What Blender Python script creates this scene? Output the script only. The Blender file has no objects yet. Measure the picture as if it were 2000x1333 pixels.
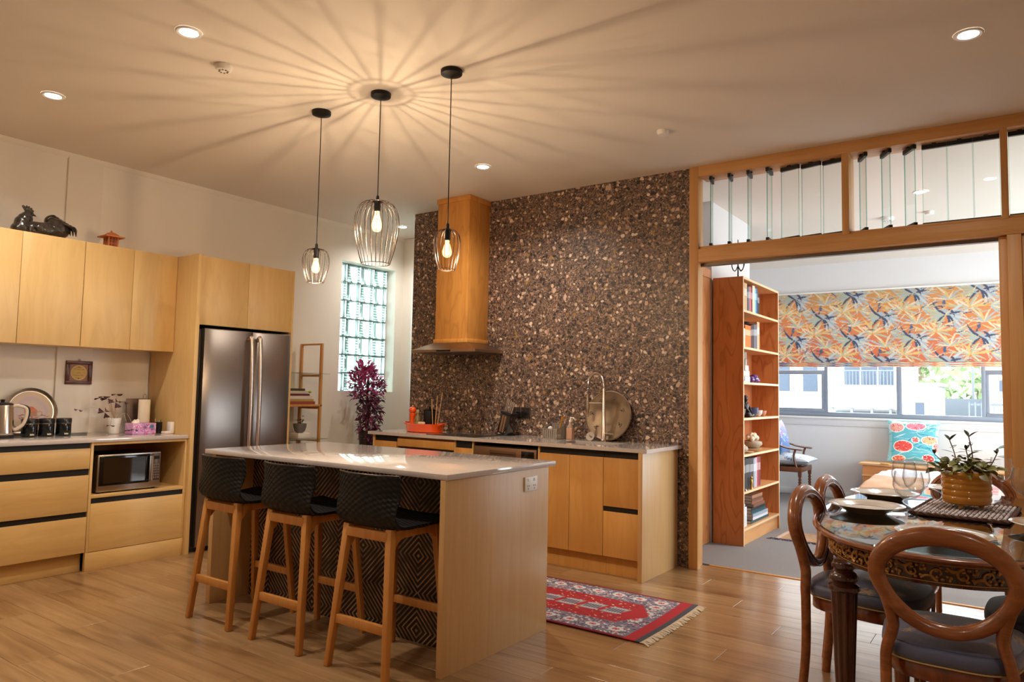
import bpy, bmesh, math, random
import numpy as np
from mathutils import Vector, Matrix, noise
PI = math.pi
random.seed(7)
S = bpy.context.scene
COL = S.collection

# ---------------------------------------------------------------- camera
def set_camera():
    f, yaw, pitch, roll = 1418.06, math.radians(-35.1678), math.radians(3.88961), math.radians(-1.10353)
    cy, sy, cp, sp = math.cos(yaw), math.sin(yaw), math.cos(pitch), math.sin(pitch)
    fw = Vector((sy*cp, cy*cp, sp)); rt = Vector((cy, -sy, 0)); dn = fw.cross(rt)
    cr, sr = math.cos(roll), math.sin(roll)
    r2 = rt*cr + dn*sr; d2 = -rt*sr + dn*cr
    cam = bpy.data.cameras.new('camera'); cam.sensor_width = 36; cam.lens = f/2000*36
    cam.clip_start = .02; cam.clip_end = 300
    o = bpy.data.objects.new('camera', cam); COL.objects.link(o)
    m = Matrix.Identity(4)
    for i in range(3):
        m[i][0], m[i][1], m[i][2] = r2[i], -d2[i], -fw[i]
    m[2][3] = 1.31
    o.matrix_world = m
    S.camera = o
set_camera()

# ---------------------------------------------------------------- sky, exposure, portals
S.view_settings.view_transform = 'Standard'; S.view_settings.look = 'None'
S.view_settings.exposure = 0.4; S.view_settings.gamma = 1.0
S.view_settings.use_curve_mapping = False
S.cycles.use_denoising = True
S.cycles.max_bounces = 10; S.cycles.transparent_max_bounces = 24
S.cycles.diffuse_bounces = 6; S.cycles.glossy_bounces = 4; S.cycles.transmission_bounces = 8
S.cycles.sample_clamp_indirect = 6.0
S.cycles.caustics_reflective = False; S.cycles.caustics_refractive = False
SKY = 10.0
DOWN_W, DOWN_COL = 20.0, (1.0, .91, .79)
BED_W, BED_COL = 26.0, (1.0, .95, .88)
BULB_COL = (1.0, .72, .44)
w = bpy.data.worlds.new('overcast_sky'); S.world = w; w.use_nodes = True
w.node_tree.nodes['Background'].inputs[0].default_value = (.86, .93, 1.0, 1)
w.node_tree.nodes['Background'].inputs[1].default_value = SKY
def portal(name, loc, rot, sx, sy):
    l = bpy.data.lights.new(name, 'AREA'); l.shape = 'RECTANGLE'; l.size = sx; l.size_y = sy
    l.cycles.is_portal = True
    o = bpy.data.objects.new(name, l); COL.objects.link(o); o.location = loc; o.rotation_euler = rot
portal('window_light_portal', (-1.2, 10.42, 1.45), (-PI/2, 0, 0), 4.2, .9)
portal('window_light_portal', (-6.24, 5.68, 1.97), (0, -PI/2, 0), 1.5, .9)
portal('window_light_portal', (2.16, 7.9, 1.6), (0, PI/2, 0), 2.2, 3.4)  # portal of the added bedroom side window

# ---------------------------------------------------------------- helpers
def lin(c):
    return c/12.92 if c <= .04045 else ((c+.055)/1.055)**2.4
def C(r, g=None, b=None):
    if isinstance(r, str):
        h = r.lstrip('#'); r, g, b = (int(h[i:i+2], 16) for i in (0, 2, 4))
    return (lin(r/255), lin(g/255), lin(b/255), 1)

class MB:
    def __init__(s): s.v = []; s.f = []; s.M = None
    def add(s, vs, fs):
        o = len(s.v)
        if s.M is not None: vs = [s.M @ Vector(p) for p in vs]
        s.v += [tuple(p) for p in vs]; s.f += [tuple(i+o for i in f) for f in fs]
        return s
    def box(s, x0, x1, y0, y1, z0, z1):
        return s.add([(x, y, z) for x in (x0, x1) for y in (y0, y1) for z in (z0, z1)],
                     [(0,1,3,2), (4,6,7,5), (0,4,5,1), (2,3,7,6), (0,2,6,4), (1,5,7,3)])
    def prism(s, poly, vec):
        n = len(poly); v = Vector(vec); a = [Vector(p) for p in poly]
        return s.add(a + [p+v for p in a], [tuple(range(n))[::-1], tuple(range(n, 2*n))] +
                     [(i, (i+1) % n, n+(i+1) % n, n+i) for i in range(n)])
    def grid(s, rows, cu=False, cv=False):
        nv = len(rows); nu = len(rows[0])
        vs = [p for r in rows for p in r]; fs = []
        for j in range(nv if cv else nv-1):
            for i in range(nu if cu else nu-1):
                a = j*nu+i; b = j*nu+(i+1) % nu; c = ((j+1) % nv)*nu+(i+1) % nu; d = ((j+1) % nv)*nu+i
                fs.append((a, b, c, d))
        return s.add(vs, fs)
    def tube(s, pts, r, n=8, closed=False, up=None, cap=True):
        P = [Vector(p) for p in pts]; N = len(P)
        R = list(r) if isinstance(r, (list, tuple)) and len(r) == N else [r]*N
        T = []
        for i in range(N):
            a = P[(i-1) % N] if (closed or i > 0) else P[i]
            b = P[(i+1) % N] if (closed or i < N-1) else P[i]
            t = b-a
            T.append(t.normalized() if t.length > 1e-9 else Vector((0, 0, 1)))
        rows = []; nrm = None
        for i in range(N):
            t = T[i]
            if up is not None:
                b = Vector(up); b = (b - t*b.dot(t)).normalized(); nn = b.cross(t)
            else:
                if nrm is None:
                    nrm = t.orthogonal().normalized()
                else:
                    nrm = nrm - t*nrm.dot(t)
                    nrm = nrm.normalized() if nrm.length > 1e-6 else t.orthogonal().normalized()
                nn = nrm; b = t.cross(nn)
            ra, rb = (R[i] if isinstance(R[i], (tuple, list)) else (R[i], R[i]))
            rows.append([P[i] + nn*(ra*math.cos(2*PI*k/n)) + b*(rb*math.sin(2*PI*k/n)) for k in range(n)])
        o = len(s.v); s.grid(rows, cu=True, cv=closed)
        if cap and not closed:
            s.f.append(tuple(o+k for k in range(n))[::-1]); s.f.append(tuple(o+(N-1)*n+k for k in range(n)))
        return s
    def cyl(s, p0, p1, r0, r1=None, n=16): return s.tube([p0, p1], [r0, r0 if r1 is None else r1], n)
    def bar(s, p0, p1, a, b, up=(0, 0, 1), a2=None, b2=None):
        # rectangular bar, a along the side, b along up
        P0, P1 = Vector(p0), Vector(p1); t = (P1-P0).normalized(); u = Vector(up); u = (u - t*u.dot(t)).normalized(); n = u.cross(t)
        vs = []
        for p, x, y in ((P0, a, b), (P1, a if a2 is None else a2, b if b2 is None else b2)):
            vs += [p+n*x/2+u*y/2, p-n*x/2+u*y/2, p-n*x/2-u*y/2, p+n*x/2-u*y/2]
        return s.add(vs, [(3,2,1,0), (4,5,6,7), (0,1,5,4), (1,2,6,5), (2,3,7,6), (3,0,4,7)])
    def lathe(s, prof, c=(0, 0, 0), n=24, cap=True):
        rows = [[(c[0]+r*math.cos(2*PI*k/n), c[1]+r*math.sin(2*PI*k/n), c[2]+z) for k in range(n)] for r, z in prof]
        o = len(s.v); s.grid(rows, cu=True)
        if cap:
            if prof[0][0] > 1e-4: s.f.append(tuple(o+k for k in range(n))[::-1])
            m = len(prof)-1
            if prof[m][0] > 1e-4: s.f.append(tuple(o+m*n+k for k in range(n)))
        return s
    def ell(s, c, r, n=14, m=9):
        if not isinstance(r, (tuple, list)): r = (r, r, r)
        rows = []
        for j in range(m+1):
            a = -PI/2 + PI*j/m; ca = max(math.cos(a), .01)
            rows.append([(c[0]+r[0]*ca*math.cos(2*PI*k/n), c[1]+r[1]*ca*math.sin(2*PI*k/n), c[2]+r[2]*math.sin(a)) for k in range(n)])
        o = len(s.v); s.grid(rows, cu=True)
        s.f.append(tuple(o+k for k in range(n))[::-1]); s.f.append(tuple(o+m*n+k for k in range(n)))
        return s
    def build(s, name, mat, parent=None, bevel=0, smooth=35, seg=2):
        off = Vector((0, 0, 0))
        V = s.v
        loc = None
        if parent is None:
            a = np.array(V); lo = a.min(0); hi = a.max(0)
            loc = Vector(((lo[0]+hi[0])/2, (lo[1]+hi[1])/2, lo[2])); off = loc
        else:
            off = ORG.get(parent.name, Vector((0, 0, 0)))
        me = bpy.data.meshes.new(name)
        me.from_pydata([tuple(Vector(p)-off) for p in V], [], s.f); me.update()
        bm = bmesh.new(); bm.from_mesh(me)
        bmesh.ops.recalc_face_normals(bm, faces=bm.faces)
        if bevel:
            es = [e for e in bm.edges if len(e.link_faces) == 2 and e.calc_face_angle(0) > .5]
            bmesh.ops.bevel(bm, geom=es, offset=bevel, segments=seg, affect='EDGES', profile=.5, clamp_overlap=True)
        bm.to_mesh(me); bm.free()
        if smooth:
            me.shade_smooth()
            me.set_sharp_from_angle(angle=math.radians(smooth))
        if mat is not None:
            me.materials.append(mat)
        o = bpy.data.objects.new(name, me); COL.objects.link(o)
        if parent is not None:
            o.parent = parent; ORG[o.name] = off
        else:
            o.location = loc; ORG[o.name] = loc
        return o
ORG = {}
def thing(name, label, cat, loc=(0, 0, 0), rotz=0, group=None, local=False):
    """an Empty at the base; parts given in world coordinates unless local"""
    o = bpy.data.objects.new(name, None); COL.objects.link(o)
    o.empty_display_size = .05
    o.location = loc; o.rotation_euler = (0, 0, rotz)
    o['label'] = label; o['category'] = cat
    if group: o['group'] = group
    ORG[o.name] = Vector((0, 0, 0)) if local else Vector(loc)
    return o
def tag(o, label, cat, group=None, kind=None):
    o['label'] = label; o['category'] = cat
    if group: o['group'] = group
    if kind: o['kind'] = kind
    return o
def struct(o, label=None):
    o['kind'] = 'structure'
    if label: o['label'] = label
    return o
def dup(root, loc, rotz, label, parent=None):
    r = root.copy(); COL.objects.link(r); r.location = loc; r.rotation_euler = (0, 0, rotz); r['label'] = label
    for ch in list(root.children):
        c = ch.copy(); COL.objects.link(c); c.parent = r
        for g in ch.children:
            d = g.copy(); COL.objects.link(d); d.parent = c
    return r
def light(name, kind, loc, energy, col, parent=None, **kw):
    l = bpy.data.lights.new(name, kind); l.energy = energy; l.color = col
    for k, v in kw.items(): setattr(l, k, v)
    o = bpy.data.objects.new(name, l); COL.objects.link(o)
    if parent: o.parent = parent; o.location = Vector(loc) - ORG.get(parent.name, Vector((0, 0, 0)))
    else: o.location = loc
    return o
def Rz(a, at=(0, 0, 0)): return Matrix.Translation(Vector(at)) @ Matrix.Rotation(a, 4, 'Z')
def catmull(pts, k=6, closed=False):
    P = [Vector(p) for p in pts]; n = len(P); out = []
    for i in range(n if closed else n-1):
        p0 = P[(i-1) % n] if closed or i > 0 else P[i]*2-P[i+1]
        p1 = P[i]; p2 = P[(i+1) % n]
        p3 = P[(i+2) % n] if closed or i < n-2 else P[i+1]*2-P[i]
        for j in range(k):
            t = j/k
            out.append(.5*((2*p1)+(p2-p0)*t+(2*p0-5*p1+4*p2-p3)*t*t+(3*p1-p0-3*p2+p3)*t**3))
    if not closed: out.append(P[-1])
    return out

# ---------------------------------------------------------------- materials
def newmat(name):
    m = bpy.data.materials.new(name); m.use_nodes = True
    nt = m.node_tree; b = nt.nodes['Principled BSDF']
    return m, nt, b
def N(nt, t, **kw):
    n = nt.nodes.new(t)
    for k, v in kw.items():
        if k.startswith('i_'):
            key = k[2:]; key = int(key) if key.isdigit() else key.replace('_', ' ')
            n.inputs[key].default_value = v
        else: setattr(n, k, v)
    return n
def L(nt, a, b): nt.links.new(a, b)
def ramp(nt, fac, stops, interp='LINEAR'):
    r = nt.nodes.new('ShaderNodeValToRGB'); cr = r.color_ramp; cr.interpolation = interp
    while len(cr.elements) < len(stops): cr.elements.new(.5)
    for e, (p, c) in zip(cr.elements, stops): e.position = p; e.color = c
    L(nt, fac, r.inputs[0]); return r.outputs[0]
def mixc(nt, fac, a, b, mode='MIX'):
    m = nt.nodes.new('ShaderNodeMix'); m.data_type = 'RGBA'; m.blend_type = mode
    for sock, v in ((m.inputs[0], fac), (m.inputs[6], a), (m.inputs[7], b)):
        if hasattr(v, 'links'): L(nt, v, sock)
        else: sock.default_value = v
    return m.outputs[2]
def math_(nt, op, a, b=0.0, c=0.0):
    m = nt.nodes.new('ShaderNodeMath'); m.operation = op
    for s, v in zip(m.inputs, (a, b, c)):
        if hasattr(v, 'links'): L(nt, v, s)
        else: s.default_value = v
    return m.outputs[0]
def bump(nt, b, h, strength=.2, dist=.01):
    n = N(nt, 'ShaderNodeBump'); n.inputs['Strength'].default_value = strength; n.inputs['Distance'].default_value = dist
    L(nt, h, n.inputs['Height']); L(nt, n.outputs[0], b.inputs['Normal'])
def plain(name, col, rough=.5, metal=0, coat=0, spec=None, var=0, vscale=8, bmp=0, bscale=60, emit=None, estr=0, sheen=0, alpha=None):
    m, nt, b = newmat(name)
    b.inputs['Base Color'].default_value = col; b.inputs['Roughness'].default_value = rough; b.inputs['Metallic'].default_value = metal
    if coat: b.inputs['Coat Weight'].default_value = coat; b.inputs['Coat Roughness'].default_value = .05
    if spec is not None: b.inputs['Specular IOR Level'].default_value = spec
    if sheen: b.inputs['Sheen Weight'].default_value = sheen
    if emit: b.inputs['Emission Color'].default_value = emit; b.inputs['Emission Strength'].default_value = estr
    tc = N(nt, 'ShaderNodeTexCoord')
    if var:
        n = N(nt, 'ShaderNodeTexNoise'); n.inputs['Scale'].default_value = vscale; n.inputs['Detail'].default_value = 4
        L(nt, tc.outputs['Object'], n.inputs['Vector'])
        c2 = tuple(min(1, x*(1+var)) for x in col[:3])+(1,); c1 = tuple(x*(1-var) for x in col[:3])+(1,)
        L(nt, ramp(nt, n.outputs[0], [(.3, c1), (.7, c2)]), b.inputs['Base Color'])
    if bmp:
        n = N(nt, 'ShaderNodeTexNoise'); n.inputs['Scale'].default_value = bscale; n.inputs['Detail'].default_value = 3
        L(nt, tc.outputs['Object'], n.inputs['Vector']); bump(nt, b, n.outputs[0], bmp, .005)
    return m
def wood(name, c1, c2, axis='z', scale=1.0, rough=.42, stretch=14, bmp=.04, coat=0, contrast=(.3, .7), rnd=False, figure=0):
    m, nt, b = newmat(name)
    tc = N(nt, 'ShaderNodeTexCoord'); mp = N(nt, 'ShaderNodeMapping')
    sc = [scale*stretch]*3; sc['xyz'.index(axis)] = scale
    mp.inputs['Scale'].default_value = sc
    L(nt, tc.outputs['Object'], mp.inputs['Vector'])
    if rnd:
        oi = N(nt, 'ShaderNodeObjectInfo'); mm = math_(nt, 'MULTIPLY', oi.outputs['Random'], 37.0)
        cb = N(nt, 'ShaderNodeCombineXYZ')
        for k in range(3): L(nt, mm, cb.inputs[k])
        L(nt, cb.outputs[0], mp.inputs['Location'])
    n = N(nt, 'ShaderNodeTexNoise'); n.inputs['Scale'].default_value = 1.6; n.inputs['Detail'].default_value = 6; n.inputs['Roughness'].default_value = .6; n.inputs['Distortion'].default_value = .6
    L(nt, mp.outputs[0], n.inputs['Vector'])
    col = ramp(nt, n.outputs[0], [(contrast[0], c1), (contrast[1], c2)])
    n2 = N(nt, 'ShaderNodeTexNoise'); n2.inputs['Scale'].default_value = 2.2; n2.inputs['Detail'].default_value = 3
    L(nt, tc.outputs['Object'], n2.inputs['Vector'])
    col = mixc(nt, math_(nt, 'MULTIPLY', n2.outputs[0], .35), col, mixc(nt, .6, c1, (c1[0]*.75, c1[1]*.68, c1[2]*.6, 1)))
    if figure:
        mp2 = N(nt, 'ShaderNodeMapping'); s2 = [5.0*scale]*3; s2['xyz'.index(axis)] = 1.1*scale; mp2.inputs['Scale'].default_value = s2
        L(nt, tc.outputs['Object'], mp2.inputs['Vector'])
        n3 = N(nt, 'ShaderNodeTexNoise'); n3.inputs['Scale'].default_value = 1.0; n3.inputs['Detail'].default_value = 2
        L(nt, mp2.outputs[0], n3.inputs['Vector'])
        r = math_(nt, 'FRACT', math_(nt, 'MULTIPLY', n3.outputs[0], 9.0))
        r = math_(nt, 'ABSOLUTE', math_(nt, 'SUBTRACT', r, .5))
        f = ramp(nt, r, [(.0, (1, 1, 1, 1)), (.16, (0, 0, 0, 1))])
        col = mixc(nt, math_(nt, 'MULTIPLY', f, figure), col, (c1[0]*.6, c1[1]*.5, c1[2]*.4, 1))
    L(nt, col, b.inputs['Base Color'])
    b.inputs['Roughness'].default_value = rough
    if coat: b.inputs['Coat Weight'].default_value = coat; b.inputs['Coat Roughness'].default_value = .06
    if bmp: bump(nt, b, n.outputs[0], bmp, .01)
    return m
def glassy(name, tint=(1, 1, 1, 1), rough=.0, refl=1.0, base=.03, fpow=5.0):
    m = bpy.data.materials.new(name); m.use_nodes = True; nt = m.node_tree; nt.nodes.clear()
    out = N(nt, 'ShaderNodeOutputMaterial'); mx = N(nt, 'ShaderNodeMixShader')
    t = N(nt, 'ShaderNodeBsdfTransparent'); t.inputs[0].default_value = tint
    g = N(nt, 'ShaderNodeBsdfGlossy'); g.inputs['Roughness'].default_value = rough
    lw = N(nt, 'ShaderNodeLayerWeight'); lw.inputs[0].default_value = .5
    f = math_(nt, 'ADD', math_(nt, 'MULTIPLY', math_(nt, 'POWER', lw.outputs['Facing'], fpow), .9*refl), .035*refl+base)
    L(nt, math_(nt, 'MINIMUM', f, .95), mx.inputs[0]); L(nt, t.outputs[0], mx.inputs[1]); L(nt, g.outputs[0], mx.inputs[2]); L(nt, mx.outputs[0], out.inputs[0])
    return m
def attrmat(name, rough=.8, bmp=0, bscale=300, sheen=0, coat=0):
    m, nt, b = newmat(name)
    a = N(nt, 'ShaderNodeAttribute'); a.attribute_name = 'print'
    L(nt, a.outputs['Color'], b.inputs['Base Color']); b.inputs['Roughness'].default_value = rough
    if sheen: b.inputs['Sheen Weight'].default_value = sheen
    if coat: b.inputs['Coat Weight'].default_value = coat
    if bmp:
        tc = N(nt, 'ShaderNodeTexCoord'); n = N(nt, 'ShaderNodeTexNoise'); n.inputs['Scale'].default_value = bscale
        L(nt, tc.outputs['Object'], n.inputs['Vector']); bump(nt, b, n.outputs[0], bmp, .004)
    return m

M = {}
M['paint'] = plain('wall_paint', C(238, 233, 224), .6, var=.02, vscale=1.2, bmp=.03, bscale=220)
M['ceil'] = plain('ceiling_paint', C(226, 218, 208), .7, var=.015, vscale=1.0)
M['bedpaint'] = plain('bedroom_wall_paint', C(222, 221, 222), .6, var=.015, vscale=1.2)
M['white'] = plain('white_paint', C(238, 236, 232), .4)
M['ply'] = wood('birch_plywood', C(212, 174, 112), C(224, 190, 130), 'z', .8, .4, 10, .02, figure=.10)
M['plyh'] = wood('birch_plywood_across', C(208, 168, 104), C(221, 185, 122), 'y', .8, .4, 10, .02, figure=.10)
M['plyx'] = wood('birch_plywood_dimmed', C(206, 150, 78), C(218, 166, 94), 'z', .8, .42, 10, .02, figure=.12)  # same birch, colour darkened for the low light on the sink fronts
M['plypanel'] = wood('birch_panel_dimmed', C(196, 154, 100), C(208, 168, 114), 'z', 1.2, .38, 18, .02)  # birch darkened in colour to stand in for dim light on end panels
M['plyedge'] = wood('plywood_edge', C(188, 150, 100), C(150, 108, 66), 'z', .3, .5, 60, .02)
M['carc'] = plain('cabinet_interior', C(150, 96, 52), .6, var=.1)
M['gap'] = plain('black_finger_channel', C(14, 12, 12), .55)
M['blackmatte'] = plain('matt_black', C(16, 15, 15), .5)
M['blackgloss'] = plain('gloss_black', C(10, 10, 11), .12)
M['stone'] = plain('pale_engineered_stone', C(198, 188, 182), .07, coat=.4, var=.04, vscale=60)
M['steel'] = plain('brushed_steel', C(178, 170, 162), .3, 1.0)
M['chrome'] = plain('polished_chrome', C(215, 212, 208), .14, 1.0)
M['pine'] = wood('varnished_pine', C(205, 140, 66), C(226, 166, 88), 'z', 1.0, .34, 9, .02, figure=.3)
M['frame'] = wood('oak_frame', C(196, 142, 84), C(214, 164, 106), 'x', 1.2, .45, 22, .04)
M['framez'] = wood('oak_frame_upright', C(196, 142, 84), C(214, 164, 106), 'z', 1.2, .45, 22, .04)
M['bookply'] = wood('stained_plywood', C(190, 118, 66), C(214, 146, 90), 'z', 1.0, .42, 7, .02, figure=.55)
M['bookedge'] = plain('pale_shelf_edge', C(226, 192, 150), .45)
M['bookshelfw'] = wood('honey_shelf_board', C(206, 146, 92), C(222, 168, 112), 'y', 1.0, .45, 10, .02)
M['stoolw'] = wood('oak_stool_wood', C(182, 118, 52), C(204, 144, 74), 'z', 2.0, .4, 14, .03)
M['maho'] = wood('polished_mahogany', C(92, 40, 20), C(140, 72, 38), 'z', 2.0, .2, 8, .01, coat=.6)
M['maholt'] = wood('golden_mahogany', C(120, 66, 31), C(164, 100, 54), 'x', 2.0, .26, 8, .01, coat=.3)
M['mahodk'] = wood('dark_mahogany', C(52, 22, 14), C(84, 38, 24), 'z', 2.0, .2, 8, .01, coat=.6)
M['tabletop'] = wood('table_veneer', C(120, 66, 38), C(150, 90, 54), 'y', 1.2, .2, 12, .01, coat=.6)
M['gilt'] = plain('gilt_carving', C(170, 124, 62), .42, .35, var=.25, vscale=60)
M['brass'] = plain('brass', C(190, 150, 80), .3, 1)
M['black_iron'] = plain('black_iron', C(20, 18, 18), .5, .4)
M['cup'] = plain('grey_white_china', C(216, 212, 206), .14, coat=.5)
M['platech'] = plain('taupe_china', C(204, 195, 183), .16, coat=.6)
M['clear'] = glassy('clear_pane', (.97, .99, .985, 1), 0, .9, .01)
M['greenedge'] = glassy('green_glass_edge', (.45, .72, .66, 1), 0, .6, .03)
M['tableglass'] = glassy('table_glass', (.86, .94, .93, 1), .03, 1.6, .09)
def wineglass():
    m, nt, b = newmat('wine_glass'); b.inputs['Transmission Weight'].default_value = 1; b.inputs['Roughness'].default_value = 0
    b.inputs['IOR'].default_value = 1.45; b.inputs['Base Color'].default_value = (1, 1, 1, 1); return m
M['wine'] = glassy('wine_glass', (.985, .99, .995, 1), 0, .9, .015, 3.0)
M['carpet'] = plain('grey_carpet', C(132, 128, 128), .95, var=.16, vscale=160, bmp=.6, bscale=260)
M['orange'] = plain('orange_enamel', C(232, 84, 20), .2, coat=.5)
M['grey_plastic'] = plain('grey_plastic', C(140, 132, 122), .45)
M['soil'] = plain('potting_soil', C(48, 34, 26), .9, var=.3, vscale=60, bmp=.5)

def terrazzo():
    m, nt, b = newmat('terrazzo_stone')
    tc = N(nt, 'ShaderNodeTexCoord'); base = C(99, 77, 66)
    mp = N(nt, 'ShaderNodeMapping'); mp.inputs['Scale'].default_value = (1, .3, 1)
    nz = N(nt, 'ShaderNodeTexNoise'); nz.inputs['Scale'].default_value = 9; nz.inputs['Detail'].default_value = 2
    L(nt, tc.outputs['Object'], nz.inputs['Vector'])
    vm = N(nt, 'ShaderNodeVectorMath'); vm.operation = 'MULTIPLY_ADD'; vm.inputs[1].default_value = (.07,)*3
    L(nt, nz.outputs[1], vm.inputs[0]); L(nt, tc.outputs['Object'], vm.inputs[2]); L(nt, vm.outputs[0], mp.inputs['Vector'])
    fine = N(nt, 'ShaderNodeTexVoronoi'); fine.inputs['Scale'].default_value = 100
    L(nt, mp.outputs[0], fine.inputs['Vector'])
    sp = N(nt, 'ShaderNodeSeparateColor'); L(nt, fine.outputs['Color'], sp.inputs[0])
    col = ramp(nt, sp.outputs[0], [(0, C(62, 50, 46)), (.25, C(98, 78, 69)), (.55, C(120, 97, 86)), (.8, C(136, 112, 98)), (.93, C(172, 148, 128)), (1, C(82, 78, 78))], 'CONSTANT')
    def chips(scale, off, thr, keep, stops, col, rough=1):
        mm = N(nt, 'ShaderNodeMapping'); mm.inputs['Location'].default_value = off; mm.inputs['Rotation'].default_value = (0, off[0], 0)
        mm.inputs['Scale'].default_value = (1, 1, 1)
        L(nt, mp.outputs[0], mm.inputs['Vector'])
        v = N(nt, 'ShaderNodeTexVoronoi'); v.inputs['Scale'].default_value = scale; v.distance = 'MANHATTAN' if scale > 50 else 'EUCLIDEAN'
        v.inputs['Randomness'].default_value = 1
        L(nt, mm.outputs[0], v.inputs['Vector'])
        s = N(nt, 'ShaderNodeSeparateColor'); L(nt, v.outputs['Color'], s.inputs[0])
        # chip size varies by cell
        lim = math_(nt, 'MULTIPLY', s.outputs[1], thr)
        inside = math_(nt, 'LESS_THAN', v.outputs['Distance'], lim)
        pick = math_(nt, 'GREATER_THAN', s.outputs[2], 1-keep)
        f = math_(nt, 'MULTIPLY', inside, pick)
        cc = ramp(nt, s.outputs[0], stops, 'CONSTANT')
        return mixc(nt, f, col, cc)
    col = chips(52, (3.1, 1.2, .7), .75, .6, [(0, C(38, 30, 29)), (.22, C(60, 48, 44)), (.4, C(142, 112, 92)), (.6, C(92, 72, 62)), (.75, C(170, 140, 116)), (.86, C(146, 112, 62)), (.95, C(205, 180, 158))], col)
    col = chips(30, (7.7, 2.2, 5.1), .62, .5, [(0, C(44, 36, 36)), (.3, C(118, 92, 78)), (.42, C(66, 56, 54)), (.55, C(196, 168, 146)), (.75, C(152, 118, 66)), (.82, C(166, 132, 112)), (.92, C(222, 202, 182))], col)
    col = chips(19, (1.7, 4.2, 9.1), .40, .42, [(0, C(200, 172, 152)), (.3, C(214, 192, 172)), (.5, C(178, 144, 122)), (.68, C(58, 50, 50)), (.8, C(226, 208, 192)), (.93, C(176, 140, 76))], col)
    L(nt, col, b.inputs['Base Color']); b.inputs['Roughness'].default_value = .42
    return m
M['terrazzo'] = terrazzo()

def plankmat(name, rnd=True):
    m, nt, b = newmat(name)
    tc = N(nt, 'ShaderNodeTexCoord'); oi = N(nt, 'ShaderNodeObjectInfo')
    cb = N(nt, 'ShaderNodeCombineXYZ')
    for k, s in enumerate((31., 17., 5.)): L(nt, math_(nt, 'MULTIPLY', oi.outputs['Random'], s), cb.inputs[k])
    ad = N(nt, 'ShaderNodeVectorMath'); ad.operation = 'ADD'
    L(nt, tc.outputs['Object'], ad.inputs[0]); L(nt, cb.outputs[0], ad.inputs[1])
    mp = N(nt, 'ShaderNodeMapping'); mp.inputs['Scale'].default_value = (1.5, 26, 26); L(nt, ad.outputs[0], mp.inputs[0])
    n = N(nt, 'ShaderNodeTexNoise'); n.inputs['Scale'].default_value = 1.0; n.inputs['Detail'].default_value = 7; n.inputs['Roughness'].default_value = .62; n.inputs['Distortion'].default_value = .8
    L(nt, mp.outputs[0], n.inputs['Vector'])
    col = ramp(nt, n.outputs[0], [(.25, C(126, 94, 60)), (.5, C(157, 123, 85)), (.75, C(176, 143, 103))])
    mp2 = N(nt, 'ShaderNodeMapping'); mp2.inputs['Scale'].default_value = (.9, 6, 6); L(nt, ad.outputs[0], mp2.inputs[0])
    n2 = N(nt, 'ShaderNodeTexNoise'); n2.inputs['Scale'].default_value = 1.4; n2.inputs['Detail'].default_value = 4; L(nt, mp2.outputs[0], n2.inputs['Vector'])
    f = ramp(nt, n2.outputs[0], [(.56, (0, 0, 0, 1)), (.72, (1, 1, 1, 1))])
    col = mixc(nt, math_(nt, 'MULTIPLY', f, .8), col, C(104, 72, 42))
    # knots
    mp3 = N(nt, 'ShaderNodeMapping'); mp3.inputs['Scale'].default_value = (2.2, 6, 1); L(nt, ad.outputs[0], mp3.inputs[0])
    v = N(nt, 'ShaderNodeTexVoronoi'); v.inputs['Scale'].default_value = 1.0; L(nt, mp3.outputs[0], v.inputs['Vector'])
    kf = ramp(nt, v.outputs['Distance'], [(.03, (1, 1, 1, 1)), (.085, (0, 0, 0, 1))])
    col = mixc(nt, math_(nt, 'MULTIPLY', kf, .6), col, C(74, 48, 28))
    tint = ramp(nt, oi.outputs['Random'], [(0, C(236, 228, 220)), (1, C(255, 255, 255))])
    col = mixc(nt, 1.0, col, tint, 'MULTIPLY')
    L(nt, col, b.inputs['Base Color']); b.inputs['Roughness'].default_value = .3
    b.inputs['Specular IOR Level'].default_value = .6; b.inputs['Coat Weight'].default_value = .35; b.inputs['Coat Roughness'].default_value = .16
    bump(nt, b, n.outputs[0], .06, .01)
    return m
M['plank'] = plankmat('floor_plank_laminate')

def chevron():
    m, nt, b = newmat('black_diamond_slats')
    tc = N(nt, 'ShaderNodeTexCoord'); sx = N(nt, 'ShaderNodeSeparateXYZ'); L(nt, tc.outputs['Object'], sx.inputs[0])
    def tri(v, p): return math_(nt, 'PINGPONG', v, p)
    # square cells each carrying diagonal strips; neighbours mirrored, so diamonds form
    u = tri(math_(nt, 'ADD', sx.outputs[0], 20.0), .205); v = tri(math_(nt, 'ADD', sx.outputs[2], 20.08), .19)
    d = math_(nt, 'ADD', u, v)
    s = math_(nt, 'FRACT', math_(nt, 'MULTIPLY', d, 32.0))
    f = math_(nt, 'LESS_THAN', s, .36)
    nz = N(nt, 'ShaderNodeTexNoise'); nz.inputs['Scale'].default_value = 14; L(nt, tc.outputs['Object'], nz.inputs['Vector'])
    lt = ramp(nt, nz.outputs[0], [(.35, C(120, 84, 54)), (.65, C(186, 146, 104))])
    L(nt, mixc(nt, f, C(20, 15, 14), lt), b.inputs['Base Color']); b.inputs['Roughness'].default_value = .5
    bump(nt, b, f, .5, .004)
    return m
M['chevron'] = chevron()

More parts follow.
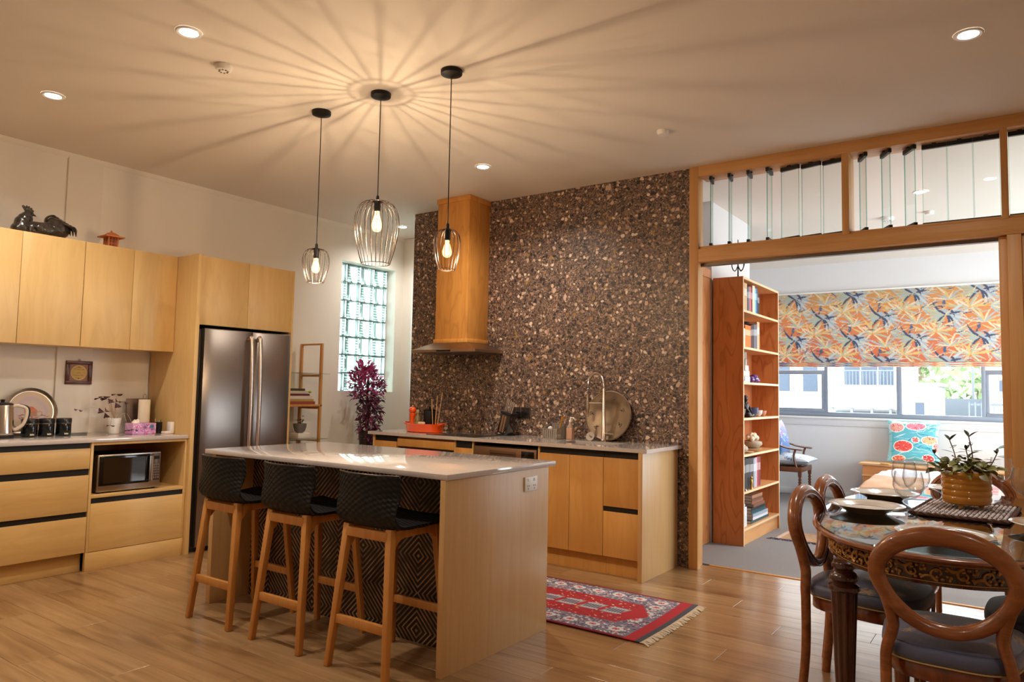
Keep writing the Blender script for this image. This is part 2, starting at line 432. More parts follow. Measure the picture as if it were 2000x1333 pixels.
def weave():
    m, nt, b = newmat('woven_black_shell')
    tc = N(nt, 'ShaderNodeTexCoord'); mp = N(nt, 'ShaderNodeMapping'); L(nt, tc.outputs['Object'], mp.inputs[0])
    s = N(nt, 'ShaderNodeSeparateXYZ'); L(nt, mp.outputs[0], s.inputs[0])
    a = math_(nt, 'SINE', math_(nt, 'MULTIPLY', s.outputs[0], 130.))
    ph = math_(nt, 'MULTIPLY', math_(nt, 'GREATER_THAN', a, 0.0), PI)
    c = math_(nt, 'SINE', math_(nt, 'ADD', math_(nt, 'MULTIPLY', math_(nt, 'ADD', s.outputs[2], s.outputs[1]), 260.), ph))
    h = math_(nt, 'MULTIPLY', math_(nt, 'POWER', math_(nt, 'ABSOLUTE', a), .5), c)
    L(nt, ramp(nt, h, [(.0, C(8, 7, 7)), (.9, C(18, 16, 15))]), b.inputs['Base Color']); b.inputs['Roughness'].default_value = .55; b.inputs['Specular IOR Level'].default_value = .3
    bump(nt, b, h, .5, .004)
    return m
M['weave'] = weave()

def blockglass(name, horiz):
    m = bpy.data.materials.new(name); m.use_nodes = True; nt = m.node_tree; nt.nodes.clear()
    out = N(nt, 'ShaderNodeOutputMaterial')
    tc = N(nt, 'ShaderNodeTexCoord'); s = N(nt, 'ShaderNodeSeparateXYZ'); L(nt, tc.outputs['Object'], s.inputs[0])
    v = s.outputs[2] if horiz else s.outputs[1]
    r = math_(nt, 'SINE', math_(nt, 'MULTIPLY', v, 210.0))
    f = ramp(nt, math_(nt, 'MULTIPLY_ADD', r, .5, .5), [(.15, C(140, 164, 155)), (.6, C(234, 246, 241))])
    t = N(nt, 'ShaderNodeBsdfTransparent'); L(nt, f, t.inputs[0])
    tl = N(nt, 'ShaderNodeBsdfTranslucent'); L(nt, f, tl.inputs[0])
    g = N(nt, 'ShaderNodeBsdfGlossy'); g.inputs['Roughness'].default_value = .05
    m1 = N(nt, 'ShaderNodeMixShader'); m1.inputs[0].default_value = .3; L(nt, t.outputs[0], m1.inputs[1]); L(nt, tl.outputs[0], m1.inputs[2])
    fr = N(nt, 'ShaderNodeFresnel'); fr.inputs[0].default_value = 1.5
    m2 = N(nt, 'ShaderNodeMixShader'); L(nt, fr.outputs[0], m2.inputs[0]); L(nt, m1.outputs[0], m2.inputs[1]); L(nt, g.outputs[0], m2.inputs[2])
    L(nt, m2.outputs[0], out.inputs[0]); return m
M['gb_h'] = blockglass('glass_block_ribbed_across', True); M['gb_v'] = blockglass('glass_block_ribbed_upright', False)

# ---------------------------------------------------------------- printed cloth
class Canvas:
    def __init__(s, w, h, col):
        s.w, s.h = w, h; s.a = np.zeros((h, w, 3)); s.a[:] = np.array(col)/255.
        s.yy, s.xx = np.mgrid[0:h, 0:w]
    def win(s, x0, x1, y0, y1):
        return slice(max(0, int(y0)), min(s.h, int(y1)+1)), slice(max(0, int(x0)), min(s.w, int(x1)+1))
    def ell(s, cx, cy, rx, ry, col, rot=0, alpha=1.):
        r = max(rx, ry)+1; ys, xs = s.win(cx-r, cx+r, cy-r, cy+r)
        X = s.xx[ys, xs]-cx; Y = s.yy[ys, xs]-cy
        if X.size == 0: return
        c, n = math.cos(rot), math.sin(rot)
        k = (((X*c+Y*n)/rx)**2+((-X*n+Y*c)/ry)**2) <= 1
        s.a[ys, xs][k] = s.a[ys, xs][k]*(1-alpha)+np.array(col)/255.*alpha
    def rect(s, x0, x1, y0, y1, col, alpha=1.):
        ys, xs = s.win(x0, x1, y0, y1); s.a[ys, xs] = s.a[ys, xs]*(1-alpha)+np.array(col)/255.*alpha
    def leaf(s, x, y, ln, wd, ang, curve, col, rib=None):
        n = max(6, int(ln)); px, py, a = x, y, ang
        for i in range(n):
            t = i/(n-1); r = max(.6, wd*math.sin(PI*min(1, t*.92+.08))**.8*.5)
            s.ell(px, py, r, r, col)
            if rib is not None and t < .9: s.ell(px, py, .75, .75, rib)
            px += math.cos(a)*ln/n; py += math.sin(a)*ln/n; a += curve/n
    def lin(s):
        a = s.a; return np.where(a <= .04045, a/12.92, ((a+.055)/1.055)**2.4)
def cloth(name, cv, fn, mat, parent=None, thick=0, smooth=60):
    """grid of printed cloth: fn(u,v) gives the point, v runs downward in the print"""
    w, h = cv.w, cv.h
    P = np.array([fn(i/(w-1), j/(h-1)) for j in range(h) for i in range(w)])
    idx = np.arange(w*h).reshape(h, w)
    F = np.stack([idx[:-1, :-1], idx[:-1, 1:], idx[1:, 1:], idx[1:, :-1]], -1).reshape(-1, 4)
    off = np.zeros(3); loc = None
    if parent is None:
        lo, hi = P.min(0), P.max(0); loc = np.array([(lo[0]+hi[0])/2, (lo[1]+hi[1])/2, lo[2]]); off = loc
    else: off = np.array(ORG.get(parent.name, Vector((0, 0, 0))))
    me = bpy.data.meshes.new(name); me.from_pydata((P-off).tolist(), [], F.tolist()); me.update()
    at = me.color_attributes.new('print', 'FLOAT_COLOR', 'POINT')
    c = np.ones((w*h, 4), dtype=np.float32); c[:, :3] = cv.lin().reshape(-1, 3); at.data.foreach_set('color', c.ravel())
    me.materials.append(mat)
    me.shade_smooth()
    o = bpy.data.objects.new(name, me); COL.objects.link(o)
    if thick:
        md = o.modifiers.new('thickness', 'SOLIDIFY'); md.thickness = thick; md.offset = 0
    if parent is not None: o.parent = parent; ORG[o.name] = Vector(off)
    else: o.location = loc; ORG[o.name] = Vector(loc)
    return o
M['print'] = attrmat('printed_cloth', .85, .15, 500, sheen=.2)
M['printgloss'] = attrmat('printed_card', .35)
M['pile'] = attrmat('woven_rug_pile', .95, .6, 400)

# ================================================================ the shell of the place
CZ = 3.065; XL = -5.97; YB = 5.335; YP = 5.31; YW = 10.2; XR = 2.0
def sroot(name, label, loc=(0, 0, 0)):
    o = bpy.data.objects.new(name, None); COL.objects.link(o); o.location = loc; o.empty_display_size = .05
    o['kind'] = 'structure'; o['label'] = label; ORG[o.name] = Vector(loc); return o

def wall_with_hole_x(x0, x1, ya, yb, za, zb, hy0, hy1, hz0, hz1):
    b = MB()
    b.box(x0, x1, ya, hy0, za, zb); b.box(x0, x1, hy1, yb, za, zb); b.box(x0, x1, hy0, hy1, za, hz0); b.box(x0, x1, hy0, hy1, hz1, zb); return b
def wall_with_hole_y(y0, y1, xa, xb, za, zb, hx0, hx1, hz0, hz1):
    b = MB()
    b.box(xa, hx0, y0, y1, za, zb); b.box(hx1, xb, y0, y1, za, zb); b.box(hx0, hx1, y0, y1, za, hz0); b.box(hx0, hx1, y0, y1, hz1, zb); return b
struct(wall_with_hole_x(-6.25, XL, -1.8, 6.4, -.05, CZ, 5.272, 6.092, 1.265, 2.68).build('wall_left', M['paint'], smooth=0), 'cream painted wall behind the fridge and wall cupboards')
struct(MB().box(-5.97, -3.6, 6.22, 6.4, -.05, CZ).build('wall_far', M['paint'], smooth=0), 'white wall at the end of the passage')
struct(MB().box(-4.985, -2.09, YB, 5.5, -.05, CZ).build('wall_back', M['terrazzo'], smooth=0), 'brown terrazzo wall behind the sink bench')
wr_ = MB().box(XR, XR+.2, -1.8, 5.4, -.05, CZ); wr_.add(*(lambda q: (q.v, q.f))(wall_with_hole_x(XR, XR+.2, 5.4, YW, -.05, CZ, 6.2, 9.6, .5, 2.7)))  # hole for the added side window
struct(wr_.build('wall_right', M['paint'], smooth=0), 'white wall beside the dining table')
struct(MB().box(-6.25, XR, -1.8, -1.6, -.05, CZ).build('wall_near', M['paint'], smooth=0), 'white wall behind the viewer')
struct(MB().box(.26, XR, 5.34, 5.48, -.05, CZ).build('wall_partition', M['paint'], smooth=0), 'white wall right of the timber partition')
struct(wall_with_hole_y(YW, YW+.2, -3.8, XR+.2, -.05, CZ, -3.3, .9, 1.045, 2.6).build('wall_bedroom_back', M['bedpaint'], smooth=0), 'pale bedroom wall under the window')
struct(MB().box(-3.8, -3.6, 5.5, YW, -.05, CZ).build('wall_bedroom_left', M['bedpaint'], smooth=0), 'pale bedroom wall left of the bookcase')
struct(MB().box(-2.52, -2.40, 5.5, 6.36, 0, CZ).box(-2.52, -2.285, 6.36, 7.48, 0, CZ).build('wall_bedroom_stub', M['bedpaint'], smooth=0), 'short pale wall beside the bookcase')
struct(MB().box(-6.25, XR+.2, -1.8, YW+.2, CZ, CZ+.15).build('ceiling', M['ceil'], smooth=0), 'plain cream painted ceiling')
# boxed column and cornice on the left wall
struct(MB().box(XL, -5.952, 2.5, 2.757, .92, CZ-.001).build('trim_1', M['paint'], bevel=.004), 'flat boxed column on the cream wall')
struct(MB().prism([(XL, -1.6, CZ), (XL+.034, -1.6, CZ), (XL+.026, -1.6, CZ-.014), (XL+.012, -1.6, CZ-.028), (XL, -1.6, CZ-.036)], (0, 7.82, 0)).build('trim_2', M['paint']), 'narrow cornice along the cream wall')
struct(MB().box(XL+.04, -4.99, 6.185, 6.22, CZ-.036, CZ-.001).build('trim_3', M['paint'], bevel=.008), 'narrow cornice in the passage')
# passage door with fanlight
d = sroot('door_1', 'white panelled passage door with a fanlight', (-5.4, 6.2, 0))
MB().box(-5.80, -5.70, 6.185, 6.22, 0, 2.62).build('architrave', M['white'], d, bevel=.006)
MB().box(-5.70, -4.92, 6.185, 6.22, 2.54, 2.62).build('head_rail', M['white'], d, bevel=.004)
MB().box(-5.70, -4.92, 6.19, 6.22, 1.94, 2.02).build('transom_rail', M['white'], d, bevel=.004)
MB().box(-5.69, -4.93, 6.2, 6.22, 0, 1.93).build('leaf', M['white'], d, bevel=.004)
MB().box(-5.66, -5.62, 6.193, 6.2, .1, 1.86).build('moulding', M['white'], d, bevel=.003)
MB().box(-5.66, -5.0, 6.205, 6.22, 2.06, 2.5).build('fanlight_pane', plain('frosted_pane', C(228, 236, 236), .2), d)

# ---------------------------------------------------------------- floors
fl = MB().box(-6.25, XR, -1.8, 5.52, -.1, -.013).build('floor', plain('floor_underlay', C(60, 44, 30), .8), smooth=0)
struct(fl, 'timber-look plank floor')
PW, PL = .19, 1.26
rng = random.Random(3)
plank_cache = {}
ny = 0; y = 5.505-PW
def add_plank(x0, x1, y0, y1):
    key = (round(x1-x0, 3), round(y1-y0, 3))
    if key not in plank_cache:
        b = MB().box(-(x1-x0)/2+.0007, (x1-x0)/2-.0007, -(y1-y0)/2+.0007, (y1-y0)/2-.0007, -.012, 0)
        me = bpy.data.meshes.new('plank'); me.from_pydata(b.v, [], b.f); me.update(); me.materials.append(M['plank'])
        bm = bmesh.new(); bm.from_mesh(me); bmesh.ops.recalc_face_normals(bm, faces=bm.faces)
        es = [e for e in bm.edges if all(v.co.z > -.001 for v in e.verts)]
        bmesh.ops.bevel(bm, geom=es, offset=.0012, segments=1, affect='EDGES'); bm.to_mesh(me); bm.free()
        plank_cache[key] = me
    o = bpy.data.objects.new('plank', plank_cache[key]); COL.objects.link(o); o.parent = fl
    o.location = Vector(((x0+x1)/2, (y0+y1)/2, 0)) - ORG[fl.name]
while y > 1.3:
    off = (ny*.46) % PL; x = -5.96-off
    while x < 1.98:
        a, b_ = max(x, -5.96), min(x+PL, 1.98)
        if b_-a > .02: add_plank(a, b_, y, y+PW)
        x += PL
    y -= PW; ny += 1
MB().box(-5.96, 1.98, -1.59, y+PW, -.012, 0).build('plank_field', M['plank'], fl, smooth=0)
cp = MB().box(-3.6, XR, 5.535, YW, -.1, .006).build('floor.001', M['carpet'], smooth=0); struct(cp, 'grey bedroom carpet')
struct(MB().box(-6.0, -3.6, 5.52, 6.22, -.1, -.001).build('floor.002', M['plank'], smooth=0), 'plank floor of the passage')
for sx_, ex_, nm in ((-3.3, .9, 'baseboard_bedroom'),):
    struct(MB().box(-3.6, XR, YW-.016, YW, .006, .085).build(nm, M['bedpaint'], bevel=.004), 'low pale skirting board under the bedroom window')

# ---------------------------------------------------------------- timber partition and doorway
pt = sroot('door_2', 'oak framed doorway with glass transom lights', (-1.0, 5.4, 0))
def post(x0, x1, y0=YP, y1=5.5, z0=0, z1=CZ, nm='post', m='framez', bv=.003): return MB().box(x0, x1, y0, y1, z0, z1).build(nm, M[m], pt, bevel=bv)
post(-2.086, -2.014, y1=5.37); post(-2.086, -2.046, y0=5.37, nm='rear_post'); post(-.062, .012, z1=2.317)
post(-.105, -.062, 5.35, 5.5, 0, 2.315, 'jamb')
post(.012, .26, 5.335, 5.48, 0, 2.315, 'side_panel', bv=.001)
MB().box(-2.014, .26, YP, 5.5, 2.985, CZ-.0005).build('head_beam', M['frame'], pt, bevel=.003)
MB().box(-2.014, .26, YP, 5.5, 2.318, 2.418).build('transom_beam', M['frame'], pt, bevel=.003)
MB().box(-2.014, .26, YP+.02, YP+.05, 2.418, 2.44).build('glazing_bead', M['frame'], pt, bevel=.002)
MB().box(-.992, -.946, YP, 5.5, 2.418, 2.985).build('mullion', M['framez'], pt, bevel=.003)
MB().box(-.084, -.046, YP, 5.5, 2.418, 2.985).build('mullion', M['framez'], pt, bevel=.003)
MB().box(-2.04, -.105, 5.385, 5.43, 2.296, 2.318).build('sliding_track', plain('grey_track', C(120, 112, 104), .4, .6), pt)
MB().box(-2.0, -.1, 5.505, 5.535, -.01, .006).build('threshold_strip', M['frame'], pt, bevel=.002)
MB().box(.2, .26, YP, 5.5, 2.418, 2.985).build('mullion', M['framez'], pt, bevel=.003)

# pivoting glass blades of the transom lights
blade_w, bz0, bz1 = .142, 2.45, 2.965
def blade(parent, x, ang, w=blade_w, rail=True):
    """one upright frameless pane turned by ang about its own middle; clips top and bottom"""
    R = Matrix.Translation((x, 5.405, 0)) @ Matrix.Rotation(ang, 4, 'Z')
    b = MB(); b.M = R; b.box(-w/2+.003, w/2-.003, -.003, .003, bz0, bz1); p = b.build('pane', M['clear'], parent, smooth=0)
    e = MB(); e.M = R
    e.box(w/2-.003, w/2-.001, -.003, .003, bz0, bz1); e.box(-w/2+.001, -w/2+.003, -.003, .003, bz0, bz1); e.build('glass_edge', M['greenedge'], p, smooth=0)
    c = MB(); c.M = R
    c.box(-w/2, w/2, -.011, .011, bz1-.012, bz1+.016); c.box(-w/2, w/2, -.011, .011, bz0-.016, bz0+.010)
    c.box(-.012, .012, -.02, .02, bz1+.01, bz1+.02); c.box(-.012, .012, -.02, .02, bz0-.03, bz0-.01)
    c.build('clip', M['blackmatte'], p, smooth=0)
D = math.radians
w1 = sroot('window_1', 'transom light with four glass blades turned open', (-1.5, 5.4, 2.42))
for i, a in enumerate((103, 100, 97, 92, -17, -14, -12)): blade(w1, -2.014+.073+i*.146, D(a))
w2 = sroot('window_2', 'transom light with three glass blades half open', (-.5, 5.4, 2.42))
for i, a in enumerate((-64, -61, -58, 0, 0, 0)): blade(w2, -.945+.072+i*.143, D(a), .142)
w3 = sroot('window_3', 'closed transom light at the right end', (.1, 5.4, 2.42))
for i in range(2): blade(w3, -.044+.062+i*.122, 0, .122)

# sliding timber door parked beside the bookcase
dd = sroot('door_3', 'brown timber door leaf beside the bookcase', (-2.38, 5.95, 0))
MB().box(-2.33, -2.29, 5.56, 6.343, .01, 2.35).build('leaf', M['bookply'], dd, bevel=.003)
MB().box(-2.399, -2.283, 5.53, 6.345, 2.35, 2.43).build('head_rail', M['bookply'], dd, bevel=.003)

# ---------------------------------------------------------------- glass block window
gw = sroot('window_4', 'tall glass block window in the cream wall', (-6.1, 5.68, 1.265))
k = 0
for r in range(7):
    for c in range(4):
        y0 = 5.276+c*.203; z0 = 1.267+r*.2015
        b = MB().box(-6.18, -6.10, y0+.004, y0+.197, z0+.004, z0+.1955)
        b.build('glass_block', M['gb_h'] if (r+c) % 2 else M['gb_v'], gw, bevel=.012, smooth=40)
        k += 1
b = MB()
for r in range(8): b.box(-6.165, -6.112, 5.272, 6.092, 1.265+r*.2015-.003, 1.265+r*.2015+.005)
for c in range(5): b.box(-6.165, -6.112, 5.272+c*.203-.001, 5.272+c*.203+.007, 1.265, 2.68)
b.build('mortar_grid', plain('green_grey_mortar', C(150, 172, 164), .6), gw, smooth=0)

# ---------------------------------------------------------------- bedroom window
bw = sroot('window_5', 'grey aluminium bedroom window', (-1.2, YW+.08, 1.045))
AL = plain('grey_aluminium', C(150, 160, 176), .4, .3)
def fr(x0, x1, z0, z1, y0=YW+.03, y1=YW+.1, nm='frame'): return MB().box(x0, x1, y0, y1, z0, z1).build(nm, AL, bw, bevel=.004)
fr(-3.3, .9, 1.045, 1.105); fr(-3.3, .9, 2.54, 2.6)
for x in (-3.27, -1.272, .87): fr(x-.03, x+.03, 1.105, 2.54)
for x in (-2.128, -.384): fr(x-.022, x+.022, 1.105, 2.54)
for a, c in ((-3.24, -2.15), (-.362, .84)):
    fr(a, c, 1.60, 1.655, nm='sash_rail'); fr(a, c, 1.105, 1.15, nm='sash_rail', y0=YW+.025)
    fr(a, a+.035, 1.15, 1.60, nm='sash_rail'); fr(c-.035, c, 1.15, 1.60, nm='sash_rail')
for a, c in ((-3.24, -2.15), (-2.106, -1.302), (-1.242, -.406), (-.362, .84)):
    MB().box(a, c, YW+.062, YW+.067, 1.105, 2.54).build('pane', M['clear'], bw, smooth=0)
MB().box(-3.35, .95, YW-.035, YW+.03, 1.018, 1.045).build('sill', M['white'], bw, bevel=.004)
MB().box(-3.35, .95, YW-.014, YW, .93, 1.018).build('sill_apron', M['bedpaint'], bw, bevel=.003)
rw = sroot('window_added', 'added unseen side window brightening the bedroom', (XR+.1, 7.9, .5))  # added opening out of view, lets more daylight into the bedroom
for y0, y1, z0, z1 in ((6.2, 9.6, .5, .56), (6.2, 9.6, 2.64, 2.7), (6.2, 6.26, .56, 2.64), (9.54, 9.6, .56, 2.64), (7.87, 7.93, .56, 2.64)):
    MB().box(XR+.06, XR+.13, y0, y1, z0, z1).build('frame', AL, rw, bevel=.004)
for y0, y1 in ((6.26, 7.87), (7.93, 9.54)): MB().box(XR+.09, XR+.095, y0, y1, .56, 2.64).build('pane', M['clear'], rw, smooth=0)

#==PART3==
# ================================================================ kitchen joinery, left run
XF = -5.335; XK = -5.945
BT = .916
# drawer base unit
t = thing('drawer_cabinet', 'birch plywood base cabinet with three stacked drawers under the kettle', 'cabinet', (-5.64, 2.02, 0))
MB().box(XK, XF-.02, 1.55, 2.493, .13, .886).build('carcass', M['carc'], t, smooth=0)
MB().box(XK, -5.395, 1.55, 2.493, .0, .13).build('kick_board', M['plyh'], t, bevel=.001)
for z0, z1 in ((.133, .376), (.413, .664), (.709, .85)):
    MB().box(XF-.018, XF, 1.55, 2.492, z0, z1).build('drawer_front', M['plyh'], t, bevel=.0012)
for z0, z1 in ((.376, .413), (.664, .709), (.85, .886)):
    MB().box(XF-.0195, XF-.012, 1.55, 2.49, z0, z1).build('finger_channel', M['gap'], t, smooth=0)
MB().box(XK, XF-.0185, 2.477, 2.4935, .133, .886).build('side_panel', M['ply'], t, smooth=0)
# microwave unit
t = thing('microwave_cabinet', 'birch plywood cabinet with an open microwave niche above one deep drawer', 'cabinet', (-5.64, 2.855, 0))
for y0 in (2.496, 3.194): MB().box(XK, XF, y0, y0+.018, .128, .888).build('side_panel', M['ply'], t, bevel=.001)
MB().box(XK, XF, 2.514, 3.194, .868, .888).build('top_rail', M['plyh'], t, bevel=.001)
MB().box(XK, XF, 2.514, 3.194, .5, .522).build('niche_shelf', M['plyh'], t, bevel=.001)
MB().box(XK, XK+.018, 2.514, 3.194, .522, .868).build('back_panel', M['carc'], t, smooth=0)
MB().box(XK+.02, XF-.02, 2.514, 3.194, .128, .46).build('drawer_box', M['carc'], t, smooth=0)
MB().box(XF-.018, XF, 2.515, 3.193, .131, .462).build('drawer_front', M['plyh'], t, bevel=.0012)
MB().box(XF-.06, XF-.012, 2.514, 3.194, .462, .499).build('finger_channel', M['gap'], t, smooth=0)
MB().box(XF-.03, XF, 2.496, 3.212, 0, .127).build('kick_board', M['plyh'], t, bevel=.001)
o = MB().box(XK+.018, XK+.026, 2.62, 2.74, .775, .83).build('niche_socket', plain('brown_socket', C(104, 84, 70), .4), t, bevel=.002)
# worktop
tag(MB().box(XL+.003, -5.322, 1.5, 3.213, .889, BT).build('worktop', M['stone'], bevel=.002), 'pale stone worktop along the cream wall carrying the kettle', 'worktop')
# wall cupboards
for lab, (a, m_, b_) in (('left', (1.68, 2.09, 2.5)), ('right', (2.502, 2.858, 3.212))):
    lb = 'birch plywood wall cupboard with two flush doors beneath the black rooster' if lab == 'left' else 'birch plywood wall cupboard with two flush doors meeting the tall fridge panel'
    t = thing('wall_cupboard', lb, 'cupboard', (-5.78, (a+b_)/2, 1.567))
    MB().box(XK, -5.62, a, b_, 1.57, 2.338).build('carcass', M['plyh'], t, smooth=0)
    for y0, y1 in ((a, m_), (m_, b_)):
        MB().box(-5.618, -5.6, y0+.0015, y1-.0015, 1.567, 2.34).build('door', M['ply'], t, bevel=.001)
# fridge surround
t = thing('fridge_surround', 'tall birch plywood fridge housing with two doors over the steel fridge', 'cabinet', (-5.64, 3.7, 0))
MB().box(XK, -5.305, 3.214, 3.246, 0, 2.342).build('side_panel', M['ply'], t, bevel=.001)
MB().box(XK, -5.325, 4.137, 4.157, 0, 2.338).build('side_panel', M['ply'], t, bevel=.001)
MB().box(XK, -5.35, 3.246, 4.137, 1.79, 2.336).build('carcass', M['plyh'], t, smooth=0)
MB().box(XK, -5.36, 3.246, 4.137, 1.782, 1.79).build('shadow_board', M['gap'], t, smooth=0)
for y0, y1 in ((3.248, 3.69), (3.693, 4.136)):
    MB().box(-5.348, -5.328, y0, y1, 1.785, 2.336).build('door', M['ply'], t, bevel=.001)
# fridge
M['fridge'] = None
def fridge_steel():
    m, nt, b = newmat('dark_brushed_steel'); b.inputs['Base Color'].default_value = C(142, 132, 126); b.inputs['Metallic'].default_value = 1; b.inputs['Roughness'].default_value = .34
    b.inputs['Anisotropic'].default_value = .55
    tc = N(nt, 'ShaderNodeTexCoord'); mp = N(nt, 'ShaderNodeMapping'); mp.inputs['Scale'].default_value = (3, 3, 240); L(nt, tc.outputs['Object'], mp.inputs[0])
    n = N(nt, 'ShaderNodeTexNoise'); n.inputs['Scale'].default_value = 3; L(nt, mp.outputs[0], n.inputs['Vector']); bump(nt, b, n.outputs[0], .03, .002)
    return m
FS = fridge_steel()
t = thing('fridge', 'tall side by side fridge in dark brushed steel with two bar handles', 'fridge', (-5.58, 3.69, 0))
MB().box(-5.93, -5.345, 3.262, 4.12, .03, 1.752).build('body', plain('dark_fridge_side', C(30, 28, 28), .4), t, bevel=.006)
MB().box(-5.9, -5.36, 3.275, 4.11, 0, .03).build('base_grille', M['blackmatte'], t, smooth=0)
def fdoor(y0, y1):
    rows = []
    n = 14
    for z in (.045, .055, 1.748, 1.757):
        ins = .006 if z in (.045, 1.757) else 0
        r = [(-5.34, y0+.002, z)]
        for i in range(n+1):
            u = i/n; bulge = .022*(1-(2*u-1)**2)**.6 if 0 < u < 1 else 0
            r.append((-5.292-ins+bulge, y0+(y1-y0)*u, z))
        r.append((-5.34, y1-.002, z)); rows.append(r)
    b = MB(); b.grid(rows, cu=True); b.f.append(tuple(range(len(rows[0])))); o = len(rows[0])*3; b.f.append(tuple(o+i for i in range(len(rows[0]))))
    return b
for y0, y1, hy in ((3.287, 3.716, 3.68), (3.724, 4.112, 3.762)):
    dr = fdoor(y0, y1).build('door', FS, t, smooth=40)
    zs = [.52, .56, 1.1, 1.66, 1.70]
    h = MB(); h.tube(catmull([(-5.275, hy, .60), (-5.232, hy, .625), (-5.215, hy, 1.13), (-5.232, hy, 1.665), (-5.275, hy, 1.69)], 8), (.013, .019), 10, up=(0, 1, 0))
    h.build('handle', plain('satin_handle_steel', C(206, 190, 178), .3, 1), dr, smooth=60)
lg = MB(); lg.tube([( -5.2755+.001, 3.985+.012*math.cos(a), 1.66+.012*math.sin(a)) for a in [2*PI*i/16 for i in range(16)]], .0016, 5, closed=True)
lg.box(-5.2765, -5.2735, 3.983, 3.986, 1.653, 1.667); lg.box(-5.2765, -5.2735, 3.983, 3.990, 1.653, 1.656)
lg.build('badge', plain('badge_silver', C(215, 195, 180), .35, .8), t)
# microwave
t = thing('microwave', 'stainless microwave with dark glass door inside the plywood niche', 'microwave', (-5.58, 2.79, .522))
MB().box(-5.76, -5.385, 2.562, 3.018, .532, .792).build('body', plain('microwave_case', C(70, 58, 50), .4, .6), t, bevel=.004)
MB().box(-5.384, -5.366, 2.562, 3.02, .532, .795).build('front_frame', M['steel'], t, bevel=.004)
dr = MB().box(-5.367, -5.358, 2.572, 2.934, .575, .785).build('door', M['blackgloss'], t, bevel=.003)
MB().box(-5.359, -5.3565, 2.598, 2.90, .592, .768).build('door_window', plain('door_glass', C(26, 18, 13), .05, coat=1), dr, smooth=0)
h = MB(); h.tube([(-5.36, 2.942, .588), (-5.335, 2.942, .592), (-5.335, 2.942, .772), (-5.36, 2.942, .776)], .0075, 8); h.build('handle', M['chrome'], dr)
cpn = MB().box(-5.367, -5.36, 2.952, 3.012, .585, .785).build('control_panel', plain('control_fascia', C(84, 66, 54), .35, .5), t, bevel=.002)
b = MB()
for r in range(6):
    for c in range(3): b.box(-5.361, -5.3585, 2.96+c*.017, 2.972+c*.017, .60+r*.019, .612+r*.019)
b.build('keypad', plain('key_grey', C(120, 104, 92), .5), cpn, smooth=0)
MB().box(-5.361, -5.3585, 2.957, 3.006, .742, .766).build('display', M['blackgloss'], cpn, smooth=0)
for y in (2.59, 2.99):
    for x in (-5.74, -5.40): MB().cyl((x, y, .5222), (x, y, .533), .012).build('foot', M['blackmatte'], t)

# ================================================================ island
t = thing('kitchen_island', 'birch plywood island bench with black diamond patterned recess', 'island', (-3.1, 3.05, 0))
MB().box(-2.212, -2.181, 2.588, 3.475, 0, .888).build('end_panel', M['plypanel'], t, bevel=.0015)
MB().box(-4.062, -4.022, 2.61, 3.475, 0, .888).build('end_panel', M['plypanel'], t, bevel=.0015)
MB().box(-4.022, -2.212, 2.893, 3.46, .02, .888).build('carcass', M['carc'], t, smooth=0)
MB().box(-4.022, -2.212, 2.88, 2.893, .0, .888).build('diamond_panel', M['chevron'], t, smooth=0)
MB().box(-4.022, -2.212, 3.46, 3.475, .1, .888).build('back_panel', M['plyx'], t, smooth=0)
tag(MB().box(-4.112, -2.174, 2.592, 3.54, .889, BT).build('worktop', M['stone'], bevel=.003), 'pale stone island worktop above the black stools', 'worktop')
t = thing('power_socket', 'white double power socket on the island end panel', 'socket', (-2.18, 3.292, .773))
MB().box(-2.1808, -2.173, 3.233, 3.351, .774, .85).build('plate', M['white'], t, bevel=.002)
SG = plain('slot_grey', C(120, 112, 112), .5)
for y in (3.255, 3.312): MB().box(-2.1735, -2.170, y, y+.018, .826, .842).build('switch', M['white'], t, bevel=.001)
for y in (3.262, 3.32):
    b = MB()
    for dy, dz in ((-.007, .012), (.007, .012), (0, -.003)): b.box(-2.1735, -2.1722, y+dy-.0022, y+dy+.0022, .79+dz-.004, .79+dz+.004)
    b.build('pin_outlet', SG, t, smooth=0)

# ================================================================ sink run
SY = 4.73
def runit(name, label, x0, x1, cat='cabinet', ctop=.886):
    t = thing(name, label, cat, ((x0+x1)/2, 5.0, 0))
    MB().box(x0, x1, SY+.02, YB-.005, .13, ctop).build('carcass', M['carc'], t, smooth=0)
    return t
t = runit('drawer_cabinet', 'narrow plywood drawer unit at the passage end of the sink bench', -4.862, -4.56)
MB().box(-4.862, -4.842, SY, YB-.005, .02, .886).build('side_panel', M['ply'], t, bevel=.001)
MB().box(-4.84, -4.566, SY, SY+.02, .14, .835).build('drawer_front', M['plyx'], t, bevel=.001)
MB().box(-4.84, -4.566, SY+.012, SY+.019, .835, .884).build('finger_channel', M['gap'], t, smooth=0)
MB().box(-4.842, -4.56, SY+.06, SY+.075, 0, .13).build('kick_board', M['plyx'], t, smooth=0)
t = runit('oven', 'built in black oven under the cooktop with a plywood fascia', -4.558, -3.905, 'oven')
MB().box(-4.556, -3.907, SY, SY+.02, .8, .866).build('fascia', M['plyx'], t, bevel=.001)
dr = MB().box(-4.53, -3.93, SY, SY+.02, .2, .79).build('door', M['blackgloss'], t, bevel=.003)
MB().tube([(-4.5, SY-.03, .75), (-3.96, SY-.03, .75)], .009, 10).build('handle', M['chrome'], dr)
MB().box(-4.558, -3.905, SY+.06, SY+.075, 0, .13).build('kick_board', M['plyx'], t, smooth=0)
t = runit('drawer_cabinet', 'slim plywood drawer unit between the oven and the dishwasher', -3.903, -3.7)
for x in (-3.903, -3.712): MB().box(x, x+.012, SY, SY+.02, .13, .884).build('side_panel', M['ply'], t, bevel=.001)
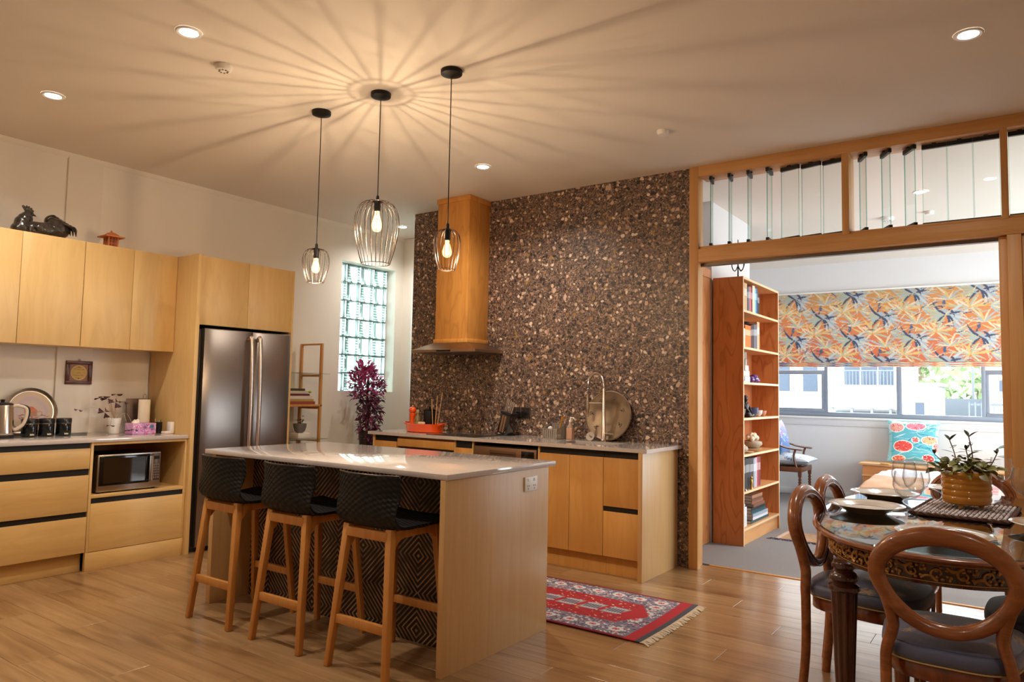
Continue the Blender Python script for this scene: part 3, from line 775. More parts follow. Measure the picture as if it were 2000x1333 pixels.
MB().box(-3.889, -3.714, SY, SY+.02, .14, .826).build('drawer_front', M['plyx'], t, bevel=.001)
MB().box(-3.889, -3.714, SY+.012, SY+.019, .826, .884).build('finger_channel', M['gap'], t, smooth=0)
MB().box(-3.903, -3.7, SY+.06, SY+.075, 0, .13).build('kick_board', M['plyx'], t, smooth=0)
t = thing('dishwasher', 'bronze steel dishwasher with a recessed handle under the sink bench', 'dishwasher', (-3.385, 5.0, 0))
BR = plain('bronzed_steel', C(150, 118, 92), .36, .8)
MB().box(-3.695, -3.075, SY+.022, YB-.005, .02, .86).build('body', M['blackmatte'], t, smooth=0)
MB().box(-3.69, -3.08, SY, SY+.02, .13, .725).build('door', BR, t, bevel=.003)
cpn = MB().box(-3.69, -3.08, SY-.004, SY+.02, .73, .852).build('control_panel', BR, t, bevel=.003)
MB().box(-3.53, -3.27, SY-.006, SY-.003, .77, .83).build('pocket_handle', plain('handle_bronze', C(120, 92, 72), .4, .8), cpn, bevel=.002)
MB().box(-3.52, -3.28, SY-.0075, SY-.0055, .80, .806).build('handle_slot', M['gap'], cpn, smooth=0)
MB().box(-3.22, -3.10, SY-.006, SY-.003, .765, .835).build('button_panel', M['blackgloss'], cpn, bevel=.001)
b = MB()
for i in range(5): b.box(-3.215+i*.022, -3.20+i*.022, SY-.0075, SY-.0055, .745, .755)
b.build('buttons', M['grey_plastic'], cpn, smooth=0)
t = runit('sink_cabinet', 'plywood sink cabinet with two tall flush doors', -3.068, -2.503, ctop=.70)
MB().box(-3.068, -3.052, SY, SY+.02, .13, .884).build('side_panel', M['ply'], t, bevel=.001)
for x0, x1 in ((-3.05, -2.787), (-2.784, -2.504)): MB().box(x0, x1, SY, SY+.02, .137, .838).build('door', M['plyx'], t, bevel=.001)
MB().box(-3.05, -2.503, SY+.012, SY+.019, .838, .884).build('finger_channel', M['gap'], t, smooth=0)
MB().box(-3.068, -2.503, SY+.06, SY+.075, 0, .13).build('kick_board', M['plyx'], t, smooth=0)
t = runit('drawer_cabinet', 'plywood end cabinet of the sink bench with two deep drawers', -2.501, -2.212)
MB().box(-2.211, -2.178, SY-.035, YB-.01, 0, .887).build('end_panel', M['plypanel'], t, bevel=.0015)
for z0, z1 in ((.137, .455), (.492, .838)): MB().box(-2.5, -2.214, SY, SY+.02, z0, z1).build('drawer_front', M['plyx'], t, bevel=.001)
for z0, z1 in ((.455, .492), (.838, .884)): MB().box(-2.5, -2.214, SY+.012, SY+.019, z0, z1).build('finger_channel', M['gap'], t, smooth=0)
MB().box(-2.501, -2.212, SY+.06, SY+.075, 0, .13).build('kick_board', M['plyx'], t, smooth=0)
# worktop with sink cut-out
b = MB(); hx0, hx1, hy0, hy1 = -2.98, -2.52, 4.83, 5.15; X0, X1, Y0, Y1 = -4.9, -2.15, 4.70, YB-.002
b.box(X0, hx0, Y0, Y1, .889, BT); b.box(hx1, X1, Y0, Y1, .889, BT); b.box(hx0, hx1, Y0, hy0, .889, BT); b.box(hx0, hx1, hy1, Y1, .889, BT)
tag(b.build('worktop', M['stone'], smooth=0), 'pale stone worktop with the sink along the terrazzo wall', 'worktop')
b = MB(); b.box(hx0-.01, hx1+.01, hy0-.01, hy1+.01, .72, .724)
for x0, x1, y0, y1 in ((hx0-.012, hx0, hy0-.01, hy1+.01), (hx1, hx1+.012, hy0-.01, hy1+.01), (hx0, hx1, hy0-.012, hy0), (hx0, hx1, hy1, hy1+.012)): b.box(x0, x1, y0, y1, .72, .888)
t = thing('sink', 'steel sink basin let into the worktop below the spring tap', 'sink', (-2.75, 4.99, .72))
b.build('basin', M['steel'], t, smooth=0)
MB().cyl((-2.75, 4.99, .724), (-2.75, 4.99, .728), .04).build('waste', M['chrome'], t)
# cooktop
t = thing('cooktop', 'black glass induction cooktop set in the worktop under the hood', 'cooktop', (-3.98, 5.02, BT))
MB().box(-4.245, -3.70, 4.755, 5.27, BT+.0003, BT+.006).build('glass', plain('cooktop_glass', C(8, 8, 9), .04, coat=1), t, bevel=.002)
ZG = plain('zone_grey', C(90, 90, 92), .4)
for cx, cy, r in ((-4.11, 4.9, .09), (-3.84, 4.9, .08), (-4.11, 5.13, .075), (-3.84, 5.13, .1)):
    MB().tube([(cx+r*math.cos(2*PI*i/32), cy+r*math.sin(2*PI*i/32), BT+.0062) for i in range(32)], .0008, 4, closed=True).build('zone_ring', ZG, t)
# hood
t = thing('range_hood', 'steel range hood with a boxed plywood chimney on the terrazzo wall', 'range hood', (-4.22, 5.1, 1.64))
x0, x1, y0 = -4.6, -3.86, 4.93
cx0, cx1, cy0 = -4.41, -4.036, 5.03
b = MB(); yb = YB-.001
b.box(x0, x1, y0, yb, 1.64, 1.662)
b.grid([[(x0, y0, 1.662), (x1, y0, 1.662), (x1, yb, 1.662), (x0, yb, 1.662)], [(cx0-.02, cy0-.015, 1.725), (cx1+.02, cy0-.015, 1.725), (cx1+.02, yb, 1.725), (cx0-.02, yb, 1.725)]], cu=True)
b.box(cx0-.02, cx1+.02, cy0-.015, yb, 1.72, 1.728)
b.build('canopy', plain('hood_steel', C(170, 150, 132), .28, 1), t, smooth=0)
MB().box(-4.30, -4.14, y0-.003, y0+.001, 1.643, 1.658).build('control_strip', M['blackgloss'], t, smooth=0)
MB().box(cx0, cx1, cy0, yb, 1.74, CZ-.002).build('chimney', M['pine'], t, bevel=.002)
MB().box(cx0-.012, cx1+.012, cy0-.012, yb, 1.726, 1.762).build('base_trim', M['pine'], t, bevel=.003)
MB().box(cx0-.01, cx1+.01, cy0-.01, yb, CZ-.045, CZ-.001).build('top_trim', M['pine'], t, bevel=.003)
b = MB()
for i in range(2): b.box(x0+.04+i*.35, x0+.35+i*.35, y0+.04, yb-.05, 1.632, 1.6405)
b.build('filter', plain('filter_mesh', C(120, 112, 104), .5, .9), t, smooth=0)

#==PART4==
# ================================================================ lamps
EM = plain('lit_diffuser', (1, 1, 1, 1), .5, emit=(1, .97, .92, 1), estr=14)
def downlight(x, y, label, watts, col, z=CZ, size=.045):
    t = thing('downlight', label, 'downlight', (x, y, z-.012))
    b = MB(); b.lathe([(.045, -.006), (.058, -.009), (.064, -.004), (.064, 0)], (x, y, z-.0005), 28, cap=False); b.build('bezel', M['white'], t)
    MB().lathe([(.001, -.005), (.046, -.005), (.046, -.001)], (x, y, z-.0005), 28).build('diffuser', EM, t)
    o = light('downlight_beam', 'SPOT', (x, y, z-.02), watts*4, col, t, spot_size=math.radians(150), spot_blend=.9, shadow_soft_size=.04)
    return t
downlight(-4.831, 1.916, 'round ceiling downlight above the wall cupboards', DOWN_W, DOWN_COL)
downlight(-3.364, 1.925, 'round ceiling downlight beside the smoke detector', DOWN_W, DOWN_COL)
downlight(-3.438, 4.435, 'round ceiling downlight in front of the plywood chimney', DOWN_W, DOWN_COL)
downlight(-5.486, 5.675, 'round ceiling downlight in the passage by the terrazzo wall', DOWN_W*.6, (1, .93, .84))
downlight(-.177, 4.013, 'round ceiling downlight over the dining table', DOWN_W*.7, DOWN_COL)
for x, y, q in ((-1.8, .6, 'in the middle of the room behind the stools'), (-3.9, -.4, 'near the wall behind the viewer'), (.6, 1.2, 'to the right of the dining table, outside the picture')):
    downlight(x, y, 'added unseen ceiling downlight '+q, DOWN_W*.45, DOWN_COL)  # added lamps out of view, only to raise the room's brightness
downlight(-.676, 6.944, 'round bedroom downlight seen through the transom glass', BED_W, BED_COL)
def detector(x, y, label, r=.045, nub=True):
    t = thing('smoke_detector', label, 'detector', (x, y, CZ-.035))
    MB().lathe([(r*.6, -.032), (r*.85, -.03), (r, -.018), (r*1.02, -.006), (r, 0)], (x, y, CZ-.0005), 28).build('housing', M['white'], t)
    if nub:
        b = MB()
        for i in range(8):
            a = 2*PI*i/8; b.box(x+r*.5*math.cos(a)-.004, x+r*.5*math.cos(a)+.004, y+r*.5*math.sin(a)-.004, y+r*.5*math.sin(a)+.004, CZ-.036, CZ-.031)
        b.build('vents', plain('vent_shadow_grey', C(120, 105, 85), .6), t, smooth=0)
detector(-3.56, 2.247, 'small round smoke detector near the left downlight')
detector(-1.932, 4.449, 'flat round ceiling sensor in front of the terrazzo wall', .04, False)
detector(-1.048, 7.805, 'white smoke detector on the bedroom ceiling, seen low through the transom glass', .06)
detector(-.684, 7.738, 'smaller round sensor on the bedroom ceiling beside the smoke detector', .04, False)

def bulbmat(em):
    m = bpy.data.materials.new('lit_bulb_glass'); m.use_nodes = True; nt = m.node_tree; nt.nodes.clear()
    out = N(nt, 'ShaderNodeOutputMaterial'); a = N(nt, 'ShaderNodeAddShader')
    t = N(nt, 'ShaderNodeBsdfTransparent'); e = N(nt, 'ShaderNodeEmission'); e.inputs[0].default_value = (1, .55, .2, 1); e.inputs[1].default_value = em
    L(nt, t.outputs[0], a.inputs[0]); L(nt, e.outputs[0], a.inputs[1]); L(nt, a.outputs[0], out.inputs[0]); return m
BULB = bulbmat(1.3)
FIL = plain('hot_filament', (1, .8, .5, 1), .5, emit=(1, .72, .38, 1), estr=60)
WIRE = plain('dark_bronze_wire', C(40, 28, 22), .4, .6)
def pendant(x, y, ztop, zbot, rmax, rbot, nw, label, watts, br, bl):
    t = thing('pendant_lamp', label, 'pendant lamp', (x, y, zbot), group='wire pendants over the island')
    b = MB(); b.lathe([(.012, -.035), (.02, -.034), (.048, -.026), (.058, -.022), (.06, -.016), (.06, 0)], (x, y, CZ-.0005), 28); b.build('ceiling_rose', M['black_iron'], t)
    MB().cyl((x, y, ztop+.02), (x, y, CZ-.03), .0028, n=8).build('cord', M['blackmatte'], t)
    H = ztop-zbot
    sk = MB(); rs = .019 if rmax > .1 else .017
    sk.lathe([(.006, .035), (.009, .028), (.009, .01), (rs*.9, .004), (rs, -.004), (rs, -.055), (rs*.9, -.06)], (x, y, ztop), 18); sk.build('socket', M['black_iron'], t)
    prof = [(.30, 0), (.62, -.03), (.86, -.12), (.97, -.24), (1.0, -.36), (.97, -.50), (.89, -.66), (.78, -.83), (rbot/rmax, -1.0)]
    prof = [(a.x, a.y) for a in catmull([(p, q, 0) for p, q in prof], 4)]
    wr = .0016 if rmax > .1 else .0014
    g = MB()
    for k in range(nw):
        a = 2*PI*k/nw
        pts = [(x+math.cos(a)*rs, y+math.sin(a)*rs, ztop-.001)]+[(x+math.cos(a)*rmax*p, y+math.sin(a)*rmax*p, ztop+q*H) for p, q in prof]
        g.tube(pts, wr, 5)
    for rr, zz_ in ((rbot, zbot), (rmax*.3, ztop)):
        g.tube([(x+rr*math.cos(2*PI*i/40), y+rr*math.sin(2*PI*i/40), zz_) for i in range(40)], wr*1.2, 5, closed=True)
    g.build('cage', WIRE, t, smooth=60)
    zb = ztop-.058
    gl = MB(); gl.lathe([(.013, 0), (.014, -.02), (br*.75, -bl*.4), (br, -bl*.65), (br*.93, -bl*.83), (br*.6, -bl*.96), (.003, -bl)], (x, y, zb), 20)
    bu = gl.build('bulb', BULB, t, smooth=80)
    f = MB()
    for k in range(4):
        a = 2*PI*k/4+.4; rr = br*.32
        f.tube([(x+rr*.6*math.cos(a), y+rr*.6*math.sin(a), zb-bl*.22), (x+rr*math.cos(a), y+rr*math.sin(a), zb-bl*.8)], .0008, 4)
    f.build('filament', FIL, bu)
    light('bulb_light', 'POINT', (x, y, zb-bl*.88), watts, BULB_COL, t, shadow_soft_size=.0044)
PW_ = 19.0
pendant(-3.627, 2.987, 2.176, 1.964, .083, .052, 16, 'small black wire pendant lamp nearest the fridge', PW_*.6, .026, .095)
pendant(-3.097, 2.988, 2.409, 2.036, .131, .083, 24, 'large black wire pendant lamp in the middle', PW_, .03, .125)
pendant(-2.541, 2.978, 2.175, 1.956, .073, .046, 18, 'small black wire pendant lamp in front of the plywood chimney', PW_*.6, .026, .095)

#==PART5==
# ================================================================ bar stools
def make_stool(label):
    t = thing('bar_stool', label, 'stool', (0, 0, 0), 0, 'woven bar stools at the island', local=True)
    # local: back at -y, seat front at +y, origin on the floor under the seat middle
    sec = [(-.236, .905), (-.232, .86), (-.226, .80), (-.218, .735), (-.203, .69), (-.172, .660), (-.12, .652), (-.06, .652), (.02, .654), (.1, .658), (.17, .666), (.205, .668), (.222, .660)]
    sec = [(p.x, p.y) for p in catmull([(a, b, 0) for a, b in sec], 3)]
    rows_o = []; rows_i = []; nu = 18
    for j, (yy, z) in enumerate(sec):
        v = j/(len(sec)-1)
        back = max(0, min(1, (z-.70)/.12))
        hw = .197+.006*math.sin(PI*v)
        if z < .76 and yy < -.05: hw = .197
        if yy > .1: hw = .20-.03*((yy-.1)/.12)**2
        ro, ri = [], []
        for i in range(nu+1):
            u = -1+2*i/nu
            wrap = .05*u*u*back + .012*u*u*(1-back)*(yy < 0)
            dz = .008*abs(u)**3*(1-back)
            p = Vector((hw*u, yy+wrap, z+dz)); th = .007
            ro.append(p)
            nrm = Vector((0, 1, 0))*back+Vector((0, 0, 1))*(1-back); ri.append(p+nrm.normalized()*th*2)
        rows_o.append(ro); rows_i.append(ri)
    b = MB(); n = len(sec)
    b.grid(rows_o); o = len(b.v); b.grid([r[::-1] for r in rows_i])
    ring_o = [(0, i) for i in range(nu+1)]+[(j, nu) for j in range(1, n)]+[(n-1, i) for i in range(nu-1, -1, -1)]+[(j, 0) for j in range(n-2, 0, -1)]
    for k in range(len(ring_o)):
        (j0, i0), (j1, i1) = ring_o[k], ring_o[(k+1) % len(ring_o)]
        a, c = j0*(nu+1)+i0, j1*(nu+1)+i1
        e, g = o+j0*(nu+1)+(nu-i0), o+j1*(nu+1)+(nu-i1)
        b.f.append((a, c, g, e))
    sh = b.build('shell', M['weave'], t, smooth=50)
    rim = MB(); rim.tube([r + Vector((0, .006, .002)) for r in rows_o[0]], .0055, 8); rim.build('back_rim', plain('satin_black_rim', C(40, 36, 34), .25), sh)
    for s in (-1, 1):
        MB().bar((s*.139, -.165, .662), (s*.188, -.225, 0), .038, .036, up=(0, 1, 0), a2=.03, b2=.03).build('leg', M['stoolw'], t, bevel=.004)
        MB().bar((s*.139, .145, .650), (s*.184, .198, 0), .036, .034, up=(0, 1, 0), a2=.028, b2=.028).build('leg', M['stoolw'], t, bevel=.004)
        # side rail with a curved underside
        poly = [(-.165, .655), (.15, .655), (.155, .60), (.135, .585), (.115, .603), (.08, .615), (-.08, .615), (-.115, .608), (-.135, .585), (-.155, .56), (-.17, .60)]
        r = MB(); r.prism([(s*.139-.014, y, z) for y, z in poly], (.028, 0, 0)); r.build('side_rail', M['stoolw'], t, bevel=.003)
    MB().box(-.135, .135, -.188, -.16, .606, .650).build('seat_rail', M['stoolw'], t, bevel=.003)
    MB().box(-.135, .135, .13, .155, .610, .652).build('seat_rail', M['stoolw'], t, bevel=.003)
    MB().bar((-.172, -.204, .222), (.172, -.204, .222), .022, .042).build('foot_rail', M['stoolw'], t, bevel=.003)
    MB().bar((-.168, .18, .232), (.168, .18, .232), .022, .04).build('foot_rail', M['stoolw'], t, bevel=.003)
    return t
st = make_stool('black woven bar stool nearest the fridge')
st.location = (-3.685, 2.615, 0); st.rotation_euler = (0, 0, 0)
dup(st, (-3.108, 2.615, 0), 0, 'black woven bar stool in the middle of the three')
dup(st, (-2.523, 2.615, 0), 0, 'black woven bar stool beside the plain island end panel')

# ================================================================ rug with fringe
def rug_print():
    w, h = 300, 190
    cv = Canvas(w, h, (112, 106, 122)); r = random.Random(5)
    navy, white, red, deep, pink = (52, 50, 72), (206, 198, 196), (168, 28, 36), (120, 18, 26), (198, 110, 110)
    # outer guard stripes
    cv.rect(0, w, 0, 5, deep); cv.rect(0, w, h-6, h, deep); cv.rect(0, 14, 0, h, (66, 66, 74)); cv.rect(w-9, w, 0, h, (66, 66, 74))
    cv.rect(w-24, w-9, 0, h, red); cv.rect(14, 24, 0, h, red)
    def band(x0, x1, y0, y1):
        for _ in range(int((x1-x0)*(y1-y0)/14)):
            x, y = r.uniform(x0, x1), r.uniform(y0, y1)
            cv.ell(x, y, r.uniform(.8, 2.6), r.uniform(.8, 2.2), r.choice([navy, white, white, (160, 152, 164), (126, 120, 140), (70, 68, 92), pink]))
    band(26, w-26, 6, h-7)
    for y in (24, h-26):
        for x in range(48, w-40, 34):
            for a in range(8): cv.ell(x+8*math.cos(a*PI/4), y+6*math.sin(a*PI/4), 3, 2.4, white)
            cv.ell(x, y, 4, 3.4, pink); cv.ell(x, y, 1.8, 1.6, red)
    for y in range(48, h-40, 34):
        for x in (w-46, 46):
            for a in range(8): cv.ell(x+8*math.cos(a*PI/4), y+7*math.sin(a*PI/4), 3, 2.6, white)
            cv.ell(x, y, 4, 3.6, pink); cv.ell(x, y, 2, 1.8, red)
    # red field with stepped pointed ends
    fx0, fx1, fy0, fy1 = 66, w-66, 50, h-50
    for x in range(fx0-28, fx1+29):
        ins = max(0, fx0-x, x-fx1); d = 0 if ins == 0 else int(ins/28*((fy1-fy0)/2))//6*6
        if fy1-d > fy0+d: cv.rect(x, x, fy0+d, fy1-d, red)
    for _ in range(300):
        x, y = r.uniform(fx0, fx1), r.uniform(fy0+2, fy1-2)
        cv.ell(x, y, r.uniform(.8, 2.2), r.uniform(.7, 1.4), r.choice([deep, deep, (70, 40, 52), (222, 176, 120), (226, 200, 180), navy]))
    for x in range(fx0+4, fx1+6, 36):
        y = h/2
        for dy in range(-14, 15):
            hw = 13
            cv.rect(x-hw-dy*.35, x+hw-dy*.35, y+dy, y+dy, (146, 142, 150))
        for i in range(-10, 11, 4): cv.rect(x+i-1, x+i, y-9, y+9, (78, 74, 92))
        cv.rect(x-13, x+13, y-11, y-9, (196, 188, 186)); cv.rect(x-13, x+13, y+9, y+11, (196, 188, 186))
    return cv
t = thing('patterned_rug', 'red and navy patterned rug with cream fringe beside the island', 'rug', (-2.3, 4.0, 0))
def rz(x, y): return .007+.0012*math.sin(x*9)*math.sin(y*7)
rx0, rx1, ry0, ry1 = -2.95, -1.672, 3.585, 4.42
cloth('pile', rug_print(), lambda u, v: (rx0+(rx1-rx0)*u+.012*math.sin(v*3), ry1+(ry0-ry1)*v, rz(rx0+(rx1-rx0)*u, ry1+(ry0-ry1)*v)), M['pile'], t, thick=.006)
r = random.Random(9); b = MB()
for side, x0, s in (('r', rx1, 1), ('l', rx0, -1)):
    y = ry0
    while y < ry1:
        v = (ry1-y)/(ry1-ry0); xb = x0+.012*math.sin(v*3); L_ = r.uniform(.04, .06); k = r.uniform(-.02, .015)
        b.tube(catmull([(xb-.002*s, y, .006), (xb+s*L_*.4, y+k*.4, .009), (xb+s*L_*.8, y+k, .005), (xb+s*L_, y+k*1.3, .003)], 2), [.0022]*5+[.0028, .0018], 5)
        y += r.uniform(.004, .0075)
f = b.build('fringe', plain('cream_wool', C(214, 198, 176), .9), t, smooth=60); f['kind'] = 'stuff'

# ================================================================ things on the sink bench
z = BT
# orange tray and its contents
t = thing('oval_tray', 'orange enamel oval tray holding the pepper mill on the sink bench', 'tray', (-4.47, 4.99, z))
def oval(cx, cy, a, b_, prof, n=40):
    m = MB(); rows = [[(cx+(a-i)*math.cos(2*PI*k/n), cy+(b_-i)*math.sin(2*PI*k/n), z+h) for k in range(n)] for i, h in prof]
    o = len(m.v); m.grid(rows, cu=True); m.f.append(tuple(range(n))[::-1]); m.f.append(tuple((len(prof)-1)*n+k for k in range(n))); return m
tcx, tcy = -4.47, 4.99
oval(tcx, tcy, .20, .13, [(.02, 0.0005), (.006, .006), (0, .068), (-.004, .078), (.004, .079), (.01, .068), (.016, .012), (.03, .01)]).build('dish', M['orange'], t, smooth=50)
for s in (-1, 1):
    h = MB(); h.tube(catmull([(tcx+s*.195, tcy-.04, z+.068), (tcx+s*.225, tcy-.03, z+.08), (tcx+s*.232, tcy, z+.084), (tcx+s*.225, tcy+.03, z+.08), (tcx+s*.195, tcy+.04, z+.068)], 5), .006, 8); h.build('handle', M['orange'], t, smooth=60)
zt = z+.0105
def mill(x, y, label, m, knob, s=1.0, name='pepper_mill'):
    t = thing(name, label, 'pepper mill', (x, y, zt))
    MB().lathe([(.03*s, 0), (.033*s, .008), (.033*s, .026), (.028*s, .052), (.024*s, .09), (.027*s, .13), (.031*s, .148), (.028*s, .16)], (x, y, zt), 20).build('body', m, t, smooth=50)
    MB().lathe([(.024*s, 0), (.032*s, .006), (.034*s, .026), (.028*s, .044), (.014*s, .054), (.004, .056)], (x, y, zt+.161), 20).build('cap', m, t, smooth=50)
    MB().ell((x, y, zt+.224), (.009, .009, .009)).build('knob', knob, t)
mill(-4.605, 4.97, 'glossy orange pepper mill standing in the orange tray', M['orange'], M['chrome'])
t = thing('bottle', 'small olive glass bottle between the orange mill and the black jar', 'bottle', (-4.528, 4.955, zt))
MB().lathe([(.028, 0), (.031, .006), (.031, .09), (.024, .12), (.013, .145), (.012, .165)], (-4.528, 4.955, zt), 20).build('body', plain('olive_glass', C(120, 104, 66), .15, coat=.6), t, smooth=50)
MB().lathe([(.013, 0), (.013, .022), (.009, .026)], (-4.528, 4.955, zt+.165), 14).build('cap', plain('pale_cap', C(176, 150, 110), .4), t)
MB().lathe([(.0317, .02), (.0317, .08)], (-4.528, 4.955, zt), 20, cap=False).build('label', plain('bottle_label', C(150, 130, 86), .6), t)
t = thing('canister', 'black lidded jar standing at the back of the orange tray', 'jar', (-4.45, 5.07, zt))
MB().lathe([(.05, 0), (.054, .006), (.057, .175), (.057, .18)], (-4.45, 5.03, zt), 28).build('body', M['blackmatte'], t, smooth=50)
MB().lathe([(.057, 0), (.057, .012), (.04, .018), (.008, .02), (.01, .034), (.003, .038)], (-4.45, 5.03, zt+.181), 28).build('lid', M['blackgloss'], t, smooth=50)
tag(MB().box(-4.48, -4.41, 4.905, 4.93, zt, zt+.085).build('sponge', plain('cream_sponge', C(222, 196, 160), .9, bmp=.3), bevel=.006), 'cream block resting at the front of the orange tray', 'sponge')
for i, (dx, dy, lab) in enumerate(((-.03, .0, 'thin wooden skewer leaning left in the orange tray'), (.0, .01, 'thin wooden skewer upright in the middle of the orange tray'), (.035, .0, 'thin wooden skewer leaning right in the orange tray'))):
    tag(MB().tube([(-4.36+dx*.3, 4.99+.012*i, zt), (-4.355+dx*1.6, 5.0+.012*i+dy, zt+.29+.03*i)], [.0035, .0028], 7).build('skewer', plain('bamboo', C(214, 168, 116), .6)), lab, 'skewer')
# knife block
t = thing('knife_block', 'dark acrylic knife block tilted against the terrazzo wall', 'knife block', (-3.70, 5.2, z))
Mx = Matrix.Translation((-3.72, 5.2, z)) @ Matrix.Rotation(D(14), 4, 'Y')
b = MB(); b.M = Mx; b.box(-.052, .052, -.06, .06, .017, .20); b.build('block', plain('smoked_acrylic', C(38, 28, 26), .08, coat=.8), t, bevel=.004)
b = MB(); b.M = Mx; b.box(-.054, .054, -.062, .062, .185, .207); b.build('collar', M['blackmatte'], t, bevel=.003)
b = MB(); b.M = Mx
for x in (-.03, -.004): b.box(x, x+.019, -.0615, -.0602, .03, .175)
b.build('blade', plain('pinkish_steel', C(176, 140, 118), .3, .8), t, smooth=0)
MB().box(-3.775, -3.655, 5.14, 5.26, z+.0003, z+.012).build('foot', M['blackmatte'], t, bevel=.003)
M['knife'] = plain('satin_knife_steel', C(206, 192, 180), .35, .5)
kn = [(-.034, -.03), (-.016, -.035), (.002, -.03), (.02, -.03), (.036, -.028), (-.02, .02)]
for i, (x, y) in enumerate(kn):
    b = MB(); b.M = Mx
    hh = .115-.006*i
    b.tube([(x, y, .207), (x, y, .225), (x+.004, y, .26), (x+.006, y, .207+hh), (x+.010, y, .212+hh)], [(.0038, .007), (.0042, .008), (.004, .007), (.005, .009), (.003, .006)], 8, up=(0, 1, 0))
    nm = ('leftmost', 'second', 'third', 'fourth', 'rightmost', 'rear')[i]
    tag(b.build('kitchen_knife', M['knife'], smooth=60), nm+' steel handled knife in the dark knife block', 'knife')
# wall sockets
for i, x in enumerate((-3.745, -3.645)):
    t = thing('power_socket', ('left' if i == 0 else 'right')+' black glass power socket on the terrazzo wall', 'socket', (x+.05, YB-.004, 1.07))
    MB().box(x-.002, x+.098, YB-.009, YB-.0005, 1.068, 1.162).build('plate', plain('black_socket', C(36, 32, 32), .18, coat=.5), t, bevel=.002)
    MB().box(x+.099, x+.103, YB-.010, YB-.0005, 1.068, 1.162).build('edge_strip', M['steel'], t, smooth=0)
    for q in (.03, .066): MB().box(x+q-.004, x+q+.004, YB-.0105, YB-.0088, 1.135, 1.148).build('switch', M['gap'], t, smooth=0)
# sink caddy
t = thing('sink_caddy', 'grey slatted plastic sink caddy beside the soap pump', 'caddy', (-3.2, 5.15, z))
cx0_, cx1_, cy0_, cy1_ = -3.26, -3.12, 5.09, 5.24
b = MB()
b.box(cx0_, cx1_, cy0_, cy1_, z+.0005, z+.006)
def wallq(p0, p1, h0, h1, th=.004):
    b.add([(p0[0], p0[1], z+.004), (p1[0], p1[1], z+.004), (p1[0], p1[1], z+h1), (p0[0], p0[1], z+h0),
           (p0[0]+th*(p1[1]-p0[1])/.2, p0[1]-th*(p1[0]-p0[0])/.2, z+.004), (p1[0]+th*(p1[1]-p0[1])/.2, p1[1]-th*(p1[0]-p0[0])/.2, z+.004),
           (p1[0]+th*(p1[1]-p0[1])/.2, p1[1]-th*(p1[0]-p0[0])/.2, z+h1), (p0[0]+th*(p1[1]-p0[1])/.2, p0[1]-th*(p1[0]-p0[0])/.2, z+h0)],
          [(0,1,2,3), (7,6,5,4), (0,4,5,1), (1,5,6,2), (2,6,7,3), (3,7,4,0)])
nsl = 7
for i in range(nsl):
    a, c = i/nsl, (i+.72)/nsl
    for yy, h0, h1 in ((cy0_, .082, .082), (cy1_, .12, .12)): wallq((cx0_+(cx1_-cx0_)*a, yy), (cx0_+(cx1_-cx0_)*c, yy), h0, h1)
    for xx in (cx0_, cx1_): wallq((xx, cy0_+(cy1_-cy0_)*a), (xx, cy0_+(cy1_-cy0_)*c), .082+.038*a, .082+.038*c)
b.build('basket', M['grey_plastic'], t, smooth=0)
rm = MB(); rm.tube([(cx0_, cy0_, z+.083), (cx1_, cy0_, z+.083), (cx1_, cy1_, z+.122), (cx0_, cy1_, z+.122)], .004, 6, closed=True); rm.build('rim', M['grey_plastic'], t)
tag(MB().ell((-3.215, 5.14, z+.085), (.022, .022, .02)).build('scrub_ball', plain('white_scrubber', C(226, 222, 218), .7, bmp=.5)), 'white scrubbing ball in the grey sink caddy', 'scrubber')
t = thing('dish_brush', 'amber handled dish brush standing in the sink caddy', 'brush', (-3.15, 5.2, z+.01))
MB().tube(catmull([(-3.165, 5.2, z+.02), (-3.155, 5.2, z+.1), (-3.135, 5.2, z+.17), (-3.122, 5.2, z+.185)], 5), [(.007, .006)]*12+[(.010, .006), (.012, .006), (.011, .005), (.005, .004)], 8).build('handle', plain('amber_plastic', C(196, 128, 34), .25), t, smooth=60)
MB().lathe([(.018, 0), (.02, .02), (.012, .028)], (-3.167, 5.2, z+.0065), 14).build('bristles', M['white'], t)
# soap pump
t = thing('soap_pump', 'clear pump bottle of pink hand soap on the sink bench', 'soap bottle', (-3.065, 5.21, z))
MB().box(-3.093, -3.037, 5.185, 5.235, z+.0005, z+.095).build('bottle', plain('pink_soap', C(206, 160, 132), .12, coat=.8), t, bevel=.008, seg=3)
MB().lathe([(.026, 0), (.024, .015), (.013, .035), (.012, .05)], (-3.065, 5.21, z+.094), 18).build('shoulder', plain('clear_soap_shoulder', C(176, 150, 134), .08, coat=1), t, smooth=60)
p = MB(); p.lathe([(.014, 0), (.014, .016), (.006, .018), (.006, .034)], (-3.065, 5.21, z+.143), 14); p.tube([(-3.065, 5.21, z+.178), (-3.03, 5.2, z+.178), (-3.022, 5.198, z+.168)], .005, 8)
p.build('pump', M['white'], t, smooth=50)
# sink plug
t = thing('sink_strainer', 'shiny steel sink strainer left on the bench by the tap', 'strainer', (-2.86, 5.2, z))
Mx = Matrix.Translation((-2.865, 5.19, z+.036)) @ Matrix.Rotation(D(68), 4, 'X')
b = MB(); b.M = Mx; b.lathe([(.012, -.012), (.026, -.01), (.03, 0), (.038, .002), (.038, .005)], (0, 0, 0), 22); b.build('bowl', M['chrome'], t)
b = MB(); b.M = Mx; b.lathe([(.004, 0), (.005, .014), (.009, .02), (.006, .026)], (0, 0, .004), 12); b.build('knob', M['chrome'], t)
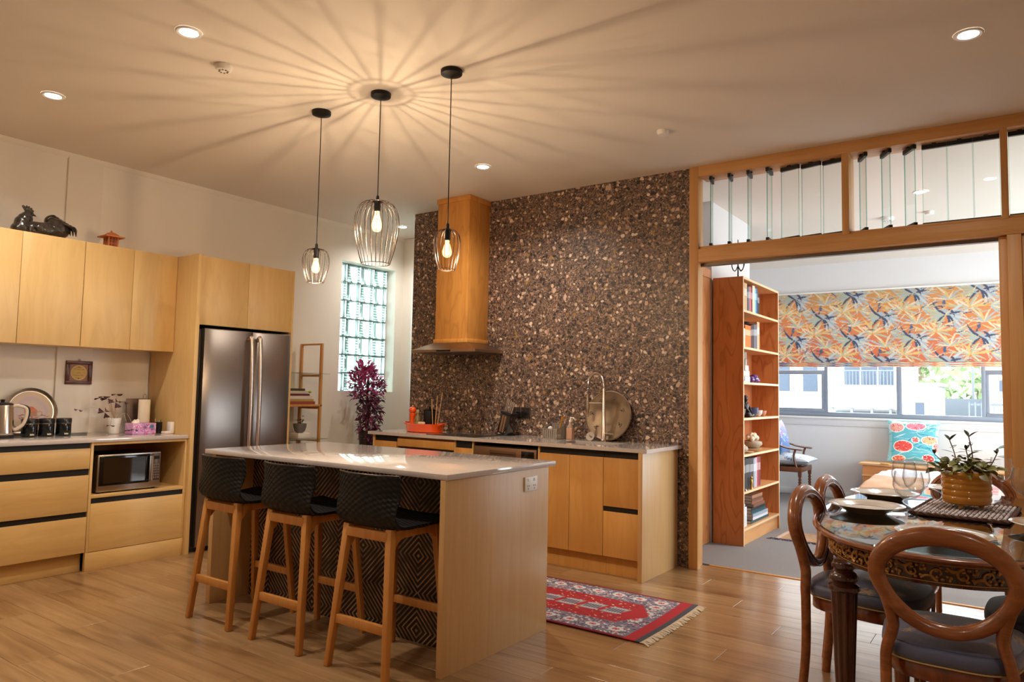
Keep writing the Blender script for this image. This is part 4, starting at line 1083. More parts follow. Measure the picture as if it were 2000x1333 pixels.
# spring tap
t = thing('spring_tap', 'steel sink mixer tap with a tall spring arch', 'tap', (-2.752, 5.2, z))
TM = plain('warm_chrome', C(214, 200, 188), .22, 1)
MB().lathe([(.027, 0), (.027, .012), (.022, .016), (.020, .07), (.016, .075), (.014, .42), (.012, .425)], (-2.752, 5.2, z+.0004), 18).build('column', TM, t, smooth=50)
arch = [(-2.752, 5.2, z+.425)]+[(-2.752-.07+.07*math.cos(a), 5.2-.008*math.sin(a), z+.455+.09*math.sin(a)) for a in [PI*i/12 for i in range(13)]]+[(-2.892, 5.19, z+.38)]
arch = catmull(arch, 3)
hose = MB(); hose.tube(arch, .008, 8); hose.build('hose', plain('grey_hose', C(120, 110, 104), .35, .6), t, smooth=60)
sp = MB(); pts = []; cum = 0
turns = 46; total = len(arch)-1
for i in range(turns*7+1):
    q = i/(turns*7)*total; j = min(int(q), total-1); p0 = arch[j].lerp(arch[j+1], q-j); tg = (arch[j+1]-arch[j]).normalized()
    n1 = Vector((0, 1, 0)); n1 = (n1-tg*n1.dot(tg)).normalized(); n2 = tg.cross(n1); a = 2*PI*i/7
    pts.append(p0+n1*.0125*math.cos(a)+n2*.0125*math.sin(a))
sp.tube(pts, .0026, 5); sp.build('spring', TM, t, smooth=60)
MB().lathe([(.009, 0), (.013, .01), (.013, .13), (.010, .14), (.010, .18)], (-2.893, 5.19, z+.195), 14).build('spray_head', TM, t, smooth=50)
MB().tube([(-2.752, 5.2, z+.305), (-2.893, 5.19, z+.305)], .0055, 8).build('docking_arm', TM, t)
MB().tube([(-2.752, 5.2, z+.062), (-2.70, 5.19, z+.062), (-2.655, 5.17, z+.064)], [.012, .009, .008], 10).build('lever', TM, t, smooth=60)
# leaning round platter
t = thing('round_platter', 'large round weathered platter leaning behind the sink tap', 'platter', (-2.755, 5.27, z))
pm, nt, pb = newmat('weathered_platter')
tc = N(nt, 'ShaderNodeTexCoord'); n = N(nt, 'ShaderNodeTexNoise'); n.inputs['Scale'].default_value = 5; n.inputs['Detail'].default_value = 6; L(nt, tc.outputs['Object'], n.inputs['Vector'])
L(nt, ramp(nt, n.outputs[0], [(.3, C(112, 94, 76)), (.5, C(146, 124, 100)), (.65, C(168, 146, 120)), (.75, C(150, 104, 74))]), pb.inputs['Base Color']); pb.inputs['Roughness'].default_value = .35; pb.inputs['Metallic'].default_value = .35
R_ = .205; tilt = D(-11)
Mx = Matrix.Translation((-2.757, 5.245, z+.003)) @ Matrix.Rotation(tilt, 4, 'X') @ Matrix.Translation((0, 0, R_)) @ Matrix.Rotation(PI/2, 4, 'X')
b = MB(); b.M = Mx; b.lathe([(R_-.004, -.006), (R_, -.003), (R_, .004), (R_-.008, .009), (R_-.014, .004), (.001, .003)], (0, 0, 0), 56); b.build('disc', pm, t, smooth=45)
pa = plain('brown_paw_print', C(72, 58, 48), .6)
for k in range(7):
    a = .35+2*PI*k/7; rr = .145 if k % 2 else .13
    b = MB(); b.M = Mx @ Matrix.Translation((rr*math.cos(a), rr*math.sin(a), .0035)) @ Matrix.Rotation(a, 4, 'Z')
    for dx, dy, r_ in ((0, 0, .010), (.014, .012, .006), (.018, 0, .006), (.014, -.012, .006), (-.012, .008, .005)): b.lathe([(r_, 0), (r_*.8, .001)], (dx, dy, 0), 8)
    b.build('painted_motif', pa, t)

#==PART6==
# ================================================================ left bench things
z = BT
def leafmesh(name, ln, wd, fold, mat, curl=.2, base=.0):
    """pointed leaf along +x, folded on its midrib"""
    b = MB(); rows = []; n = 6
    for i in range(n+1):
        u = i/n; w_ = wd*math.sin(PI*(u*.93+.05))**.9/2; x = ln*u; zc = -curl*ln*u*u
        rows.append([(x, -w_, zc+fold*w_), (x, 0, zc), (x, w_, zc+fold*w_)])
    b.grid(rows)
    me = bpy.data.meshes.new(name); me.from_pydata(b.v, [], b.f); me.update(); me.materials.append(mat); me.shade_smooth(); return me
def put(name, me, parent, pos, rot, s=1.0):
    o = bpy.data.objects.new(name, me); COL.objects.link(o); o.parent = parent
    o.location = Vector(pos)-ORG.get(parent.name, Vector((0, 0, 0))); o.rotation_euler = rot; o.scale = (s, s, s); return o

# kettle
kx, ky = -5.74, 2.085
t = thing('electric_kettle', 'brushed steel electric kettle on its base at the left end of the bench', 'kettle', (kx, ky, z))
KS = plain('kettle_steel', C(202, 192, 180), .24, 1)
MB().lathe([(.078, 0), (.08, .006), (.08, .016), (.074, .02)], (kx, ky, z+.0004), 32).build('power_base', M['blackmatte'], t, smooth=50)
MB().lathe([(.074, .021), (.078, .026), (.078, .04), (.073, .07), (.066, .22), (.064, .226)], (kx, ky, z), 36).build('body', KS, t, smooth=50)
MB().lathe([(.0645, .2265), (.064, .236), (.05, .242), (.012, .244), (.012, .256), (.016, .262), (.006, .266)], (kx, ky, z), 32).build('lid', M['blackmatte'], t, smooth=50)
h = MB(); hd = Vector((.35, .94, 0)).normalized()
hp = [(.062, .215), (.085, .222), (.125, .212), (.142, .19), (.14, .14), (.122, .09), (.09, .062), (.072, .055)]
h.tube(catmull([(kx+hd.x*a, ky+hd.y*a, z+q) for a, q in hp], 5), (.012, .009), 10, up=(-hd.y, hd.x, 0)); h.build('handle', plain('pale_grip', C(206, 188, 168), .4), t, smooth=60)
h = MB(); h.tube(catmull([(kx+hd.x*(a+.012), ky+hd.y*(a+.012), z+q+.004) for a, q in hp[1:6]], 5), (.009, .004), 8, up=(-hd.y, hd.x, 0)); h.build('grip_strip', M['blackmatte'], t, smooth=60)
sp = MB(); sp.tube([(kx-hd.x*.055, ky-hd.y*.055, z+.18), (kx-hd.x*.085, ky-hd.y*.085, z+.215)], [.022, .012], 10); sp.build('spout', KS, t, smooth=60)
MB().box(kx+hd.x*.082-.01, kx+hd.x*.082+.014, ky+hd.y*.082-.008, ky+hd.y*.082+.03, z+.03, z+.042).build('switch_lever', plain('silver_switch', C(200, 190, 180), .3, .6), t, bevel=.003)
# painted tin tray leaning on the wall
t = thing('tin_tray', 'round tin tray painted with a teapot and cups leaning on the cream wall', 'tray', (-5.9, 2.33, z))
R_ = .172
Mx = Matrix.Translation((-5.885, 2.332, z+.003)) @ Matrix.Rotation(D(-11), 4, 'Y') @ Matrix.Translation((0, 0, R_)) @ Matrix.Rotation(PI/2, 4, 'Z') @ Matrix.Rotation(PI/2, 4, 'X')
b = MB(); b.M = Mx; b.lathe([(R_-.03, 0), (R_-.016, .001), (R_-.006, .018), (R_, .024), (R_-.002, .027), (R_-.01, .021), (R_-.02, .005), (R_-.03, .004)], (0, 0, 0), 56); b.build('rim', plain('tin_steel', C(196, 184, 168), .25, 1), t, smooth=50)
cv = Canvas(90, 90, (206, 182, 160)); rr = random.Random(4)
cv.ell(45, 42, 34, 32, (196, 176, 182)); cv.ell(45, 46, 27, 25, (200, 182, 176))
cv.ell(44, 44, 13, 9, (198, 108, 52)); cv.ell(44, 37, 7, 4, (206, 92, 36)); cv.rect(33, 56, 47, 56, (196, 140, 100)); cv.ell(61, 50, 7, 7, (190, 150, 140)); cv.ell(61, 50, 4, 4, (204, 180, 172))
for _ in range(28): cv.leaf(rr.uniform(18, 76), rr.uniform(50, 66), rr.uniform(5, 10), 2.4, rr.uniform(-.6, .6), .3, rr.choice([(150, 70, 60), (170, 96, 74), (120, 60, 50), (186, 130, 130)]))
for k in range(5): cv.rect(34, 55, 46+2*k, 46+2*k, (150, 90, 64))
RI = R_-.026
def disk_fn(u, v):
    # square grid mapped smoothly on to a disc
    a, c = 2*u-1, 1-2*v
    x = a*math.sqrt(max(0, 1-c*c/2)); y = c*math.sqrt(max(0, 1-a*a/2))
    return tuple(Mx @ Vector((x*RI, y*RI, .0055)))
cloth('painted_face', cv, disk_fn, M['printgloss'], t)
# canisters
for i, (y, lab) in enumerate(((2.268, 'black canister half hidden behind the kettle handle'), (2.378, 'black canister in the middle of the row of three'), (2.492, 'black canister nearest the white plant pot'))):
    x = -5.76
    t = thing('canister', lab, 'canister', (x, y, z), group='black canisters')
    MB().lathe([(.046, 0), (.05, .004), (.05, .09), (.048, .093)], (x, y, z+.0004), 30).build('body', plain('black_tin', C(14, 16, 16), .18), t, smooth=50)
    MB().lathe([(.0515, 0), (.0515, .03), (.048, .034), (.002, .035)], (x, y, z+.094), 30).build('lid', plain('black_lid', C(18, 17, 17), .28), t, smooth=50)
    MB().lathe([(.0505, 0), (.0522, .002), (.0505, .004)], (x, y, z+.091), 30, cap=False).build('rim_band', M['steel'], t)
    b = MB()
    for k in range(9):
        a = .1-.35+k*.06; a2 = a+.045; hgt = .012 if k not in (0, 4) else .016
        b.add([(x+.0507*math.cos(a), y+.0507*math.sin(a), z+.012), (x+.0507*math.cos(a2), y+.0507*math.sin(a2), z+.012), (x+.0507*math.cos(a2), y+.0507*math.sin(a2), z+.012+hgt*.5), (x+.0507*math.cos(a), y+.0507*math.sin(a), z+.012+hgt)], [(0, 1, 2, 3)])
    b.build('lettering', plain('cream_lettering', C(226, 210, 186), .5), t, smooth=0)
# framed plaque
t = thing('framed_sampler', 'small brown framed sampler with a round cream motif on the cream wall', 'picture', (-5.945, 2.655, 1.29))
xw = -5.952; fy0, fy1, fz0, fz1 = 2.562, 2.754, 1.292, 1.472
FM = wood('dark_red_frame', C(72, 30, 16), C(100, 46, 24), 'y', 3, .35, 10, .02)
for a in ((fy0, fy1, fz0, fz0+.026), (fy0, fy1, fz1-.026, fz1), (fy0, fy0+.028, fz0+.026, fz1-.026), (fy1-.028, fy1, fz0+.026, fz1-.026)):
    MB().box(xw, xw+.016, *a).build('frame_rail', FM, t, bevel=.003)
cv = Canvas(96, 90, (156, 122, 106)); rr = random.Random(2)
for _ in range(400): cv.ell(rr.uniform(0, 96), rr.uniform(0, 90), 1, 1, rr.choice([(176, 146, 136), (128, 96, 84), (164, 124, 96)]))
cv.ell(48, 45, 40, 39, (226, 196, 150)); cv.ell(48, 45, 36.5, 35.5, (206, 176, 112))
ink = (110, 78, 30)
for yy, hw in ((27, 27), (45, 10), (59, 25)):
    x = 48-hw
    while x < 48+hw:
        cv.leaf(x, yy+rr.uniform(-2, 2), rr.uniform(3, 5), 1.6, rr.uniform(-1.2, 1.2), 1., ink); x += 3.4
for yy, s in ((15, 1), (75, -1)):
    cv.ell(48, yy, 3, 3, ink)
    for q in (-1, 1): cv.leaf(48, yy+s, 15, 2.2, PI/2-q*PI/2+.15*s*q, -.5*q*s, ink)
cloth('sampler_face', cv, lambda u, v: (xw+.006, fy0+.027+(fy1-fy0-.054)*u, fz1-.025-(fz1-fz0-.05)*v), M['print'], t)
tr_ = MB(); tr_.tube([(xw+.008, 2.658+.007*math.cos(a), fz1+.006+.007*math.sin(a)) for a in [2*PI*i/12 for i in range(12)]], .0018, 5, closed=True); tr_.build('hanging_ring', FM, t)
# oxalis in a white pot
px_, py_ = -5.78, 2.865
t = thing('purple_shamrock_plant', 'purple shamrock plant in a white pot on the left bench', 'plant', (px_, py_, z))
MB().lathe([(.036, 0), (.038, .004), (.047, .115), (.048, .12), (.043, .12), (.040, .105), (.002, .104)], (px_, py_, z+.0004), 28).build('pot', M['white'], t, smooth=50)
MB().lathe([(.041, 0), (.002, .004)], (px_, py_, z+.106), 20).build('soil', M['soil'], t)
def trileaf():
    b = MB(); ln, wd = .042, .05
    b.add([(0.002, 0, 0), (ln, -wd/2, .006), (ln*1.02, -wd*.2, -.004), (ln*.92, 0, -.006), (ln*1.02, wd*.2, -.004), (ln, wd/2, .006)], [(0, 1, 2, 3), (0, 3, 4, 5)])
    me = bpy.data.meshes.new('leaf'); me.from_pydata(b.v, [], b.f); me.update(); me.materials.append(PUR); return me
PUR = plain('dark_purple_leaf', C(58, 18, 24), .5, var=.25, vscale=40)
TL = trileaf(); stm = plain('pale_stem', C(190, 160, 128), .5)
tri = [((-5.76, 2.745, 1.195), .2, -.1, 1.05), ((-5.72, 2.77, 1.185), .5, .2, .95), ((-5.80, 2.79, 1.205), .3, .0, .9), ((-5.74, 2.845, 1.16), .15, .75, 1.15), ((-5.80, 2.885, 1.222), .1, -.1, .95), ((-5.77, 2.925, 1.165), .4, .35, .8), ((-5.76, 2.588, 1.105), .5, .5, .6), ((-5.70, 2.75, 1.085), .2, 1.1, 1.05), ((-5.70, 2.80, .985), .2, .1, .65), ((-5.57, 2.87, .955), .6, .0, .6), ((-5.565, 2.915, .955), .3, .4, .55)]
rr = random.Random(12)
for i, (p, a0, tilt, s) in enumerate(tri):
    for k in range(3):
        o = put('leaf', TL, t, p, (0, 0, 0), s)
        o.rotation_mode = 'QUATERNION'
        q = Matrix.Rotation(tilt, 3, 'Y') @ Matrix.Rotation(a0+k*2*PI/3, 3, 'Z') @ Matrix.Rotation(.15+.2*rr.random(), 3, 'Y')
        o.rotation_quaternion = q.to_quaternion()
    st_ = MB(); base = Vector((px_, py_, z+.105)); P_ = Vector(p)
    mid = base.lerp(P_, .55)+Vector((0, 0, .05 if p[2] > 1.02 else .09))
    st_.tube(catmull([base, mid, P_], 6), .0013, 5); st_.build('stem', stm, t, smooth=60)
# paper towel stand, grey screen behind it
t = thing('paper_towel_stand', 'white paper towel roll on a wire stand against the cream wall', 'paper towel', (-5.80, 3.105, z))
MB().lathe([(.062, 0), (.062, .008), (.05, .011)], (-5.80, 3.105, z+.0004), 28).build('stand_base', M['steel'], t, smooth=50)
MB().lathe([(.013, .011), (.044, .011), (.044, .262), (.042, .264), (.013, .264)], (-5.80, 3.105, z), 32, cap=False).build('paper_roll', plain('paper_towel', C(228, 214, 192), .9, bmp=.3, bscale=150), t, smooth=50)
h = MB(); h.tube([(-5.80, 3.097, z+.01), (-5.80, 3.093, z+.285)]+[(-5.80, 3.105+.012*math.cos(a), z+.292+.014*math.sin(a)) for a in [PI-PI*i/8 for i in range(9)]]+[(-5.80, 3.117, z+.285), (-5.80, 3.113, z+.01)], .0022, 6); h.build('wire_loop', plain('brass_wire', C(176, 140, 96), .35, .8), t)
t = thing('steel_splash_screen', 'dull grey steel panel standing behind the paper towel', 'panel', (-5.9, 3.11, z))
b = MB(); b.M = Matrix.Translation((-5.885, 3.112, z)) @ Matrix.Rotation(D(-6), 4, 'Y'); b.box(-.006, .004, -.095, .092, .001, .27); b.build('plate', plain('dull_steel', C(112, 98, 92), .38, .7), t, bevel=.002)
b = MB(); b.M = Matrix.Translation((-5.885, 3.112, z)) @ Matrix.Rotation(D(-6), 4, 'Y')
for i in range(8): b.box(.004, .006, .045+i*.006, .048+i*.006, .01, .262)
b.build('ridges', plain('ridge_steel', C(88, 76, 72), .4, .7), t, smooth=0)
# tissue box
t = thing('tissue_box', 'pink and violet patterned tissue box on the left bench', 'tissue box', (-5.66, 3.0, z))
cv = Canvas(120, 54, (214, 150, 196)); rr = random.Random(21)
for _ in range(60): cv.leaf(rr.uniform(0, 120), rr.uniform(0, 54), rr.uniform(8, 22), rr.uniform(2, 6), rr.uniform(0, 6.3), rr.uniform(-1, 1), rr.choice([(222, 66, 150), (206, 40, 120), (240, 190, 214), (150, 90, 160), (236, 214, 226), (120, 100, 170), (190, 120, 190)]))
cv.ell(98, 16, 12, 11, (96, 130, 176)); cv.ell(98, 16, 5, 5, (70, 96, 150))
for k in range(9): cv.leaf(62, 20, 22, 3.5, k*.7, .6, (130, 60, 120))
tx0, tx1, ty0, ty1, th = -5.715, -5.60, 2.915, 3.10, .083
MB().box(tx0, tx1-.0008, ty0, ty1, z+.0005, z+th).build('carton', plain('violet_card', C(206, 150, 200), .5), t, bevel=.002)
cloth('printed_front', cv, lambda u, v: (tx1, ty0+(ty1-ty0)*u, z+.001+(th-.002)*(1-v)), M['printgloss'], t)
b = MB(); rows = []
for j in range(9):
    v = j/8
    rows.append([(-5.655+.03*math.cos(a)*(1-v*.75)+.006*math.sin(5*a+3*v), 2.965+.03*math.sin(a)*(1-v*.5)+.008*v, z+th+.028*v+.004*math.sin(3*a)) for a in [2*PI*i/20 for i in range(20)]])
b.grid(rows, cu=True); b.build('tissue', plain('white_tissue', C(240, 226, 208), .9), t, smooth=80)
# black mug of odds and ends
t = thing('pen_mug', 'black tumbler of pens beside the tissue box', 'mug', (-5.64, 3.142, z))
MB().lathe([(.025, 0), (.027, .004), (.03, .05), (.029, .088), (.026, .088), (.026, .01), (.002, .008)], (-5.64, 3.14, z+.0004), 26).build('tumbler', plain('black_ceramic', C(18, 17, 18), .25), t, smooth=50)
for i, (dx, dy, h_, c) in enumerate(((-.012, -.014, .118, (206, 176, 120)), (.004, .012, .108, (70, 110, 60)), (.012, -.004, .103, (190, 180, 170)))):
    MB().tube([(-5.64+dx*.4, 3.14+dy*.4, z+.012), (-5.64+dx*1.3, 3.14+dy*1.4, z+h_)], .0032, 6).build('pen', plain('pen_colour', C(*c), .4), t)
t = thing('white_gadget', 'small white upright gadget on a flat base at the end of the bench', 'gadget', (-5.56, 3.18, z))
MB().box(-5.585, -5.525, 3.178, 3.21, z+.0005, z+.092).build('tower', M['white'], t, bevel=.006)
MB().box(-5.56, -5.50, 3.12, 3.177, z+.0005, z+.02).build('base', plain('offwhite_plastic', C(232, 222, 214), .4), t, bevel=.004)

# ================================================================ on top of the cupboards
zc = 2.3402
ZR = plain('dark_glazed_ceramic', C(50, 44, 40), .22, coat=.5, var=.4, vscale=40, bmp=.6, bscale=70)
t = thing('rooster_figure', 'dark glazed ceramic rooster lying on top of the wall cupboards', 'figurine', (-5.73, 2.26, zc))
def Y(a): return 2.06+a
b = MB(); x = -5.72
b.tube(catmull([(x, Y(.035), zc+.035), (x, Y(.12), zc+.045), (x, Y(.2), zc+.05), (x, Y(.28), zc+.07), (x, Y(.33), zc+.075)], 5), [(.055, .035)]*5+[(.058, .04)]*8+[(.06, .06)]*6+[(.05, .06), (.035, .04)], 14, up=(1, 0, 0))
b.tube(catmull([(x, Y(.06), zc+.02), (x, Y(.062), zc+.08), (x, Y(.085), zc+.125), (x, Y(.1), zc+.15)], 5), [.052]*4+[.048]*3+[.042]*3+[.034]*3+[.029, .027, .024], 14)
b.ell((x, Y(.102), zc+.15), (.026, .032, .028)); b.ell((x, Y(.03), zc+.035), (.05, .035, .036)); b.ell((x, Y(.30), zc+.07), (.055, .075, .065)); b.ell((x, Y(.285), zc+.105), (.045, .06, .05))
body = b.build('body', ZR, t, smooth=80)
md = body.modifiers.new('blend', 'REMESH'); md.mode = 'VOXEL'; md.voxel_size = .006; md.use_smooth_shade = True
cm = MB(); comb = [(.075, .165), (.055, .195), (.062, .205), (.08, .195), (.083, .207), (.094, .198), (.10, .206), (.108, .192), (.118, .196), (.122, .182), (.132, .178), (.13, .165), (.11, .158)]
cm.prism([(x-.006, Y(a), zc+q) for a, q in comb], (.012, 0, 0)); cm.build('comb', ZR, t, bevel=.002)
bk = MB(); bk.tube([(x, Y(.122), zc+.15), (x, Y(.15), zc+.14)], [.012, .002], 8); bk.build('beak', ZR, t)
MB().ell((x, Y(.118), zc+.115), (.012, .012, .024)).build('wattle', ZR, t)
for k in range(7):
    f_ = MB(); a0 = .26+.008*k; s = (k-3)*.011
    f_.tube(catmull([(x+s*.5, Y(a0-.03), zc+.05), (x+s, Y(a0-.035+.006*k), zc+.14-.006*k), (x+s*1.6, Y(a0+.02+.006*k), zc+.178-.014*k), (x+s*2.2, Y(a0+.06+.002*k), zc+.14-.010*k), (x+s*2.0, Y(a0+.072+.002*k), zc+.055-.004*k)], 5), [(.006, .016)]*3+[(.008, .02)]*14+[(.006, .016), (.005, .012), (.004, .008), (.002, .003)], 8, up=(1, 0, 0)); f_.build('tail_feather', ZR, t, smooth=70)
for s in (-1, 1):
    MB().ell((x+s*.024, Y(.112), zc+.155), (.004, .006, .006)).build('eye', M['blackgloss'], t)
    wg = MB(); wg.ell((x+s*.052, Y(.2), zc+.055), (.012, .075, .032)); wg.build('wing', ZR, t, smooth=80)
t = thing('wooden_lantern', 'little orange wood pagoda lantern on top of the wall cupboards', 'lantern', (-5.7, 2.724, zc))
OW = plain('orange_wood', C(196, 112, 56), .5, var=.1, vscale=30); cx_, cy_ = -5.70, 2.724
MB().box(cx_-.042, cx_+.042, cy_-.042, cy_+.042, zc+.0004, zc+.008).build('base', OW, t, bevel=.002)
for sx_ in (-1, 1):
    for sy_ in (-1, 1): MB().box(cx_+sx_*.034-.005, cx_+sx_*.034+.005, cy_+sy_*.034-.005, cy_+sy_*.034+.005, zc+.008, zc+.078).build('post', OW, t, smooth=0)
MB().box(cx_-.028, cx_+.028, cy_-.028, cy_+.028, zc+.008, zc+.078).build('inner_box', plain('deep_orange', C(150, 74, 34), .6), t, smooth=0)
b = MB()
for q in (-.012, .012):
    b.box(cx_+.034, cx_+.038, cy_+q-.002, cy_+q+.002, zc+.008, zc+.078); b.box(cx_+q-.002, cx_+q+.002, cy_-.038, cy_-.034, zc+.008, zc+.078)
for q in (.03, .055):
    b.box(cx_+.034, cx_+.038, cy_-.034, cy_+.034, zc+q, zc+q+.004); b.box(cx_-.034, cx_+.034, cy_-.038, cy_-.034, zc+q, zc+q+.004)
b.build('lattice', OW, t, smooth=0)
rf = MB(); rf.grid([[(cx_+sx_*r_, cy_+sy_*r_, zc+h_) for sx_, sy_ in ((-1, -1), (1, -1), (1, 1), (-1, 1))] for r_, h_ in ((.07, .078), (.072, .086), (.045, .094), (.022, .115), (.006, .122))], cu=True); rf.f.append((0, 1, 2, 3)); rf.f.append((16, 17, 18, 19)); rf.build('roof', OW, t, smooth=0)
MB().lathe([(.006, 0), (.008, .008), (.003, .014)], (cx_, cy_, zc+.121), 10).build('finial', OW, t)

# ================================================================ etagere and plants by the glass blocks
t = thing('ladder_shelf', 'slim honey timber shelf unit with glass shelves beside the fridge', 'shelf', (-5.78, 4.5, 0))
LW = wood('honey_timber', C(190, 136, 78), C(214, 162, 100), 'z', 2, .45, 12, .02)
xa, xb = -5.945, -5.615
for yy in (4.22, 4.75):
    MB().box(xa, xa+.03, yy-.011, yy+.011, 0, 1.735).build('upright', LW, t, bevel=.002); MB().box(xb-.03, xb, yy-.011, yy+.011, 0, 1.735).build('upright', LW, t, bevel=.002)
    for q in (.30, .80, 1.115, 1.43, 1.722): MB().box(xa+.03, xb-.03, yy-.01, yy+.01, q-.024 if q < 1.7 else q-.004, q if q < 1.7 else 1.735).build('rung', LW, t, bevel=.002)
SG_ = glassy('shelf_glass', (.86, .94, .92, 1), 0, 1, .05)
for q in (.302, .802, 1.432): MB().box(xa+.005, xb+.06, 4.17, 4.80, q, q+.008).build('glass_shelf', SG_, t, smooth=0)
MB().box(xa+.005, xb, 4.17, 4.765, 1.117, 1.137).build('timber_shelf', LW, t, bevel=.002)
zb = 1.1375
def book_flat(lab, x0, x1, y0, y1, z0, th, col, sp=None, name='book'):
    t = thing(name, lab, 'book', ((x0+x1)/2, (y0+y1)/2, z0))
    cm_ = plain('book_cover', C(*col), .5)
    c = MB(); c.box(x0, x1, y0, y1, z0+.0002, z0+.003); c.box(x0, x1, y0, y1, z0+th-.003, z0+th)
    if sp == 'x': c.box(x1-.003, x1, y0, y1, z0+.003, z0+th-.003)
    else: c.box(x0, x1, y1-.003, y1, z0+.003, z0+th-.003)
    c.build('cover', cm_, t, smooth=0)
    MB().box(x0+.004, x1-.004, y0+.004, y1-.004, z0+.003, z0+th-.003).build('pages', M['pages'], t, smooth=0)
    return t
M['pages'] = plain('book_pages', C(226, 216, 200), .8)
for i, (col, y1, th, lab) in enumerate((((150, 74, 60), 4.70, .028, 'rust red book at the bottom of the shelf stack beside the fridge'), ((176, 150, 90), 4.685, .022, 'mustard book second from the bottom of the stack beside the fridge'), ((222, 210, 206), 4.665, .03, 'thick white book in the stack beside the fridge'), ((110, 46, 62), 4.64, .02, 'maroon book in the stack beside the fridge'), ((206, 200, 182), 4.625, .026, 'cream book near the top of the stack beside the fridge'), ((74, 70, 56), 4.59, .022, 'dark olive book on top of the stack beside the fridge'))):
    book_flat(lab, -5.86+.006*i, -5.64-.004*i, 4.34, y1, zb, th, col, 'x'); zb += th+.0006
tag(MB().ell((-5.66, 4.648, zb-.022-.0006-.01), (.018, .014, .012)).build('green_toy', plain('lime_green', C(150, 190, 60), .5)), 'tiny lime green trinket on the cream book edge', 'trinket')
t = thing('bonsai_bowl', 'grey bowl with a small dark leafed plant on the shelf beside the fridge', 'plant', (-5.75, 4.6, .81))
MB().lathe([(.03, 0), (.05, .02), (.062, .06), (.064, .09), (.058, .09), (.052, .05), (.002, .04)], (-5.73, 4.60, .8605), 24).build('bowl', plain('grey_ceramic', C(120, 116, 118), .4), t, smooth=50)
MB().box(-5.80, -5.66, 4.53, 4.672, .8105, .860).build('stand_block', M['white'], t, bevel=.004)
GL = leafmesh('leaf', .035, .018, .4, plain('dark_green_leaf', C(40, 60, 36), .4))
rr = random.Random(8)
for k in range(14): put('leaf', GL, t, (-5.73+rr.uniform(-.02, .02), 4.60+rr.uniform(-.02, .03), .95+rr.uniform(0, .07)), (rr.uniform(-.5, .5), rr.uniform(-1, .3), rr.uniform(0, 6.3)), rr.uniform(.7, 1.2))
MB().tube([(-5.73, 4.6, .9), (-5.728, 4.605, 1.0)], .004, 6).build('stem', plain('brown_stem', C(70, 52, 36), .7), t)
# cord down the wall behind
# purple trailing plant on a tall stand
sx0, sy0 = -5.70, 5.45
t = thing('purple_trailing_plant', 'purple leafed trailing plant on a tall stand below the glass block window', 'plant', (sx0, sy0, 0))
MB().lathe([(.10, 0), (.10, .012), (.02, .02), (.016, .3), (.016, .66), (.03, .68), (.09, .69), (.09, .70)], (sx0, sy0, 0.0003), 22).build('stand', M['black_iron'], t, smooth=40)
MB().lathe([(.06, .70), (.075, .705), (.085, .83), (.088, .85), (.08, .85), (.002, .82)], (sx0, sy0, 0), 24).build('pot', plain('dark_pot', C(46, 34, 34), .4), t, smooth=50)
MB().tube(catmull([(sx0, sy0, .82), (sx0+.01, sy0+.01, 1.05), (sx0, sy0-.01, 1.25), (sx0, sy0, 1.42)], 5), .012, 8).build('moss_pole', plain('brown_moss', C(66, 46, 38), .9, bmp=.6), t)
PL_ = [leafmesh('leaf', .062, .03, .5, plain('plum_leaf', C(192, 84, 146), .42, var=.3, vscale=30)), leafmesh('leaf', .058, .029, .4, plain('wine_leaf', C(136, 54, 92), .42, var=.3, vscale=30)), leafmesh('leaf', .052, .028, .4, plain('dusk_leaf', C(92, 54, 78), .45, var=.3, vscale=30))]
rr = random.Random(15)
def axis(zz): # centre line and half width of the leafy column
    if zz > 1.40: return -.06, .13*(1.60-zz)/.20+.02
    if zz > 1.18: return -.01, .17
    return .03, .115-.05*max(0, (.98-zz)/.3)
for k in range(298):
    zz = rr.uniform(.74, 1.56) if k > 110 else rr.uniform(1.15, 1.55)
    off, rad = axis(zz); a = rr.uniform(0, 2*PI); q = rad*math.sqrt(rr.uniform(.1, 1))
    x_, y_ = sx0+q*math.cos(a), sy0+off+q*1.15*math.sin(a)
    up = -.9 if zz > 1.3 else (-.3 if zz > 1.15 else .5)
    o = put('leaf', PL_[0 if zz > 1.22 and rr.random() < .75 else rr.choice((1, 2))], t, (x_, y_, zz), (rr.uniform(-.6, .6), up+rr.uniform(-.5, .5), a+rr.uniform(-.7, .7)), rr.uniform(.85, 1.45))
LV = {}
for k in range(900):   # the inner mass of small leaves, past counting
    zz = rr.uniform(.72, 1.5); off, rad = axis(zz); a = rr.uniform(0, 2*PI); q = rad*math.sqrt(rr.uniform(.0, .95))
    c_ = 0 if zz > 1.2 and rr.random() < .7 else rr.choice((1, 2)); b = LV.setdefault(c_, MB())
    R_m = Matrix.Translation((sx0+q*math.cos(a), sy0+off+q*1.15*math.sin(a), zz)) @ Matrix.Rotation(a+rr.uniform(-1, 1), 4, 'Z') @ Matrix.Rotation(rr.uniform(-1.1, .9), 4, 'Y') @ Matrix.Rotation(rr.uniform(-.6, .6), 4, 'X')
    s_ = rr.uniform(.8, 1.3); b.M = R_m
    b.add([(0, 0, 0), (.02*s_, -.013*s_, .004), (.055*s_, 0, -.008), (.02*s_, .013*s_, .004), (.022*s_, 0, -.001)], [(0, 1, 4), (1, 2, 4), (2, 3, 4), (3, 0, 4)])
for c_, b in LV.items(): b.M = None; b.build('foliage', PL_[c_].materials[0], t, smooth=0)['kind'] = 'stuff'
